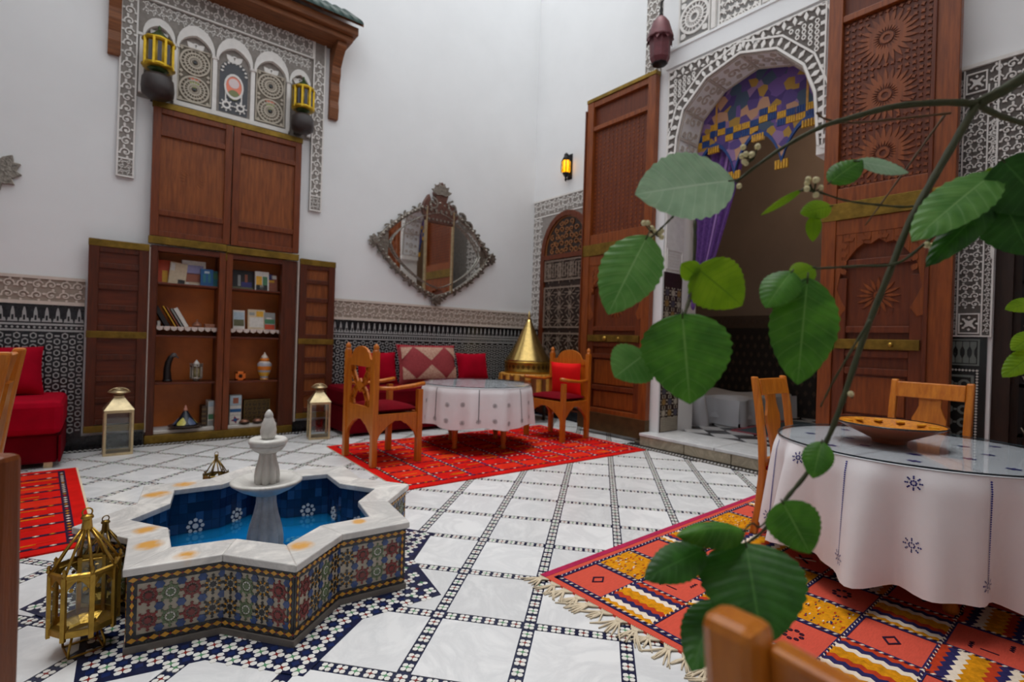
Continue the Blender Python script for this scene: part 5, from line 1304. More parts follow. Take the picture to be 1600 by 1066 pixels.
for k in range(4):
    u = -yl+(yl-yr)*k/3
    for q in range(5): b.box(u-0.07+q*0.03,3.31,0.0,u-0.05+q*0.03,3.41,0.03)
for k in range(3):
    u = -yl+(yl-yr)*(k+0.5)/3
    for q in range(5): b.box(u-0.07+q*0.03,3.70,0.0,u-0.05+q*0.03,3.78,0.035)
stuff(b.obj('gold_tassels', t_go, pe))
for u in (-3.42,-2.36): b = B(); b.M = FPe; b.box(u-0.012,3.84,0.02,u+0.012,4.6,0.026); b.obj('seam_ribbon', gold_fab, pe)
cu2 = thing('purple_curtain', 'purple damask curtain gathered to the left side of the arch', 'curtain', (6.02,3.6,1.9))
def curt(u, v):
    z = 3.9-2.0*v; wd = 0.62*(1-v)**0.8+0.10; c_ = 3.75-0.02-wd/2
    return (6.03+0.035*sin(u*2*PI*5)*(0.6+0.4*(1-v)), c_+wd*(0.5-u), z)
b = B(); b.grid(curt, 60, 20); b.obj('drape', purple, cu2)
b = B(); b.grid(lambda u,v: (curt(0.62+0.05*u,v)[0]-0.03, curt(0.62+0.05*u,v)[1], curt(0.6,v)[2]), 4, 20); b.grid(lambda u,v: (curt(0.86+0.05*u,v)[0]-0.03, curt(0.86+0.05*u,v)[1], curt(0.6,v)[2]), 4, 20); b.obj('pale_band', purple_b, cu2)
b = B(); b.ball((6.0,3.70,1.92),(0.06,0.07,0.09)); b.ball((5.97,3.68,1.80),(0.03,0.03,0.07)); b.obj('tie_back', purple, cu2)
be = thing('low_bed', 'low bed draped in white sheets in the dim room beyond the arch', 'bed', (7.9,4.7,0.147))
b = B(); b.box(7.0,3.6,0.147,8.8,5.9,0.30); b.obj('base', inner_dado, be)
b = B()
b.grid(lambda u,v: (6.92+1.9*u, 3.5+2.45*v, 0.50+0.05*sin(u*9+v*4)+0.03*sin(v*15)-(0.30 if (u<0.001 or v<0.001) else 0)), 24, 24); b.obj('sheet', white_fab, be)
b = B()
b.grid(lambda u,v: (6.92-0.03*sin(v*30)-0.02*u, 3.5+2.4*v, 0.52-0.36*u), 6, 40); b.grid(lambda u,v: (6.92+1.8*v, 3.5-0.03*sin(v*26)-0.02*u, 0.52-0.36*u), 6, 40); b.obj('sheet_fall', white_fab, be)
pw = thing('bed_pillow', 'grey-white pillow slumped on the bed end near the archway', 'pillow', (6.75,3.95,0.147)); b = B(); b.cushion(0,0,0,0.6,0.42,0.3, Matrix.Translation((6.62,4.02,0.33)) @ Matrix.Rotation(1.3,4,'Y')); b.obj('pillow_case', white_fab, pw)
rg = thing('room_rug', 'slate blue rug with pink edge on the floor inside the arch', 'rug', (7.3,3.0,0.147)); b = B(); b.box(6.65,1.2,0.147,8.4,3.45,0.158); b.obj('rug_body', grey_fab, rg); b = B(); b.box(6.60,1.2,0.147,6.65,3.45,0.159); b.box(6.62,3.40,0.1475,8.4,3.46,0.160); b.obj('pink_edge', mat('dusty_pink_wool', rgb(150,72,84),0.9), rg)

# ================================================================== RUGS
def rug_slab(o, x0, y0, x1, y1, m, h=0.010, name='pile'):
    b = B(); b.box(x0,y0,0.0003,x1,y1,h); return b.obj(name, m, o, local=True)
def red_rug(name, label, loc, rz, w, d, seed, lw=0.010, cx=0.36):
    """red kilim with small dotted compartments; local x along its length"""
    o = thing(name, label, 'rug', loc, rz)
    rug_slab(o, -w/2, -d/2, w/2, d/2, rug_red)
    rn_ = random.Random(seed); b = B(); mats = [rug_or, rug_dk, rug_wht, rug_och, rug_nav]
    nx, ny = round(w/cx), round(d/0.23); px_, py_ = (w-0.2)/nx, (d-0.2)/ny
    z = 0.010
    for i in range(nx):
        for j in range(ny):
            x = -w/2+0.1+i*px_; y = -d/2+0.1+j*py_
            if rn_.random() < 0.3: b.mi = 0; b.prism(rectp(x+0.03,y+0.03,x+px_-0.03,y+py_-0.03), z-0.002, z+0.0012)
            for q in range(1+rn_.randrange(2)):
                b.mi = 3 if rn_.random() < 0.6 else 0
                yy = y+0.05+rn_.random()*(py_-0.10); xx = x+0.06+rn_.random()*px_*0.3; b.prism([(xx,yy),(xx+px_*0.5,yy+0.006),(xx+px_*0.5,yy+0.014),(xx+0.04,yy+0.010)], z, z+0.002)
    for i in range(nx+1):
        x = -w/2+0.1+i*px_; b.mi = 1 if i in (0,nx) else 4; b.prism(rectp(x-lw*1.4,-d/2+0.08,x+lw*1.4,d/2-0.08), z, z+0.0022)
        for k in range(int(d/0.06)-3):
            b.mi = (2,3,2,0)[rn_.randrange(4)]; y = -d/2+0.11+k*0.06; b.prism(diamond(x,y,0.012,0.013), z, z+0.003)
    for j in range(ny+1):
        y = -d/2+0.1+j*py_; b.mi = 1; b.prism(rectp(-w/2+0.08,y-lw,w/2-0.08,y+lw), z, z+0.002)
        for k in range(int(w/0.075)-3):
            b.mi = (2,3,2,0)[rn_.randrange(4)]; x = -w/2+0.12+k*0.075; b.prism(diamond(x,y,0.016,0.010), z, z+0.003)
    stuff(b.obj('woven_motifs', mats, o, local=True))
    for q in (-1,1): b = B(); b.box(q*w/2-0.004,-d/2,0.0002,q*w/2+0.014,d/2,0.007); b.obj('end_binding', fringe_m, o, local=True)
    return o
red_rug('red_kilim_rug', 'red kilim rug spread under the far armchairs and round table', (3.55,4.72,0), math.radians(-1.5), 3.15, 1.95, 4)
red_rug('left_kilim_rug', 'red kilim rug with dark dotted stripes on the floor at the left edge', (-1.12,4.80,0), math.radians(4), 2.1, 2.15, 8, 0.016, 0.5)
# Berber rug with checkered compartments
bo = thing('berber_rug', 'coral and ochre checkered Berber rug with knotted fringe under the near table', 'rug', (1.93,1.93,0), math.radians(1.0))
RWD, RHT = 3.1, 2.9; pxx, pyy = 0.305, 0.285
b = B(); b.box(-0.055,-RHT,0.0003,RWD,0.075,0.011); b.obj('pile', rug_cor, bo, local=True)
b = B(); b.box(-0.055,0.045,0.0004,RWD,0.085,0.0125); b.obj('magenta_border', rug_mag, bo, local=True)
b = B(); mats = [rug_och, rug_wht, rug_nav, rug_brk, rug_dk, rug_mag]; z = 0.011; rn_ = random.Random(2)
def zig(b, x0, x1, y, amp, n, w, z0, z1):
    pts = [(x0+(x1-x0)*i/n, y+(amp if i % 2 else -amp)) for i in range(n+1)]; ribbon(b, pts, w, z0, z1)
for i in range(10):
    for j in range(10):
        x = i*pxx; y = -(j+1)*pyy
        if (i+j) % 2 == 1:
            if ((i+j) % 4 == 1 and i % 3 != 1 and (i,j) != (0,1)) or (i == 1 and j == 0):
                b.mi = 0; b.prism(rectp(x,y,x+pxx,y+pyy), z-0.002, z+0.003)
                for q in range(70):
                    b.mi = (1,3,3,2)[rn_.randrange(4)]; xx = x+0.01+rn_.random()*(pxx-0.03); yy = y+0.01+rn_.random()*(pyy-0.02); b.prism(rectp(xx,yy,xx+0.016,yy+0.005), z+0.003, z+0.0045)
            else:   # slanted zigzag bands
                b.mi = 3; b.prism(rectp(x,y,x+pxx,y+pyy), z-0.002, z+0.002)
                seq = (0,1,2,3,0,0,1,2,3,0,0,1,2); nb = 9
                vert = (j % 2 == 0) or (i,j) == (0,1)
                for k in range(nb):
                    b.mi = seq[k % len(seq)]
                    if vert:
                        xc = x+(k+0.5)*pxx/nb; pts = [(xc+(0.008 if q % 2 else -0.008), y+pyy*q/12) for q in range(13)]
                    else:
                        yc = y+(k+0.5)*pyy/nb; pts = [(x+pxx*q/12, yc+(0.008 if q % 2 else -0.008)) for q in range(13)]
                    ribbon(b, pts, 0.033, z+0.002, z+0.004)
        else:
            b.mi = 4; c = (x+pxx/2, y+pyy/2); kind = (i*2+j) % 4
            if kind == 0: b.strip(diamond(*c,0.05,0.035)+[diamond(*c,0.05,0.035)[0]], diamond(*c,0.036,0.024)+[diamond(*c,0.036,0.024)[0]], z, z+0.003)
            elif kind == 1:
                for q in range(8): ring(b, c[0]+0.042*cos(q*PI/4), c[1]+0.034*sin(q*PI/4), 0.005, 0.011, 6, z, z+0.003)
            elif kind == 2:
                ribbon(b,[(c[0]-0.05,c[1]-0.03),(c[0],c[1]+0.02),(c[0]+0.04,c[1]+0.05)],0.012,z,z+0.003); ribbon(b,[(c[0],c[1]+0.02),(c[0]+0.05,c[1]-0.02)],0.012,z,z+0.003); b.mi = 1; ribbon(b,[(c[0]-0.02,c[1]+0.05),(c[0]+0.02,c[1]-0.05)],0.006,z,z+0.0032)
            else:
                zig(b, c[0]-0.08, c[0]-0.02, c[1]+0.06, 0.006, 6, 0.006, z, z+0.003); zig(b, c[0]+0.02, c[0]+0.08, c[1]-0.06, 0.006, 6, 0.006, z, z+0.003); ribbon(b, [(c[0]-0.06,c[1]-0.03),(c[0]-0.06,c[1]+0.03)],0.005,z,z+0.003)
for i in range(11):
    x = i*pxx; b.mi = 2; b.prism(rectp(x-0.017,-10*pyy,x+0.017,0.017), z, z+0.0035)
    for k in range(170): b.mi = 1 if k % 2 else 4; y = -k*0.017; b.prism([(x-0.007,y),(x+0.006,y-0.008),(x+0.006,y-0.017),(x-0.007,y-0.009)], z, z+0.0055)
for j in range(11):
    y = -j*pyy; b.mi = 2; b.prism(rectp(-0.017,y-0.011,10*pxx,y+0.011), z, z+0.0035)
    for k in range(178): b.mi = 1 if k % 2 else 4; x = k*0.017; b.prism([(x,y-0.004),(x+0.009,y+0.004),(x+0.017,y+0.004),(x+0.008,y-0.004)], z, z+0.0055)
stuff(b.obj('woven_motifs', mats, bo, local=True))
rn_ = random.Random(11)
for k in range(34):
    y = 0.05-k*0.085; b = B(); L = 0.08+0.05*rn_.random(); sw = (rn_.random()-0.5)*0.10
    for q in range(7):
        dy = (q-3)*0.007; e = (rn_.random()-0.5)*0.05
        b.tube([(-0.05,y+dy*1.6,0.006),(-0.075,y+dy*0.7,0.009),(-0.09,y+dy*0.5+sw*0.3,0.010),(-0.06-L*0.7,y+dy*2+sw*0.7+e*0.4,0.007),(-0.06-L,y+dy*3+sw+e,0.004)],[0.004,0.005,0.005,0.0045,0.003],5)
    b.ball((-0.088,y+sw*0.3,0.011),(0.010,0.012,0.008),6,4)
    b.obj('fringe_tassel', fringe_m, bo, local=True)

# ================================================================== FURNITURE
def plain_chair(name, label, loc, rz, group='plain wooden chairs with splat backs', straight=False, wd=None):
    w_chair = wd or MATS['orange_varnished_wood']
    o = thing(name, label, 'chair', loc, rz, group)
    W2 = 0.215
    for q in (-1,1):
        b = B(); P = [(q*W2,-0.245,0.0),(q*W2,-0.215,0.18),(q*W2,-0.195,0.42),(q*W2,-0.205,0.62),(q*W2,-0.235,0.85),(q*W2,-0.272,1.06)]
        if straight: P = [(q*W2,-0.235,z_) for (_,_,z_) in P]
        vs = []; fs = []
        for (x,y,z_) in P:
            t = 0.022; d = 0.024 if z_ < 1 else 0.020
            vs += [(x-t,y-d,z_),(x+t,y-d,z_),(x+t,y+d,z_),(x-t,y+d,z_)]
        for k in range(len(P)-1):
            for i in range(4): fs.append((k*4+i,k*4+(i+1)%4,(k+1)*4+(i+1)%4,(k+1)*4+i))
        fs += [(3,2,1,0),(len(vs)-4,len(vs)-3,len(vs)-2,len(vs)-1)]
        b.add(vs, fs); b.obj('rear_post', w_chair, o, bevel=0.010, local=True)
        b = B(); b.box(q*W2-0.02,0.17,0,q*W2+0.02,0.21,0.44); b.obj('front_leg', w_chair, o, bevel=0.006, local=True)
        b = B(); b.box(q*W2-0.012,-0.2,0.18,q*W2+0.012,0.19,0.21); b.obj('side_stretcher', w_chair, o, bevel=0.004, local=True)
        b = B(); b.box(q*W2-0.014,-0.2,0.385,q*W2+0.014,0.19,0.445); b.obj('side_rail', w_chair, o, bevel=0.004, local=True)
    b = B()
    vs = []
    n = 6
    for i in range(n+1):
        x = -W2+0.02+(2*W2-0.04)*i/n; bow = -0.015*(1-((i-n/2)/(n/2))**2)
        for (yy,zz) in ((-0.242+bow,0.935),(-0.268+bow,1.045),(-0.243+bow,1.045),(-0.218+bow,0.935)): vs.append((x,yy,zz))
    fs = []
    for i in range(n):
        for k in range(4): fs.append((i*4+k,(i+1)*4+k,(i+1)*4+(k+1)%4,i*4+(k+1)%4))
    fs += [(0,1,2,3),(n*4+3,n*4+2,n*4+1,n*4)]
    b.add(vs, fs); b.obj('crest_rail', w_chair, o, bevel=0.006, local=True)
    b = B(); prof = [(0.50,0.065),(0.58,0.06),(0.66,0.075),(0.73,0.095),(0.79,0.098),(0.84,0.075),(0.88,0.062),(0.94,0.065)]
    vs = []; fs = []
    for (z_,w) in prof:
        y = -0.205-0.075*((z_-0.45)/0.6)**1.3
        vs += [(-w,y-0.009,z_),(w,y-0.009,z_),(w,y+0.009,z_),(-w,y+0.009,z_)]
    for k in range(len(prof)-1):
        for i in range(4): fs.append((k*4+i,k*4+(i+1)%4,(k+1)*4+(i+1)%4,(k+1)*4+i))
    fs += [(3,2,1,0),(len(vs)-4,len(vs)-3,len(vs)-2,len(vs)-1)]
    b.add(vs, fs); b.obj('splat', w_chair, o, local=True)
    b = B(); b.box(-W2+0.02,-0.225,0.455,W2-0.02,-0.195,0.51); b.obj('lower_back_rail', w_chair, o, bevel=0.004, local=True)
    b = B(); b.box(-W2,0.178,0.385,W2,0.205,0.445); b.box(-W2,-0.21,0.385,W2,-0.185,0.445); b.obj('seat_rail', w_chair, o, bevel=0.004, local=True)
    b = B(); b.box(-W2-0.01,-0.18,0.44,W2+0.01,0.225,0.475); b.obj('seat_cushion', red_dark, o, bevel=0.014, local=True)
    b = B(); b.box(-W2,0.0,0.185,W2,0.022,0.207); b.obj('cross_stretcher', w_chair, o, local=True)
    return o
pc = plain_chair('dining_chair', 'orange wooden chair with red seat left of the near table, seen from its side', (3.685,1.385,0.014), PI)
dup(pc, (4.32,0.955,0.014), math.radians(86), 'orange wooden chair facing us across the near table, behind the bowl')
dup(pc, (0.664,-0.020,-0.0), -PI/2, 'blurred orange wooden chair top at the bottom edge, in front of the big leaves')
plain_chair('dining_chair', 'brown wooden chair whose post fills the lower left edge of the picture', (-0.438,1.10,0.0), math.radians(141.1), 'plain wooden chairs with splat backs', True, wood('dark_brown_wood', rgb(104, 50, 14), rgb(134, 70, 24), 0.35))  # darker brown wood than the other chairs
o = dup(pc, (-0.575,2.865,0.0), PI/2, 'wooden chair by the left edge, its back in front of the red sofa'); o.scale = (1.1,1.1,1.1)

def armchair(name, label, loc, rz, back):
    o = thing(name, label, 'armchair', loc, rz, 'carved armchairs at the far round table')
    W2, D2 = 0.31, 0.245; T = 0.028
    for q in (-1,1):
        b = B(); b.box(q*W2-T,-D2-T,0,q*W2+T,-D2+T,1.10); b.lathe([(0.028,1.10),(0.032,1.11),(0.02,1.12),(0.028,1.14),(0.022,1.16),(0.0,1.185)],12,(q*W2,-D2,0)); b.obj('rear_post', w_arm, o, bevel=0.004, local=True)
        b = B(); b.box(q*W2-T,D2-T,0,q*W2+T,D2+T,0.73); b.obj('front_post', w_arm, o, bevel=0.004, local=True)
        b = B(); b.tube([(q*W2,-D2+0.02,0.755),(q*W2,-0.05,0.745),(q*W2,D2-0.08,0.765),(q*W2,D2+0.05,0.785)],[0.024,0.025,0.030,0.030],8,True,0.75); b.obj('armrest', w_arm, o, local=True)
        # carved side apron, ogee arch
        M = Matrix(((0,0,1,q*W2-0.012),(1,0,0,0),(0,1,0,0),(0,0,0,1))); b = B(); b.M = M; w = D2-T
        lo = [(-w+2*w*i/16, 0.235+0.19*max(0,1-abs(-1+i/8)**1.6)**0.75+0.012*abs(sin(i*PI/2.7))) for i in range(17)]
        b.strip(lo, [(u,0.50) for u,_ in lo], 0, 0.024); b.obj('side_apron', w_arm, o, bevel=0.002, local=True)
        b = B(); b.M = M
        hf = 0.024 if q > 0 else -0.003
        for k in range(8): b.prism(diamond(-w+0.04+k*(2*w-0.08)/7,0.47,0.014,0.009),hf,hf+0.003)
        for k in range(4): b.prism(leafp((-1 if k < 2 else 1)*(w-0.05),0.33+0.06*(k % 2),PI/2+(0.5 if k < 2 else -0.5),0.06,0.03),hf,hf+0.003)
        stuff(b.obj('apron_carving', w_arm, o, local=True))
    for y in (D2-0.012, -D2-0.012):
        M = Matrix(((1,0,0,0),(0,0,1,y),(0,1,0,0),(0,0,0,1))); b = B(); b.M = M; w = W2-T
        lo = [(-w+2*w*i/16, 0.235+0.19*max(0,1-abs(-1+i/8)**1.6)**0.75+0.012*abs(sin(i*PI/2.7))) for i in range(17)]
        b.strip(lo, [(u,0.50) for u,_ in lo], 0, 0.024); b.obj('front_apron' if y > 0 else 'rear_apron', w_arm, o, bevel=0.002, local=True)
    M = Matrix(((1,0,0,0),(0,0,1,-D2-0.012),(0,1,0,0),(0,0,0,1))); w = W2-T
    b = B(); b.M = M      # crest board with arched top
    up = [(-w+2*w*i/16, 1.03+0.12*max(0,1-((-1+i/8)/0.72)**2)**0.5 if abs(-1+i/8) < 0.72 else 1.03-0.03*(abs(-1+i/8)-0.72)) for i in range(17)]
    b.strip([(u,0.95) for u,_ in up], up, 0, 0.024); b.obj('crest_board', w_arm, o, bevel=0.003, local=True)
    b = B(); b.M = M; b.prism(rectp(-w,0.50,w,0.56),0,0.024,True); b.obj('lower_rail', w_arm, o, local=True)
    if back == 'fret':    # hour-glass splats with keyhole openings
        b = B(); b.M = M
        for c in (0.0,):
            for q in (-1,1):
                pts = [(c+q*0.15,0.56),(c+q*0.17,0.62),(c+q*0.12,0.70),(c+q*0.055,0.76),(c+q*0.12,0.83),(c+q*0.17,0.90),(c+q*0.15,0.95)]
                ribbon(b, pts, 0.075, 0, 0.02)
            b.prism(diamond(0,0.76,0.075,0.07),0,0.02,True)
        for q in (-1,1): b.prism(rectp(q*w-q*0.0,0.56,q*w-q*0.06,0.95),0,0.02,True)
        b.obj('fret_splat', w_arm, o, local=True)
        cm_ = red_dark
    else:
        b = B(); b.M = M; b.prism(rectp(-w,0.56,w,0.95),0.0,0.012,True); b.obj('back_board', w_arm, o, local=True)
        b = B(); b.cushion(0,0,0,0.52,0.46,0.12,Matrix.Translation((0,-D2+0.075,0.75)) @ Matrix.Rotation(PI/2-0.08,4,'X')); b.obj('back_cushion', red_bright, o, local=True)
    b = B(); b.cushion(0,0,0,0.60,0.48,0.10,Matrix.Translation((0,0.01,0.535))); b.obj('seat_cushion', red_dark, o, local=True)
    b = B(); b.box(-W2+T,-D2+T,0.46,W2-T,D2-T,0.49); b.obj('seat_board', w_arm, o, local=True)
    return o
armchair('carved_armchair', 'golden carved armchair seen from behind its pierced back, left of the far table', (2.27,4.90,0.013), -PI/2+0.05, 'fret')
armchair('carved_armchair', 'golden carved armchair with scarlet back cushion, right of the far table', (4.72,4.86,0.013), PI/2+0.10, 'pad')

# round tables with cloth and glass
def round_table(name, label, cx, cy, zt, R, hem, folds, amp, seed, stm, tabn, tlab, glab, legs):
    o = thing(name, label, 'table', (cx,cy,0.014), 0)
    b = B(); b.lathe([(0.0,zt-0.035),(R-0.02,zt-0.035),(R-0.01,zt-0.02),(R-0.01,zt-0.012),(0.0,zt-0.012)],48,(0,0,-0.014)); b.obj('table_top', w_arm, o, local=True)
    for k in range(4):
        t = legs+k*PI/2; b = B(); b.lathe([(0.030,0.0),(0.034,0.02),(0.024,0.05),(0.036,0.10),(0.030,0.16),(0.040,0.22),(0.030,0.30),(0.04,0.42),(0.04,zt-0.05)],14,(R*0.62*cos(t),R*0.62*sin(t),0)); b.obj('leg', w_arm, o, local=True)
    b = B(); b.lathe([(R*0.66,zt-0.13),(R*0.66,zt-0.05)],4); b.obj('apron', w_arm, o, local=True)
    cl = thing('tablecloth', tlab, 'tablecloth', (cx,cy,hem), 0)
    rn_ = random.Random(seed); ph = [rn_.random()*6.28 for _ in range(4)]
    drop = zt-hem
    def rad(t, s_):   # s_: 0 rim .. 1 hem
        f = sin(folds*t+ph[0])+0.55*sin((folds*1.7//1)*t+ph[1])+0.35*sin((folds//2)*t+ph[2])
        return R+0.012*min(1,s_*8)+s_**0.85*(0.035+amp*f)
    def P(t, s_, e=0.0):
        r = rad(t, s_)+e; zz = zt-drop*s_+0.018*s_*sin((folds//2)*t+ph[3])
        return (r*cos(t), r*sin(t), zz-hem)
    b = B(); NT = 160
    b.grid(lambda u,v: P(2*PI*u, v), NT, 22, True)
    b.lathe([(R*0.0+0.0001,zt+0.002-hem),(R*0.96,zt+0.002-hem),(R+0.002,zt-0.001-hem)],NT)
    b.obj('cloth', cloth_w, cl, local=True)
    em = B()
    def motif(t, s_, r):
        for k in range(8):
            a = k*PI/4
            for q in (0.35,0.75,1.0):
                tt = t+r*q*cos(a)/R; ss = s_+r*q*sin(a)/drop; c = Vector(P(tt, ss, 0.003)); w = r*0.17
                ux = (Vector(P(tt+0.01,ss,0.003))-c).normalized()*w; uy = (Vector(P(tt,ss+0.01,0.003))-c).normalized()*w
                em.add([c-ux,c-uy,c+ux,c+uy],[(0,1,2,3),(3,2,1,0)])
    for k in range(8):
        t = k*PI/4+stm[1]
        for q in range(44):
            s_ = 0.04+q*0.018; c = Vector(P(t,s_,0.003)); ux = (Vector(P(t+0.01,s_,0.003))-c).normalized()*0.006; uy = (Vector(P(t,s_+0.01,0.003))-c).normalized()*0.005
            em.add([c-ux,c-uy,c+ux,c+uy],[(0,1,2,3)])
        motif(t, 0.84, stm[2])
        for (dt, s_) in stm[3]: motif(t+dt, s_, stm[2])
        # lines on the flat top
        for q in range(24):
            r = R*0.2+q*R*0.032; em.add([(r*cos(t)-0.004*sin(t),r*sin(t)+0.004*cos(t),zt+0.004-hem),((r+0.012)*cos(t),(r+0.012)*sin(t),zt+0.004-hem),(r*cos(t)+0.004*sin(t),r*sin(t)-0.004*cos(t),zt+0.004-hem)],[(0,1,2),(2,1,0)])
        for rr in (0.45,0.75):
            c = (R*rr*cos(t+0.39),R*rr*sin(t+0.39))
            for a in range(6): em.add([(c[0]+x,c[1]+y,zt+0.004-hem) for x,y in leafp(0,0,a*PI/3,0.035,0.02)],[tuple(range(6))])
    stuff(em.obj('embroidery', stm[0], cl, local=True))
    gl = thing('glass_top', glab, 'glass sheet', (cx,cy,zt+0.006), 0)
    b = B(); b.prism(ngon(0,0,R+0.004,96),0.0,0.008,True); b.obj('pane', ttop, gl, local=True)
    b = B(); ring(b,0,0,R+0.001,R+0.005,96,0.0,0.008); b.obj('polished_edge', ttop_edge, gl, local=True)
    return o
round_table('far_table', 'round wooden table with turned legs standing on the red kilim', 3.53, 5.0, 0.735, 0.64, 0.30, 14, 0.016, 3, (stitch_k,0.2,0.024,((0.26,0.42),(0.52,0.40),(0.26,0.80),(0.52,0.84))), 't', 'white cloth with black stitched stars over the far round table', 'round glass sheet on the far table, reflecting the red cushions', 0.3)
round_table('near_table', 'round wooden table mostly hidden by its white cloth on the coral rug', 3.60, 0.80, 0.74, 0.685, 0.17, 12, 0.070, 9, (stitch_b,0.615,0.030,((0.39,0.12),(0.39,0.62))), 't', 'white cloth with blue stitched lines draped over the near table', 'round dark-edged glass sheet on the near table under the bowl', 0.6)
bw = thing('mosaic_bowl', 'wide shallow dark bowl with ochre mosaic inside on the near table', 'bowl', (3.52,0.90,0.755)); bw.scale = (0.90,0.90,0.95)
b = B(); b.lathe([(0.09,0.0),(0.095,0.02),(0.15,0.045),(0.24,0.085),(0.285,0.108),(0.292,0.114),(0.285,0.116)],48,cap=False); b.lathe([(0.0,0.0),(0.09,0.0)],48,cap=False); b.obj('shell', bowl_m, bw, local=True)
b = B(); b.lathe([(0.283,0.115),(0.22,0.088),(0.12,0.055),(0.0,0.045)],48,cap=False); b.obj('mosaic_lining', bowl_in, bw, local=True)
b = B(); b.lathe([(0.287,0.110),(0.296,0.113),(0.292,0.120),(0.283,0.117)],48,cap=False); b.obj('black_rim', z_black, bw, local=True)
b = B(); rn_ = random.Random(6)
for k in range(12): t = 2*PI*k/12; r = 0.245; b.prism(leafp(r*cos(t)*0.82,r*sin(t)*0.82,t,0.07,0.05),0.100,0.108)
stuff(b.obj('glaze_pieces', mat('bright_ochre_glaze', rgb(224,160,40),0.35,var=0.25,scale=60), bw, local=True))

# ---- sofas
sl = thing('left_sofa', 'crimson sofa bench with thick mattress along the back wall, left edge', 'sofa', (-1.9,6.55,0))
b = B(); b.box(-3.4,6.08,0.045,-0.28,6.90,0.30); b.obj('base', red_dark, sl, bevel=0.02)  # base colour darkened to imitate shade on the sofa front
b = B(); b.box(-3.4,6.03,0.30,-0.25,6.91,0.60); b.obj('mattress', red_vel, sl, bevel=0.055)
b = B(); b.box(-0.275,6.05,0.05,-0.255,6.90,0.29); b.obj('side_skirt', red_dark, sl, bevel=0.008)
for x, y in ((-0.34,6.12),(-0.34,6.85),(-3.3,6.12),(-3.3,6.85)): b = B(); b.box(x-0.03,y-0.03,0,x+0.03,y+0.03,0.05); b.obj('foot', lant_silver, sl)
def cushion(label, x, y, z, w, h, t, m, tilt, turn=0.0, group=None, pat=None):
    o = thing('cushion', label, 'cushion', (x,y,z), 0, group)
    M = Matrix.Translation((0,0,h*0.48)) @ Matrix.Rotation(turn,4,'Z') @ Matrix.Rotation(PI/2-tilt,4,'X')
    b = B(); b.cushion(0,0,0,w,h,t,M); b.obj('cover', m, o, local=True)
    if pat:
        b = B(); b.M = M
        def zf(x_, y_): a = abs(2*x_/w); c_ = abs(2*y_/h); return 0.5*t*max(0,(1-a**3)*(1-c_**3))**0.5+0.003
        for tri in pat:
            n = 8; (x0,y0),(x1,y1),(x2,y2) = tri
            for i in range(n):
                for j in range(n-i):
                    def pt(i_,j_): a = i_/n; c_ = j_/n; X = (x0+(x1-x0)*a+(x2-x0)*c_)*w/2; Y = (y0+(y1-y0)*a+(y2-y0)*c_)*h/2; return (X,Y,zf(X,Y))
                    b.add([pt(i,j),pt(i+1,j),pt(i,j+1)],[(0,1,2)])
                    if j < n-i-1: b.add([pt(i+1,j),pt(i+1,j+1),pt(i,j+1)],[(0,1,2)])
        stuff(b.obj('woven_triangles', cream_fab, o, local=True))
        b = B(); b.M = M; b.box(-w/2*0.95,h*0.40,-0.02,w/2*0.95,h*0.47,0.02); b.obj('red_piping', red_vel, o, local=True)
    return o
cushion('crimson cushion leaning on the wall at the end of the left sofa', -0.72, 6.66, 0.60, 0.60, 0.48, 0.20, red_vel, 0.30, 0.15)
cushion('crimson cushion at the far left edge, behind the wooden chair', -1.36, 6.68, 0.60, 0.56, 0.46, 0.20, red_vel, 0.30, -0.05)
sb = thing('back_sofa', 'low dark red bench along the back wall behind the far table', 'sofa', (3.75,6.5,0))
b = B(); b.box(2.38,6.12,0.04,5.0,6.88,0.36); b.obj('base', red_dark, sb, bevel=0.02)
b = B(); b.box(2.36,6.08,0.36,5.02,6.89,0.60); b.obj('mattress', red_dark, sb, bevel=0.05)
for x, y in ((2.45,6.2),(4.93,6.2),(2.45,6.8),(4.93,6.8)): b = B(); b.box(x-0.03,y-0.03,0,x+0.03,y+0.03,0.05); b.obj('foot', w_dark, sb)
cushion('plain crimson cushion on the back sofa, half behind the left armchair', 2.98, 6.64, 0.60, 0.58, 0.46, 0.18, red_vel, 0.25)
cushion('rose brocade cushion with cream triangles in the middle of the back sofa', 3.75, 6.60, 0.60, 0.98, 0.58, 0.22, rose_fab, 0.25, 0, None,
        [((-0.5,0.80),(0.5,0.80),(0.0,0.10)),((-0.5,-0.80),(0.5,-0.80),(0.0,-0.10)),((-0.9,0.80),(-0.55,0.80),(-0.9,0.2)),((0.9,0.80),(0.55,0.80),(0.9,0.2)),((-0.9,-0.80),(-0.5,-0.80),(-0.9,-0.15)),((0.9,-0.80),(0.5,-0.80),(0.9,-0.15))])
cushion('plain crimson cushion on the back sofa, nearest the brass cone', 4.56, 6.62, 0.60, 0.58, 0.46, 0.18, red_vel, 0.25)
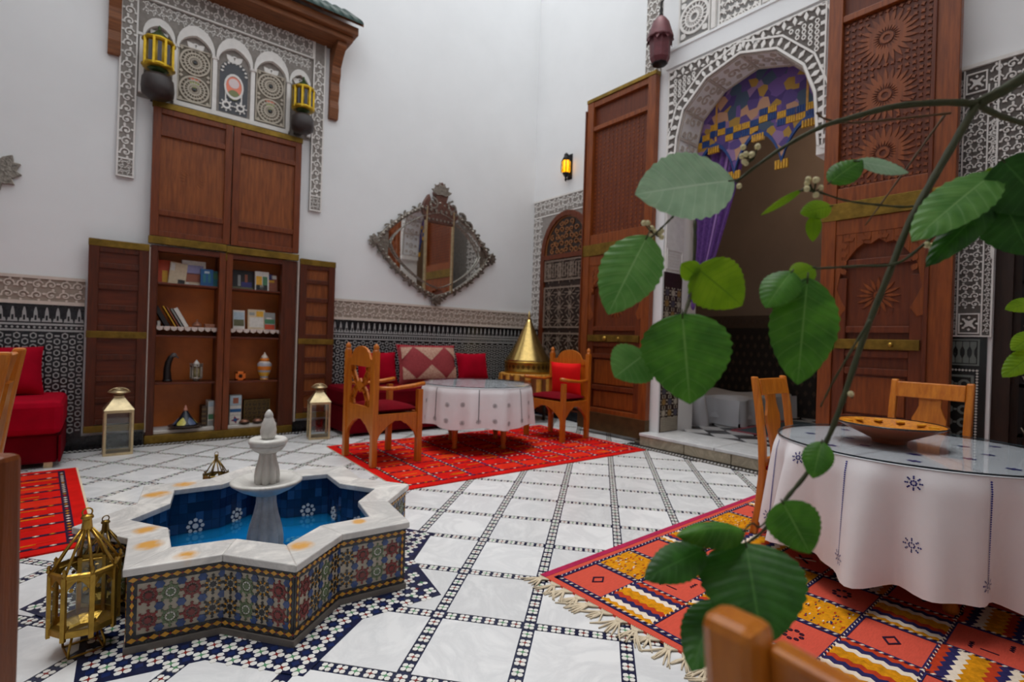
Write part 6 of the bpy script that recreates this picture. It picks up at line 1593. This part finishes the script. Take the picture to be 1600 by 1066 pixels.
# side table and brass tagine cover
stt = thing('side_table', 'small round side table under a gold striped cloth in the corner', 'table', (5.36,6.22,0))
b = B(); b.lathe([(0.42,0.70),(0.44,0.71),(0.44,0.745),(0.0,0.745)],40); b.obj('table_top', gold_fab, stt, local=True)
for k in range(4): t = PI/4+k*PI/2; b = B(); b.tube([(0.28*cos(t),0.28*sin(t),0),(0.30*cos(t),0.30*sin(t),0.70)],0.025,8); b.obj('leg', w_dark, stt, local=True)
b = B(); n = 96
for i in range(n):
    b.mi = (i//3) % 2; t0_, t1_ = 2*PI*i/n, 2*PI*(i+1)/n
    r0 = lambda t: 0.445+0.012*sin(16*t); r1 = lambda t: 0.455+0.03*sin(16*t)
    b.add([(r0(t0_)*cos(t0_),r0(t0_)*sin(t0_),0.74),(r0(t1_)*cos(t1_),r0(t1_)*sin(t1_),0.74),(r1(t1_)*cos(t1_),r1(t1_)*sin(t1_),0.40+0.02*sin(8*t1_)),(r1(t0_)*cos(t0_),r1(t0_)*sin(t0_),0.40+0.02*sin(8*t0_))],[(0,3,2,1)],True)
b.obj('striped_cloth', [gold_fab, brown_fab], stt, local=True)
tc_ = thing('brass_tagine', 'big shining brass cone cover on a brass drum standing on the side table', 'tagine', (5.36,6.22,0.746))
b = B(); b.lathe([(0.36,0.0),(0.372,0.01),(0.372,0.05),(0.365,0.06),(0.365,0.16),(0.375,0.17),(0.372,0.19)],56); b.obj('drum', brass, tc_, local=True)
b = B(); b.lathe([(0.37,0.19),(0.355,0.22),(0.27,0.36),(0.18,0.53),(0.10,0.70),(0.055,0.80),(0.03,0.87)],56); b.obj('cone', brass_b, tc_, local=True)
b = B(); b.lathe([(0.03,0.87),(0.018,0.90),(0.026,0.92),(0.012,0.94),(0.008,0.99),(0.0,1.0)],16); b.obj('finial', brass_b, tc_, local=True)
b = B()
for k in range(28):
    t = 2*PI*k/28; p = Vector((0.366*cos(t),0.366*sin(t),0.11)); b.M = Matrix.Translation(p) @ Matrix.Rotation(t+PI/2,4,'Z') @ Matrix.Rotation(PI/2,4,'X'); b.prism(diamond(0,0,0.032,0.04),-0.004,0.004)
stuff(b.obj('engraved_lozenges', mat('dark_brass', rgb(110,82,36),0.4,0.8), tc_, local=True))

# ---- lanterns on the floor
def square_lantern(label, x, y, rz, m, gl_lab=None):
    o = thing('square_lantern', label, 'lantern', (x,y,0.0), rz, 'square glass lanterns before the cupboard')
    s = 0.108
    for qx in (-1,1):
        for qy in (-1,1): b = B(); b.box(qx*s-0.011,qy*s-0.011,0.0,qx*s+0.011,qy*s+0.011,0.44); b.obj('corner_post', m, o, local=True, bevel=0.003)
    for z_ in (0.0,0.42):
        b = B()
        for q in (-1,1): b.box(-s,q*s-0.012,z_,s,q*s+0.012,z_+0.026); b.box(q*s-0.012,-s,z_,q*s+0.012,s,z_+0.026)
        b.obj('rail', m, o, local=True, bevel=0.003)
    b = B(); b.box(-s,-s,0.01,s,s,0.02); b.obj('floor_plate', m, o, local=True)
    for q in (-1,1):
        b = B(); b.box(-s+0.01,q*s-0.002,0.026,s-0.01,q*s+0.002,0.42); b.obj('glass_pane', glass, o, local=True)
        b = B(); b.box(q*s-0.002,-s+0.01,0.026,q*s+0.002,s-0.01,0.42); b.obj('glass_pane', glass, o, local=True)
    b = B(); vs = []
    for r, z_ in ((s+0.018,0.445),(s*0.42,0.565),(s*0.40,0.585)): vs += [(-r,-r,z_),(r,-r,z_),(r,r,z_),(-r,r,z_)]
    b.add(vs,[(3,2,1,0)]+[(k*4+i,k*4+(i+1)%4,(k+1)*4+(i+1)%4,(k+1)*4+i) for k in range(2) for i in range(4)]+[(8,9,10,11)]); b.obj('hipped_roof', m, o, local=True, bevel=0.004)
    b = B(); b.lathe([(0.035,0.585),(0.04,0.60),(0.092,0.615),(0.095,0.622),(0.06,0.632),(0.035,0.645),(0.015,0.66),(0.0,0.668)],20); b.obj('cap', m, o, local=True)
    b = B(); b.tube([(0.085*cos(t),0.01*sin(t)*0,0.615+0.045*sin(t)) for t in [PI*i/10 for i in range(11)]],0.005,6); b.obj('ring_handle', m, o, local=True)
    return o
square_lantern('pale brass square lantern standing before the left cupboard door', 0.155, 6.47, 0.03, lant_silver)
square_lantern('pale brass square lantern standing before the right cupboard door, by the armchair', 2.09, 6.30, -0.18, lant_silver)
def eight_lantern(label, x, y, s, rz, m, foot=True):
    o = thing('octagonal_lantern', label, 'lantern', (x,y,0), rz, 'octagonal brass lanterns around the fountain')
    n = 8; R = 0.108*s; z0_, z1_ = 0.085*s, 0.325*s
    if foot:
        b = B()
        for k in range(4):
            t = PI/4+k*PI/2; u = t+PI/2
            P_ = [(R*0.55*cos(t),R*0.55*sin(t),z0_),(R*0.72*cos(t),R*0.72*sin(t),0.03*s),(R*0.70*cos(t),R*0.70*sin(t),0.004)]
            b.tube(P_,0.0045*s,6); b.tube([P_[2],(R*0.70*cos(u),R*0.70*sin(u),0.004)],0.004*s,6)
        b.obj('foot', m, o, local=True)
    for k in range(n):
        t = 2*PI*k/n; b = B(); c_, s__ = cos(t), sin(t)
        b.M = Matrix.Translation((R*c_,R*s__,0)) @ Matrix.Rotation(t,4,'Z'); b.box(-0.006*s,-0.0075*s,z0_,0.006*s,0.0075*s,z1_); b.obj('rib', m, o, local=True)
    b = B(); b.lathe([(R*0.55,z0_-0.012*s),(R*1.02,z0_+0.012*s),(R*1.02,z0_+0.035*s),(R*0.96,z0_+0.035*s)],n,smooth=False,cap=False); b.lathe([(0.0,z0_-0.012*s),(R*0.55,z0_-0.012*s)],n,cap=False); b.obj('lower_hoop', m, o, local=True)
    b = B(); b.lathe([(R*0.97,z1_-0.012*s),(R*1.05,z1_-0.006*s),(R*1.05,z1_+0.006*s),(R*0.97,z1_+0.010*s)],n,smooth=False,cap=False); b.obj('upper_hoop', m, o, local=True)
    b = B()
    for k in range(n):
        t = 2*PI*(k+0.5)/n; a = R*cos(PI/n); hw = R*sin(PI/n)-0.007*s
        M = Matrix.Translation((a*cos(t),a*sin(t),0)) @ Matrix.Rotation(t+PI/2,4,'Z') @ Matrix.Rotation(PI/2,4,'X'); b.M = M
        up = [(-hw+2*hw*i/8, z1_-0.008*s) for i in range(9)]; lo = [(-hw+2*hw*i/8, z1_-0.055*s+0.040*s*(1-abs(-1+i/4)**1.5)) for i in range(9)]; b.strip(lo, up, -0.001, 0.001)
        for q in (-1,1): b.prism(ngon(q*hw*0.6,z1_-0.05*s,0.008*s,6),-0.0015,0.0015)
    b.obj('arched_fret', m, o, local=True)
    for k in range(n):
        t = 2*PI*(k+0.5)/n; a = R*cos(PI/n)-0.003; hw = R*sin(PI/n)-0.006*s
        b = B(); b.M = Matrix.Translation((a*cos(t),a*sin(t),0)) @ Matrix.Rotation(t+PI/2,4,'Z') @ Matrix.Rotation(PI/2,4,'X'); b.prism(rectp(-hw,z0_+0.03*s,hw,z1_-0.02*s),-0.0005,0.0005,True); b.obj('glass_pane', glass, o, local=True)
    for k in range(n):
        t = 2*PI*k/n; b = B(); b.tube([(R*cos(t),R*sin(t),z1_),(R*0.55*cos(t),R*0.55*sin(t),z1_+0.085*s),(R*0.16*cos(t),R*0.16*sin(t),z1_+0.145*s)],0.0055*s,6); b.obj('roof_rib', m, o, local=True)
        b = B(); b.lathe([(0.004*s,0),(0.009*s,0.008*s),(0.005*s,0.016*s),(0.007*s,0.022*s),(0.0,0.032*s)],8,(R*1.02*cos(t),R*1.02*sin(t),z1_+0.005*s)); b.obj('bud_finial', m, o, local=True)
    b = B(); b.lathe([(R*0.13,z1_+0.135*s),(R*0.17,z1_+0.15*s),(R*0.14,z1_+0.185*s),(R*0.20,z1_+0.19*s),(R*0.17,z1_+0.20*s),(0.0,z1_+0.205*s)],10); b.tube([(0.016*s*cos(a),0,z1_+0.212*s+0.016*s*sin(a)) for a in [2*PI*i/12 for i in range(13)]],0.003*s,5); b.obj('crown', m, o, local=True)
    return o
eight_lantern('open brass octagonal lantern on wire foot at the left tip of the fountain', -0.025, 2.60, 1.0, 0.2, brass)
dkb = mat('dark_old_brass', rgb(120,96,44), 0.4, 0.85, 0.25, 18)  # darker brass tone for the two lanterns behind
eight_lantern('second darker brass lantern tucked between the front lantern and the fountain', 0.035, 2.84, 0.80, 0.35, dkb)
eight_lantern('brass lantern whose ribbed dome shows behind the far rim of the fountain', 0.665, 4.16, 0.72, 0.1, dkb)

# ================================================================== LEMON TREE reaching in from the right
def leaf_mat(name, c_dark, c_light, vein, rough=0.42, trans=0.3):
    m = bpy.data.materials.new(name); m.use_nodes = True; nt = m.node_tree; p = nt.nodes['Principled BSDF']; L = nt.links.new
    uv = nt.nodes.new('ShaderNodeUVMap'); sx = nt.nodes.new('ShaderNodeSeparateXYZ'); L(uv.outputs[0], sx.inputs[0])
    def M(op, a, b_=None, cl=False):
        n = nt.nodes.new('ShaderNodeMath'); n.operation = op; n.use_clamp = cl
        for k, x in enumerate((a, b_)):
            if x is None: continue
            if isinstance(x, (int, float)): n.inputs[k].default_value = x
            else: L(x, n.inputs[k])
        return n.outputs[0]
    w = M('ABSOLUTE', M('MULTIPLY', M('SUBTRACT', sx.outputs[0], 0.5), 2.0))
    mid = M('SUBTRACT', 1.0, M('MULTIPLY', w, 24), True)
    ph = M('MULTIPLY', M('SUBTRACT', sx.outputs[1], M('MULTIPLY', w, 0.17)), 9.0)
    sv_ = M('ABSOLUTE', M('SUBTRACT', M('FRACT', ph), 0.5)); side = M('MULTIPLY', M('SUBTRACT', 1.0, M('MULTIPLY', sv_, 16), True), 0.5)
    vn = M('MAXIMUM', mid, side)
    tc = nt.nodes.new('ShaderNodeTexCoord'); n = nt.nodes.new('ShaderNodeTexNoise'); n.inputs['Scale'].default_value = 30; L(tc.outputs['Object'], n.inputs['Vector'])
    r = nt.nodes.new('ShaderNodeValToRGB'); e = r.color_ramp.elements; e[0].position = 0.35; e[0].color = c_dark; e[1].position = 0.65; e[1].color = c_light; L(n.outputs['Fac'], r.inputs[0])
    mx = nt.nodes.new('ShaderNodeMix'); mx.data_type = 'RGBA'; L(vn, mx.inputs['Factor']); L(r.outputs[0], mx.inputs['A']); mx.inputs['B'].default_value = vein
    L(mx.outputs['Result'], p.inputs['Base Color']); p.inputs['Roughness'].default_value = rough; p.inputs['Specular IOR Level'].default_value = 0.35
    t = nt.nodes.new('ShaderNodeBsdfTranslucent'); L(mx.outputs['Result'], t.inputs[0]); ms = nt.nodes.new('ShaderNodeMixShader'); ms.inputs[0].default_value = trans
    out = nt.nodes['Material Output']; L(p.outputs[0], ms.inputs[1]); L(t.outputs[0], ms.inputs[2]); L(ms.outputs[0], out.inputs[0])
    return m
lf_mid = leaf_mat('leaf_green', rgb(54,108,24), rgb(80,140,36), rgb(112,158,76))
lf_dark = leaf_mat('leaf_dark_green', rgb(32,78,18), rgb(50,104,28), rgb(72,120,50), 0.4, 0.25)
lf_pale = leaf_mat('leaf_pale_green', rgb(150,188,150), rgb(168,204,166), rgb(196,220,192), 0.5, 0.35)  # paler green than the other leaves
lf_blue = leaf_mat('leaf_grey_green', rgb(76,132,52), rgb(100,152,70), rgb(136,176,108), 0.45, 0.25)
lf_yel = leaf_mat('leaf_yellow_green', rgb(108,152,12), rgb(132,174,24), rgb(80,126,14), 0.45, 0.5)
lt = thing('lemon_tree', 'leafy lemon tree branch with pale buds reaching in from the right foreground', 'tree', (1.30,-0.32,0))
def leaf(base, tip, W, d0, d1, m=None, up=0.35, fold=0.12, curl=0.10, side=0.0, p=0.82, rip=0.034, nt=64, nw=14, label=None, droop=0.0):
    P0 = at(base[0],base[1],d0); P1 = at(tip[0],tip[1],d1); a = P1-P0; L = a.length; mid_ = (P0+P1)/2
    n = (CAM-mid_).normalized()+Vector((0,0,up))+_r*side; n = (n-a*(n.dot(a)/a.length_squared)).normalized(); s_ = a.normalized().cross(n)
    Wm = W*(d0+d1)/2/FPX
    def fn(u, v):
        w = 2*u-1; h = Wm/2*max(0.0, sin(PI*min(1,v**p)))**0.72
        if v > 0.9: h *= 1-0.25*(v-0.9)/0.1
        h *= 1+0.025*sin(v*70)*abs(w)
        z = fold*h*abs(w)-curl*L*(w*w*0.35*(h/(Wm/2+1e-6)))+rip*L*sin((v-abs(w)*0.17)*9*2*PI)*abs(w)*(1-abs(w)*0.4)*0.25+curl*L*0.9*(v-v*v)*1.0-droop*L*v*v
        q = P0+a*v+s_*(h*w)+n*z
        return (q.x,q.y,q.z)
    b = B(); b.grid(fn, nw, nt, uv=True); o = b.obj('leaf', m or lf_mid, lt)
    if label: o['label'] = label
    b = B(); q0 = Vector(fn(0.5,0.02)); b.tube([P0-a*0.05, P0, Vector(fn(0.5,0.06))], 0.0012, 5); 
    b.obj('leaf_stalk', twig, o)
    return o
def stem(pts, d, r0, r1, m=twig, name='twig', parent=None):
    n = len(pts); P = [at(x,y,(d if not isinstance(d,(list,tuple)) else d[0]+(d[1]-d[0])*i/(n-1))) for i,(x,y) in enumerate(pts)]
    # Catmull-Rom refinement
    Q = []
    for i in range(n-1):
        p0, p1, p2, p3 = P[max(i-1,0)], P[i], P[i+1], P[min(i+2,n-1)]
        for k in range(5):
            t = k/5; Q.append(0.5*((2*p1)+(p2-p0)*t+(2*p0-5*p1+4*p2-p3)*t*t+(3*p1-p0-3*p2+p3)*t**3))
    Q.append(P[-1]); m_ = len(Q)
    b = B(); b.tube(Q,[r0+(r1-r0)*i/(m_-1)+0.0004*sin(i*2.3) for i in range(m_)],8); return b.obj(name, m, parent or lt)
D = 0.82
b = B(); top_ = at(1620,108,D); 
b.tube([(1.30,-0.32,0.40),(1.31,-0.33,0.9),(1.29,-0.30,1.4),(1.24,-0.24,1.62),tuple((Vector((1.24,-0.24,1.62))+top_)/2+Vector((0,0,0.06))),tuple(top_),tuple(at(1570,140,D)),tuple(at(1526,163,D))],[0.022,0.020,0.017,0.014,0.011,0.0095,0.009,0.0085],10); b.obj('trunk', twig, lt)
pot = thing('planter', 'terracotta planter of the lemon tree, just outside the right edge', 'planter', (1.30,-0.32,0)); b = B(); b.lathe([(0.13,0.0),(0.18,0.36),(0.20,0.37),(0.20,0.42),(0.18,0.42)],32,cap=False); b.lathe([(0,0.002),(0.13,0.002)],32,cap=False); b.obj('pot_body', bowl_m, pot, local=True); b = B(); b.lathe([(0.178,0.385),(0.05,0.40),(0,0.405)],24,cap=False); b.obj('soil', w_dark, pot, local=True)
stem([(1526,163),(1490,225),(1452,290),(1420,350),(1388,430),(1352,520),(1322,610),(1296,680),(1262,738),(1228,780),(1196,826),(1166,850)],[D,0.66],0.0062,0.0018)
stem([(1526,163),(1480,160),(1400,166),(1330,184),(1280,200),(1215,236),(1150,284)],[D,0.80],0.0062,0.0022)
stem([(1526,163),(1560,180),(1602,194)],[D,0.86],0.005,0.004)
stem([(1485,177),(1400,186),(1330,192),(1290,186),(1276,176)],[0.83,0.82],0.002,0.0015,twig_b)
stem([(1476,180),(1440,230),(1390,300),(1352,352)],[0.84,0.84],0.0022,0.0010,twig_b)
stem([(1086,345),(1085,400),(1079,460),(1068,494)],[0.80,0.74],0.0026,0.0024)
stem([(1052,338),(1038,352),(1014,374)],[0.80,0.78],0.0018,0.0014)
stem([(1600,282),(1540,310),(1480,352),(1440,385),(1400,412),(1340,416),(1270,420)],[0.80,0.74],0.0030,0.0016)
stem([(1600,258),(1540,268),(1490,296),(1430,322),(1370,320),(1320,313),(1264,297),(1230,306)],[0.80,0.78],0.0022,0.0014)
stem([(1360,500),(1335,540),(1300,600),(1282,636)],[0.72,0.72],0.0022,0.0010)
stem([(1228,780),(1190,822),(1175,818),(1160,832)],[0.68,0.66],0.0016,0.0012)
# leaves: base pixel, tip pixel, apparent width, depth at base and tip
leaf((1147,282),(992,304),122,0.80,0.78,lf_pale,0.5,0.10,0.05,0.0,0.9,label='large pale grey-green leaf')
leaf((1012,368),(950,492),96,0.78,0.74,lf_blue,0.3,0.10,0.12)
leaf((1088,418),(1160,478),88,0.76,0.74,lf_yel,0.1,0.05,0.10,0.2,0.75,label='bright yellow-green leaf lit through')
leaf((1090,432),(1064,412),34,0.76,0.76,lf_yel,0.1,0.05,0.10)
leaf((1066,490),(1078,632),136,0.74,0.70,lf_mid,0.35,0.08,0.10,0,0.72)
leaf((1010,552),(960,590),78,0.77,0.75,lf_blue,0.35,0.06,0.08,0,0.8)
leaf((1238,424),(1196,482),58,0.74,0.72,lf_mid,0.5,0.10,0.25)
leaf((1272,418),(1232,436),40,0.74,0.74,lf_yel,0.5,0.10,0.20)
leaf((1262,434),(1246,602),96,0.73,0.70,lf_mid,0.35,0.10,0.10,0,0.85)
leaf((1296,286),(1348,250),44,0.78,0.78,lf_mid,0.5,0.10,0.25)
leaf((1338,252),(1420,270),28,0.78,0.78,lf_pale,0.6,0.10,0.10)
leaf((1299,322),(1250,334),34,0.76,0.76,lf_yel,0.4,0.05,0.20)
leaf((1272,336),(1270,378),22,0.76,0.76,lf_yel,0.2,0.2,0.1)
leaf((1252,297),(1188,337),12,0.77,0.77,lf_yel,0.2,0.2,0.05)
leaf((1556,268),(1424,378),80,0.76,0.72,lf_blue,0.5,0.14,0.10,label='broad grey-green leaf crossing the stucco on the right')
leaf((1562,300),(1446,418),50,0.78,0.74,lf_dark,0.2,0.10,0.10)
leaf((1566,250),(1640,330),110,0.74,0.72,lf_dark,0.3,0.1,0.1)
leaf((1560,300),(1610,400),90,0.76,0.74,lf_dark,0.3,0.1,0.1)
leaf((1600,300),(1570,345),60,0.78,0.76,lf_mid,0.3,0.1,0.1)
leaf((1555,290),(1545,262),34,0.78,0.78,lf_yel,0.3,0.1,0.1)
leaf((1284,690),(1270,748),44,0.68,0.66,lf_mid,0.5,0.15,0.2)
leaf((1222,784),(1266,866),80,0.66,0.63,lf_mid,0.4,0.08,0.12,0,0.72)
leaf((1164,830),(1056,838),50,0.66,0.64,lf_mid,0.8,0.10,0.55,0,0.8)
leaf((1102,858),(1006,906),62,0.66,0.63,lf_dark,0.4,0.10,0.15)
leaf((1165,848),(1192,1012),156,0.66,0.58,lf_dark,0.4,0.08,0.10,0,0.70,label='large dark green leaf lowest on the stem, over the rug')
leaf((1118,938),(1080,1050),72,0.66,0.60,lf_dark,0.4,0.08,0.10)
leaf((1620,472),(1570,484),26,0.95,0.95,lf_yel,0.3,0.1,0.1)
leaf((1625,545),(1566,590),36,0.95,0.95,lf_yel,0.3,0.1,0.1)
leaf((1620,520),(1580,548),30,0.96,0.96,lf_yel,0.3,0.1,0.1)
stem([(1640,440),(1632,480),(1630,560),(1640,620)],[0.96,0.96],0.003,0.002)
def buds(px, py, d, n, spread, seed):
    rn_ = random.Random(seed)
    for k in range(n):
        x = px+(rn_.random()-0.5)*2*spread; y = py+(rn_.random()-0.5)*1.6*spread; P = at(x,y,d+(rn_.random()-0.5)*0.01); c_ = at(px+2,py+6,d)
        b = B(); b.ball(tuple(P),0.0042+0.001*rn_.random(),8,6); o = b.obj('flower_bud', bud_m, lt); b = B(); b.tube([tuple(c_),tuple((P+c_)/2+Vector((0,0,-0.001))),tuple(P)],0.0011,5); b.obj('bud_stalk', twig, o)
buds(1175,243,0.80,9,17,1); buds(1020,360,0.79,8,15,2); buds(1270,294,0.78,7,18,3); buds(1156,292,0.80,1,2,4); buds(1256,436,0.74,1,3,5); buds(1458,380,0.77,3,10,6); buds(1330,617,0.72,1,2,7)
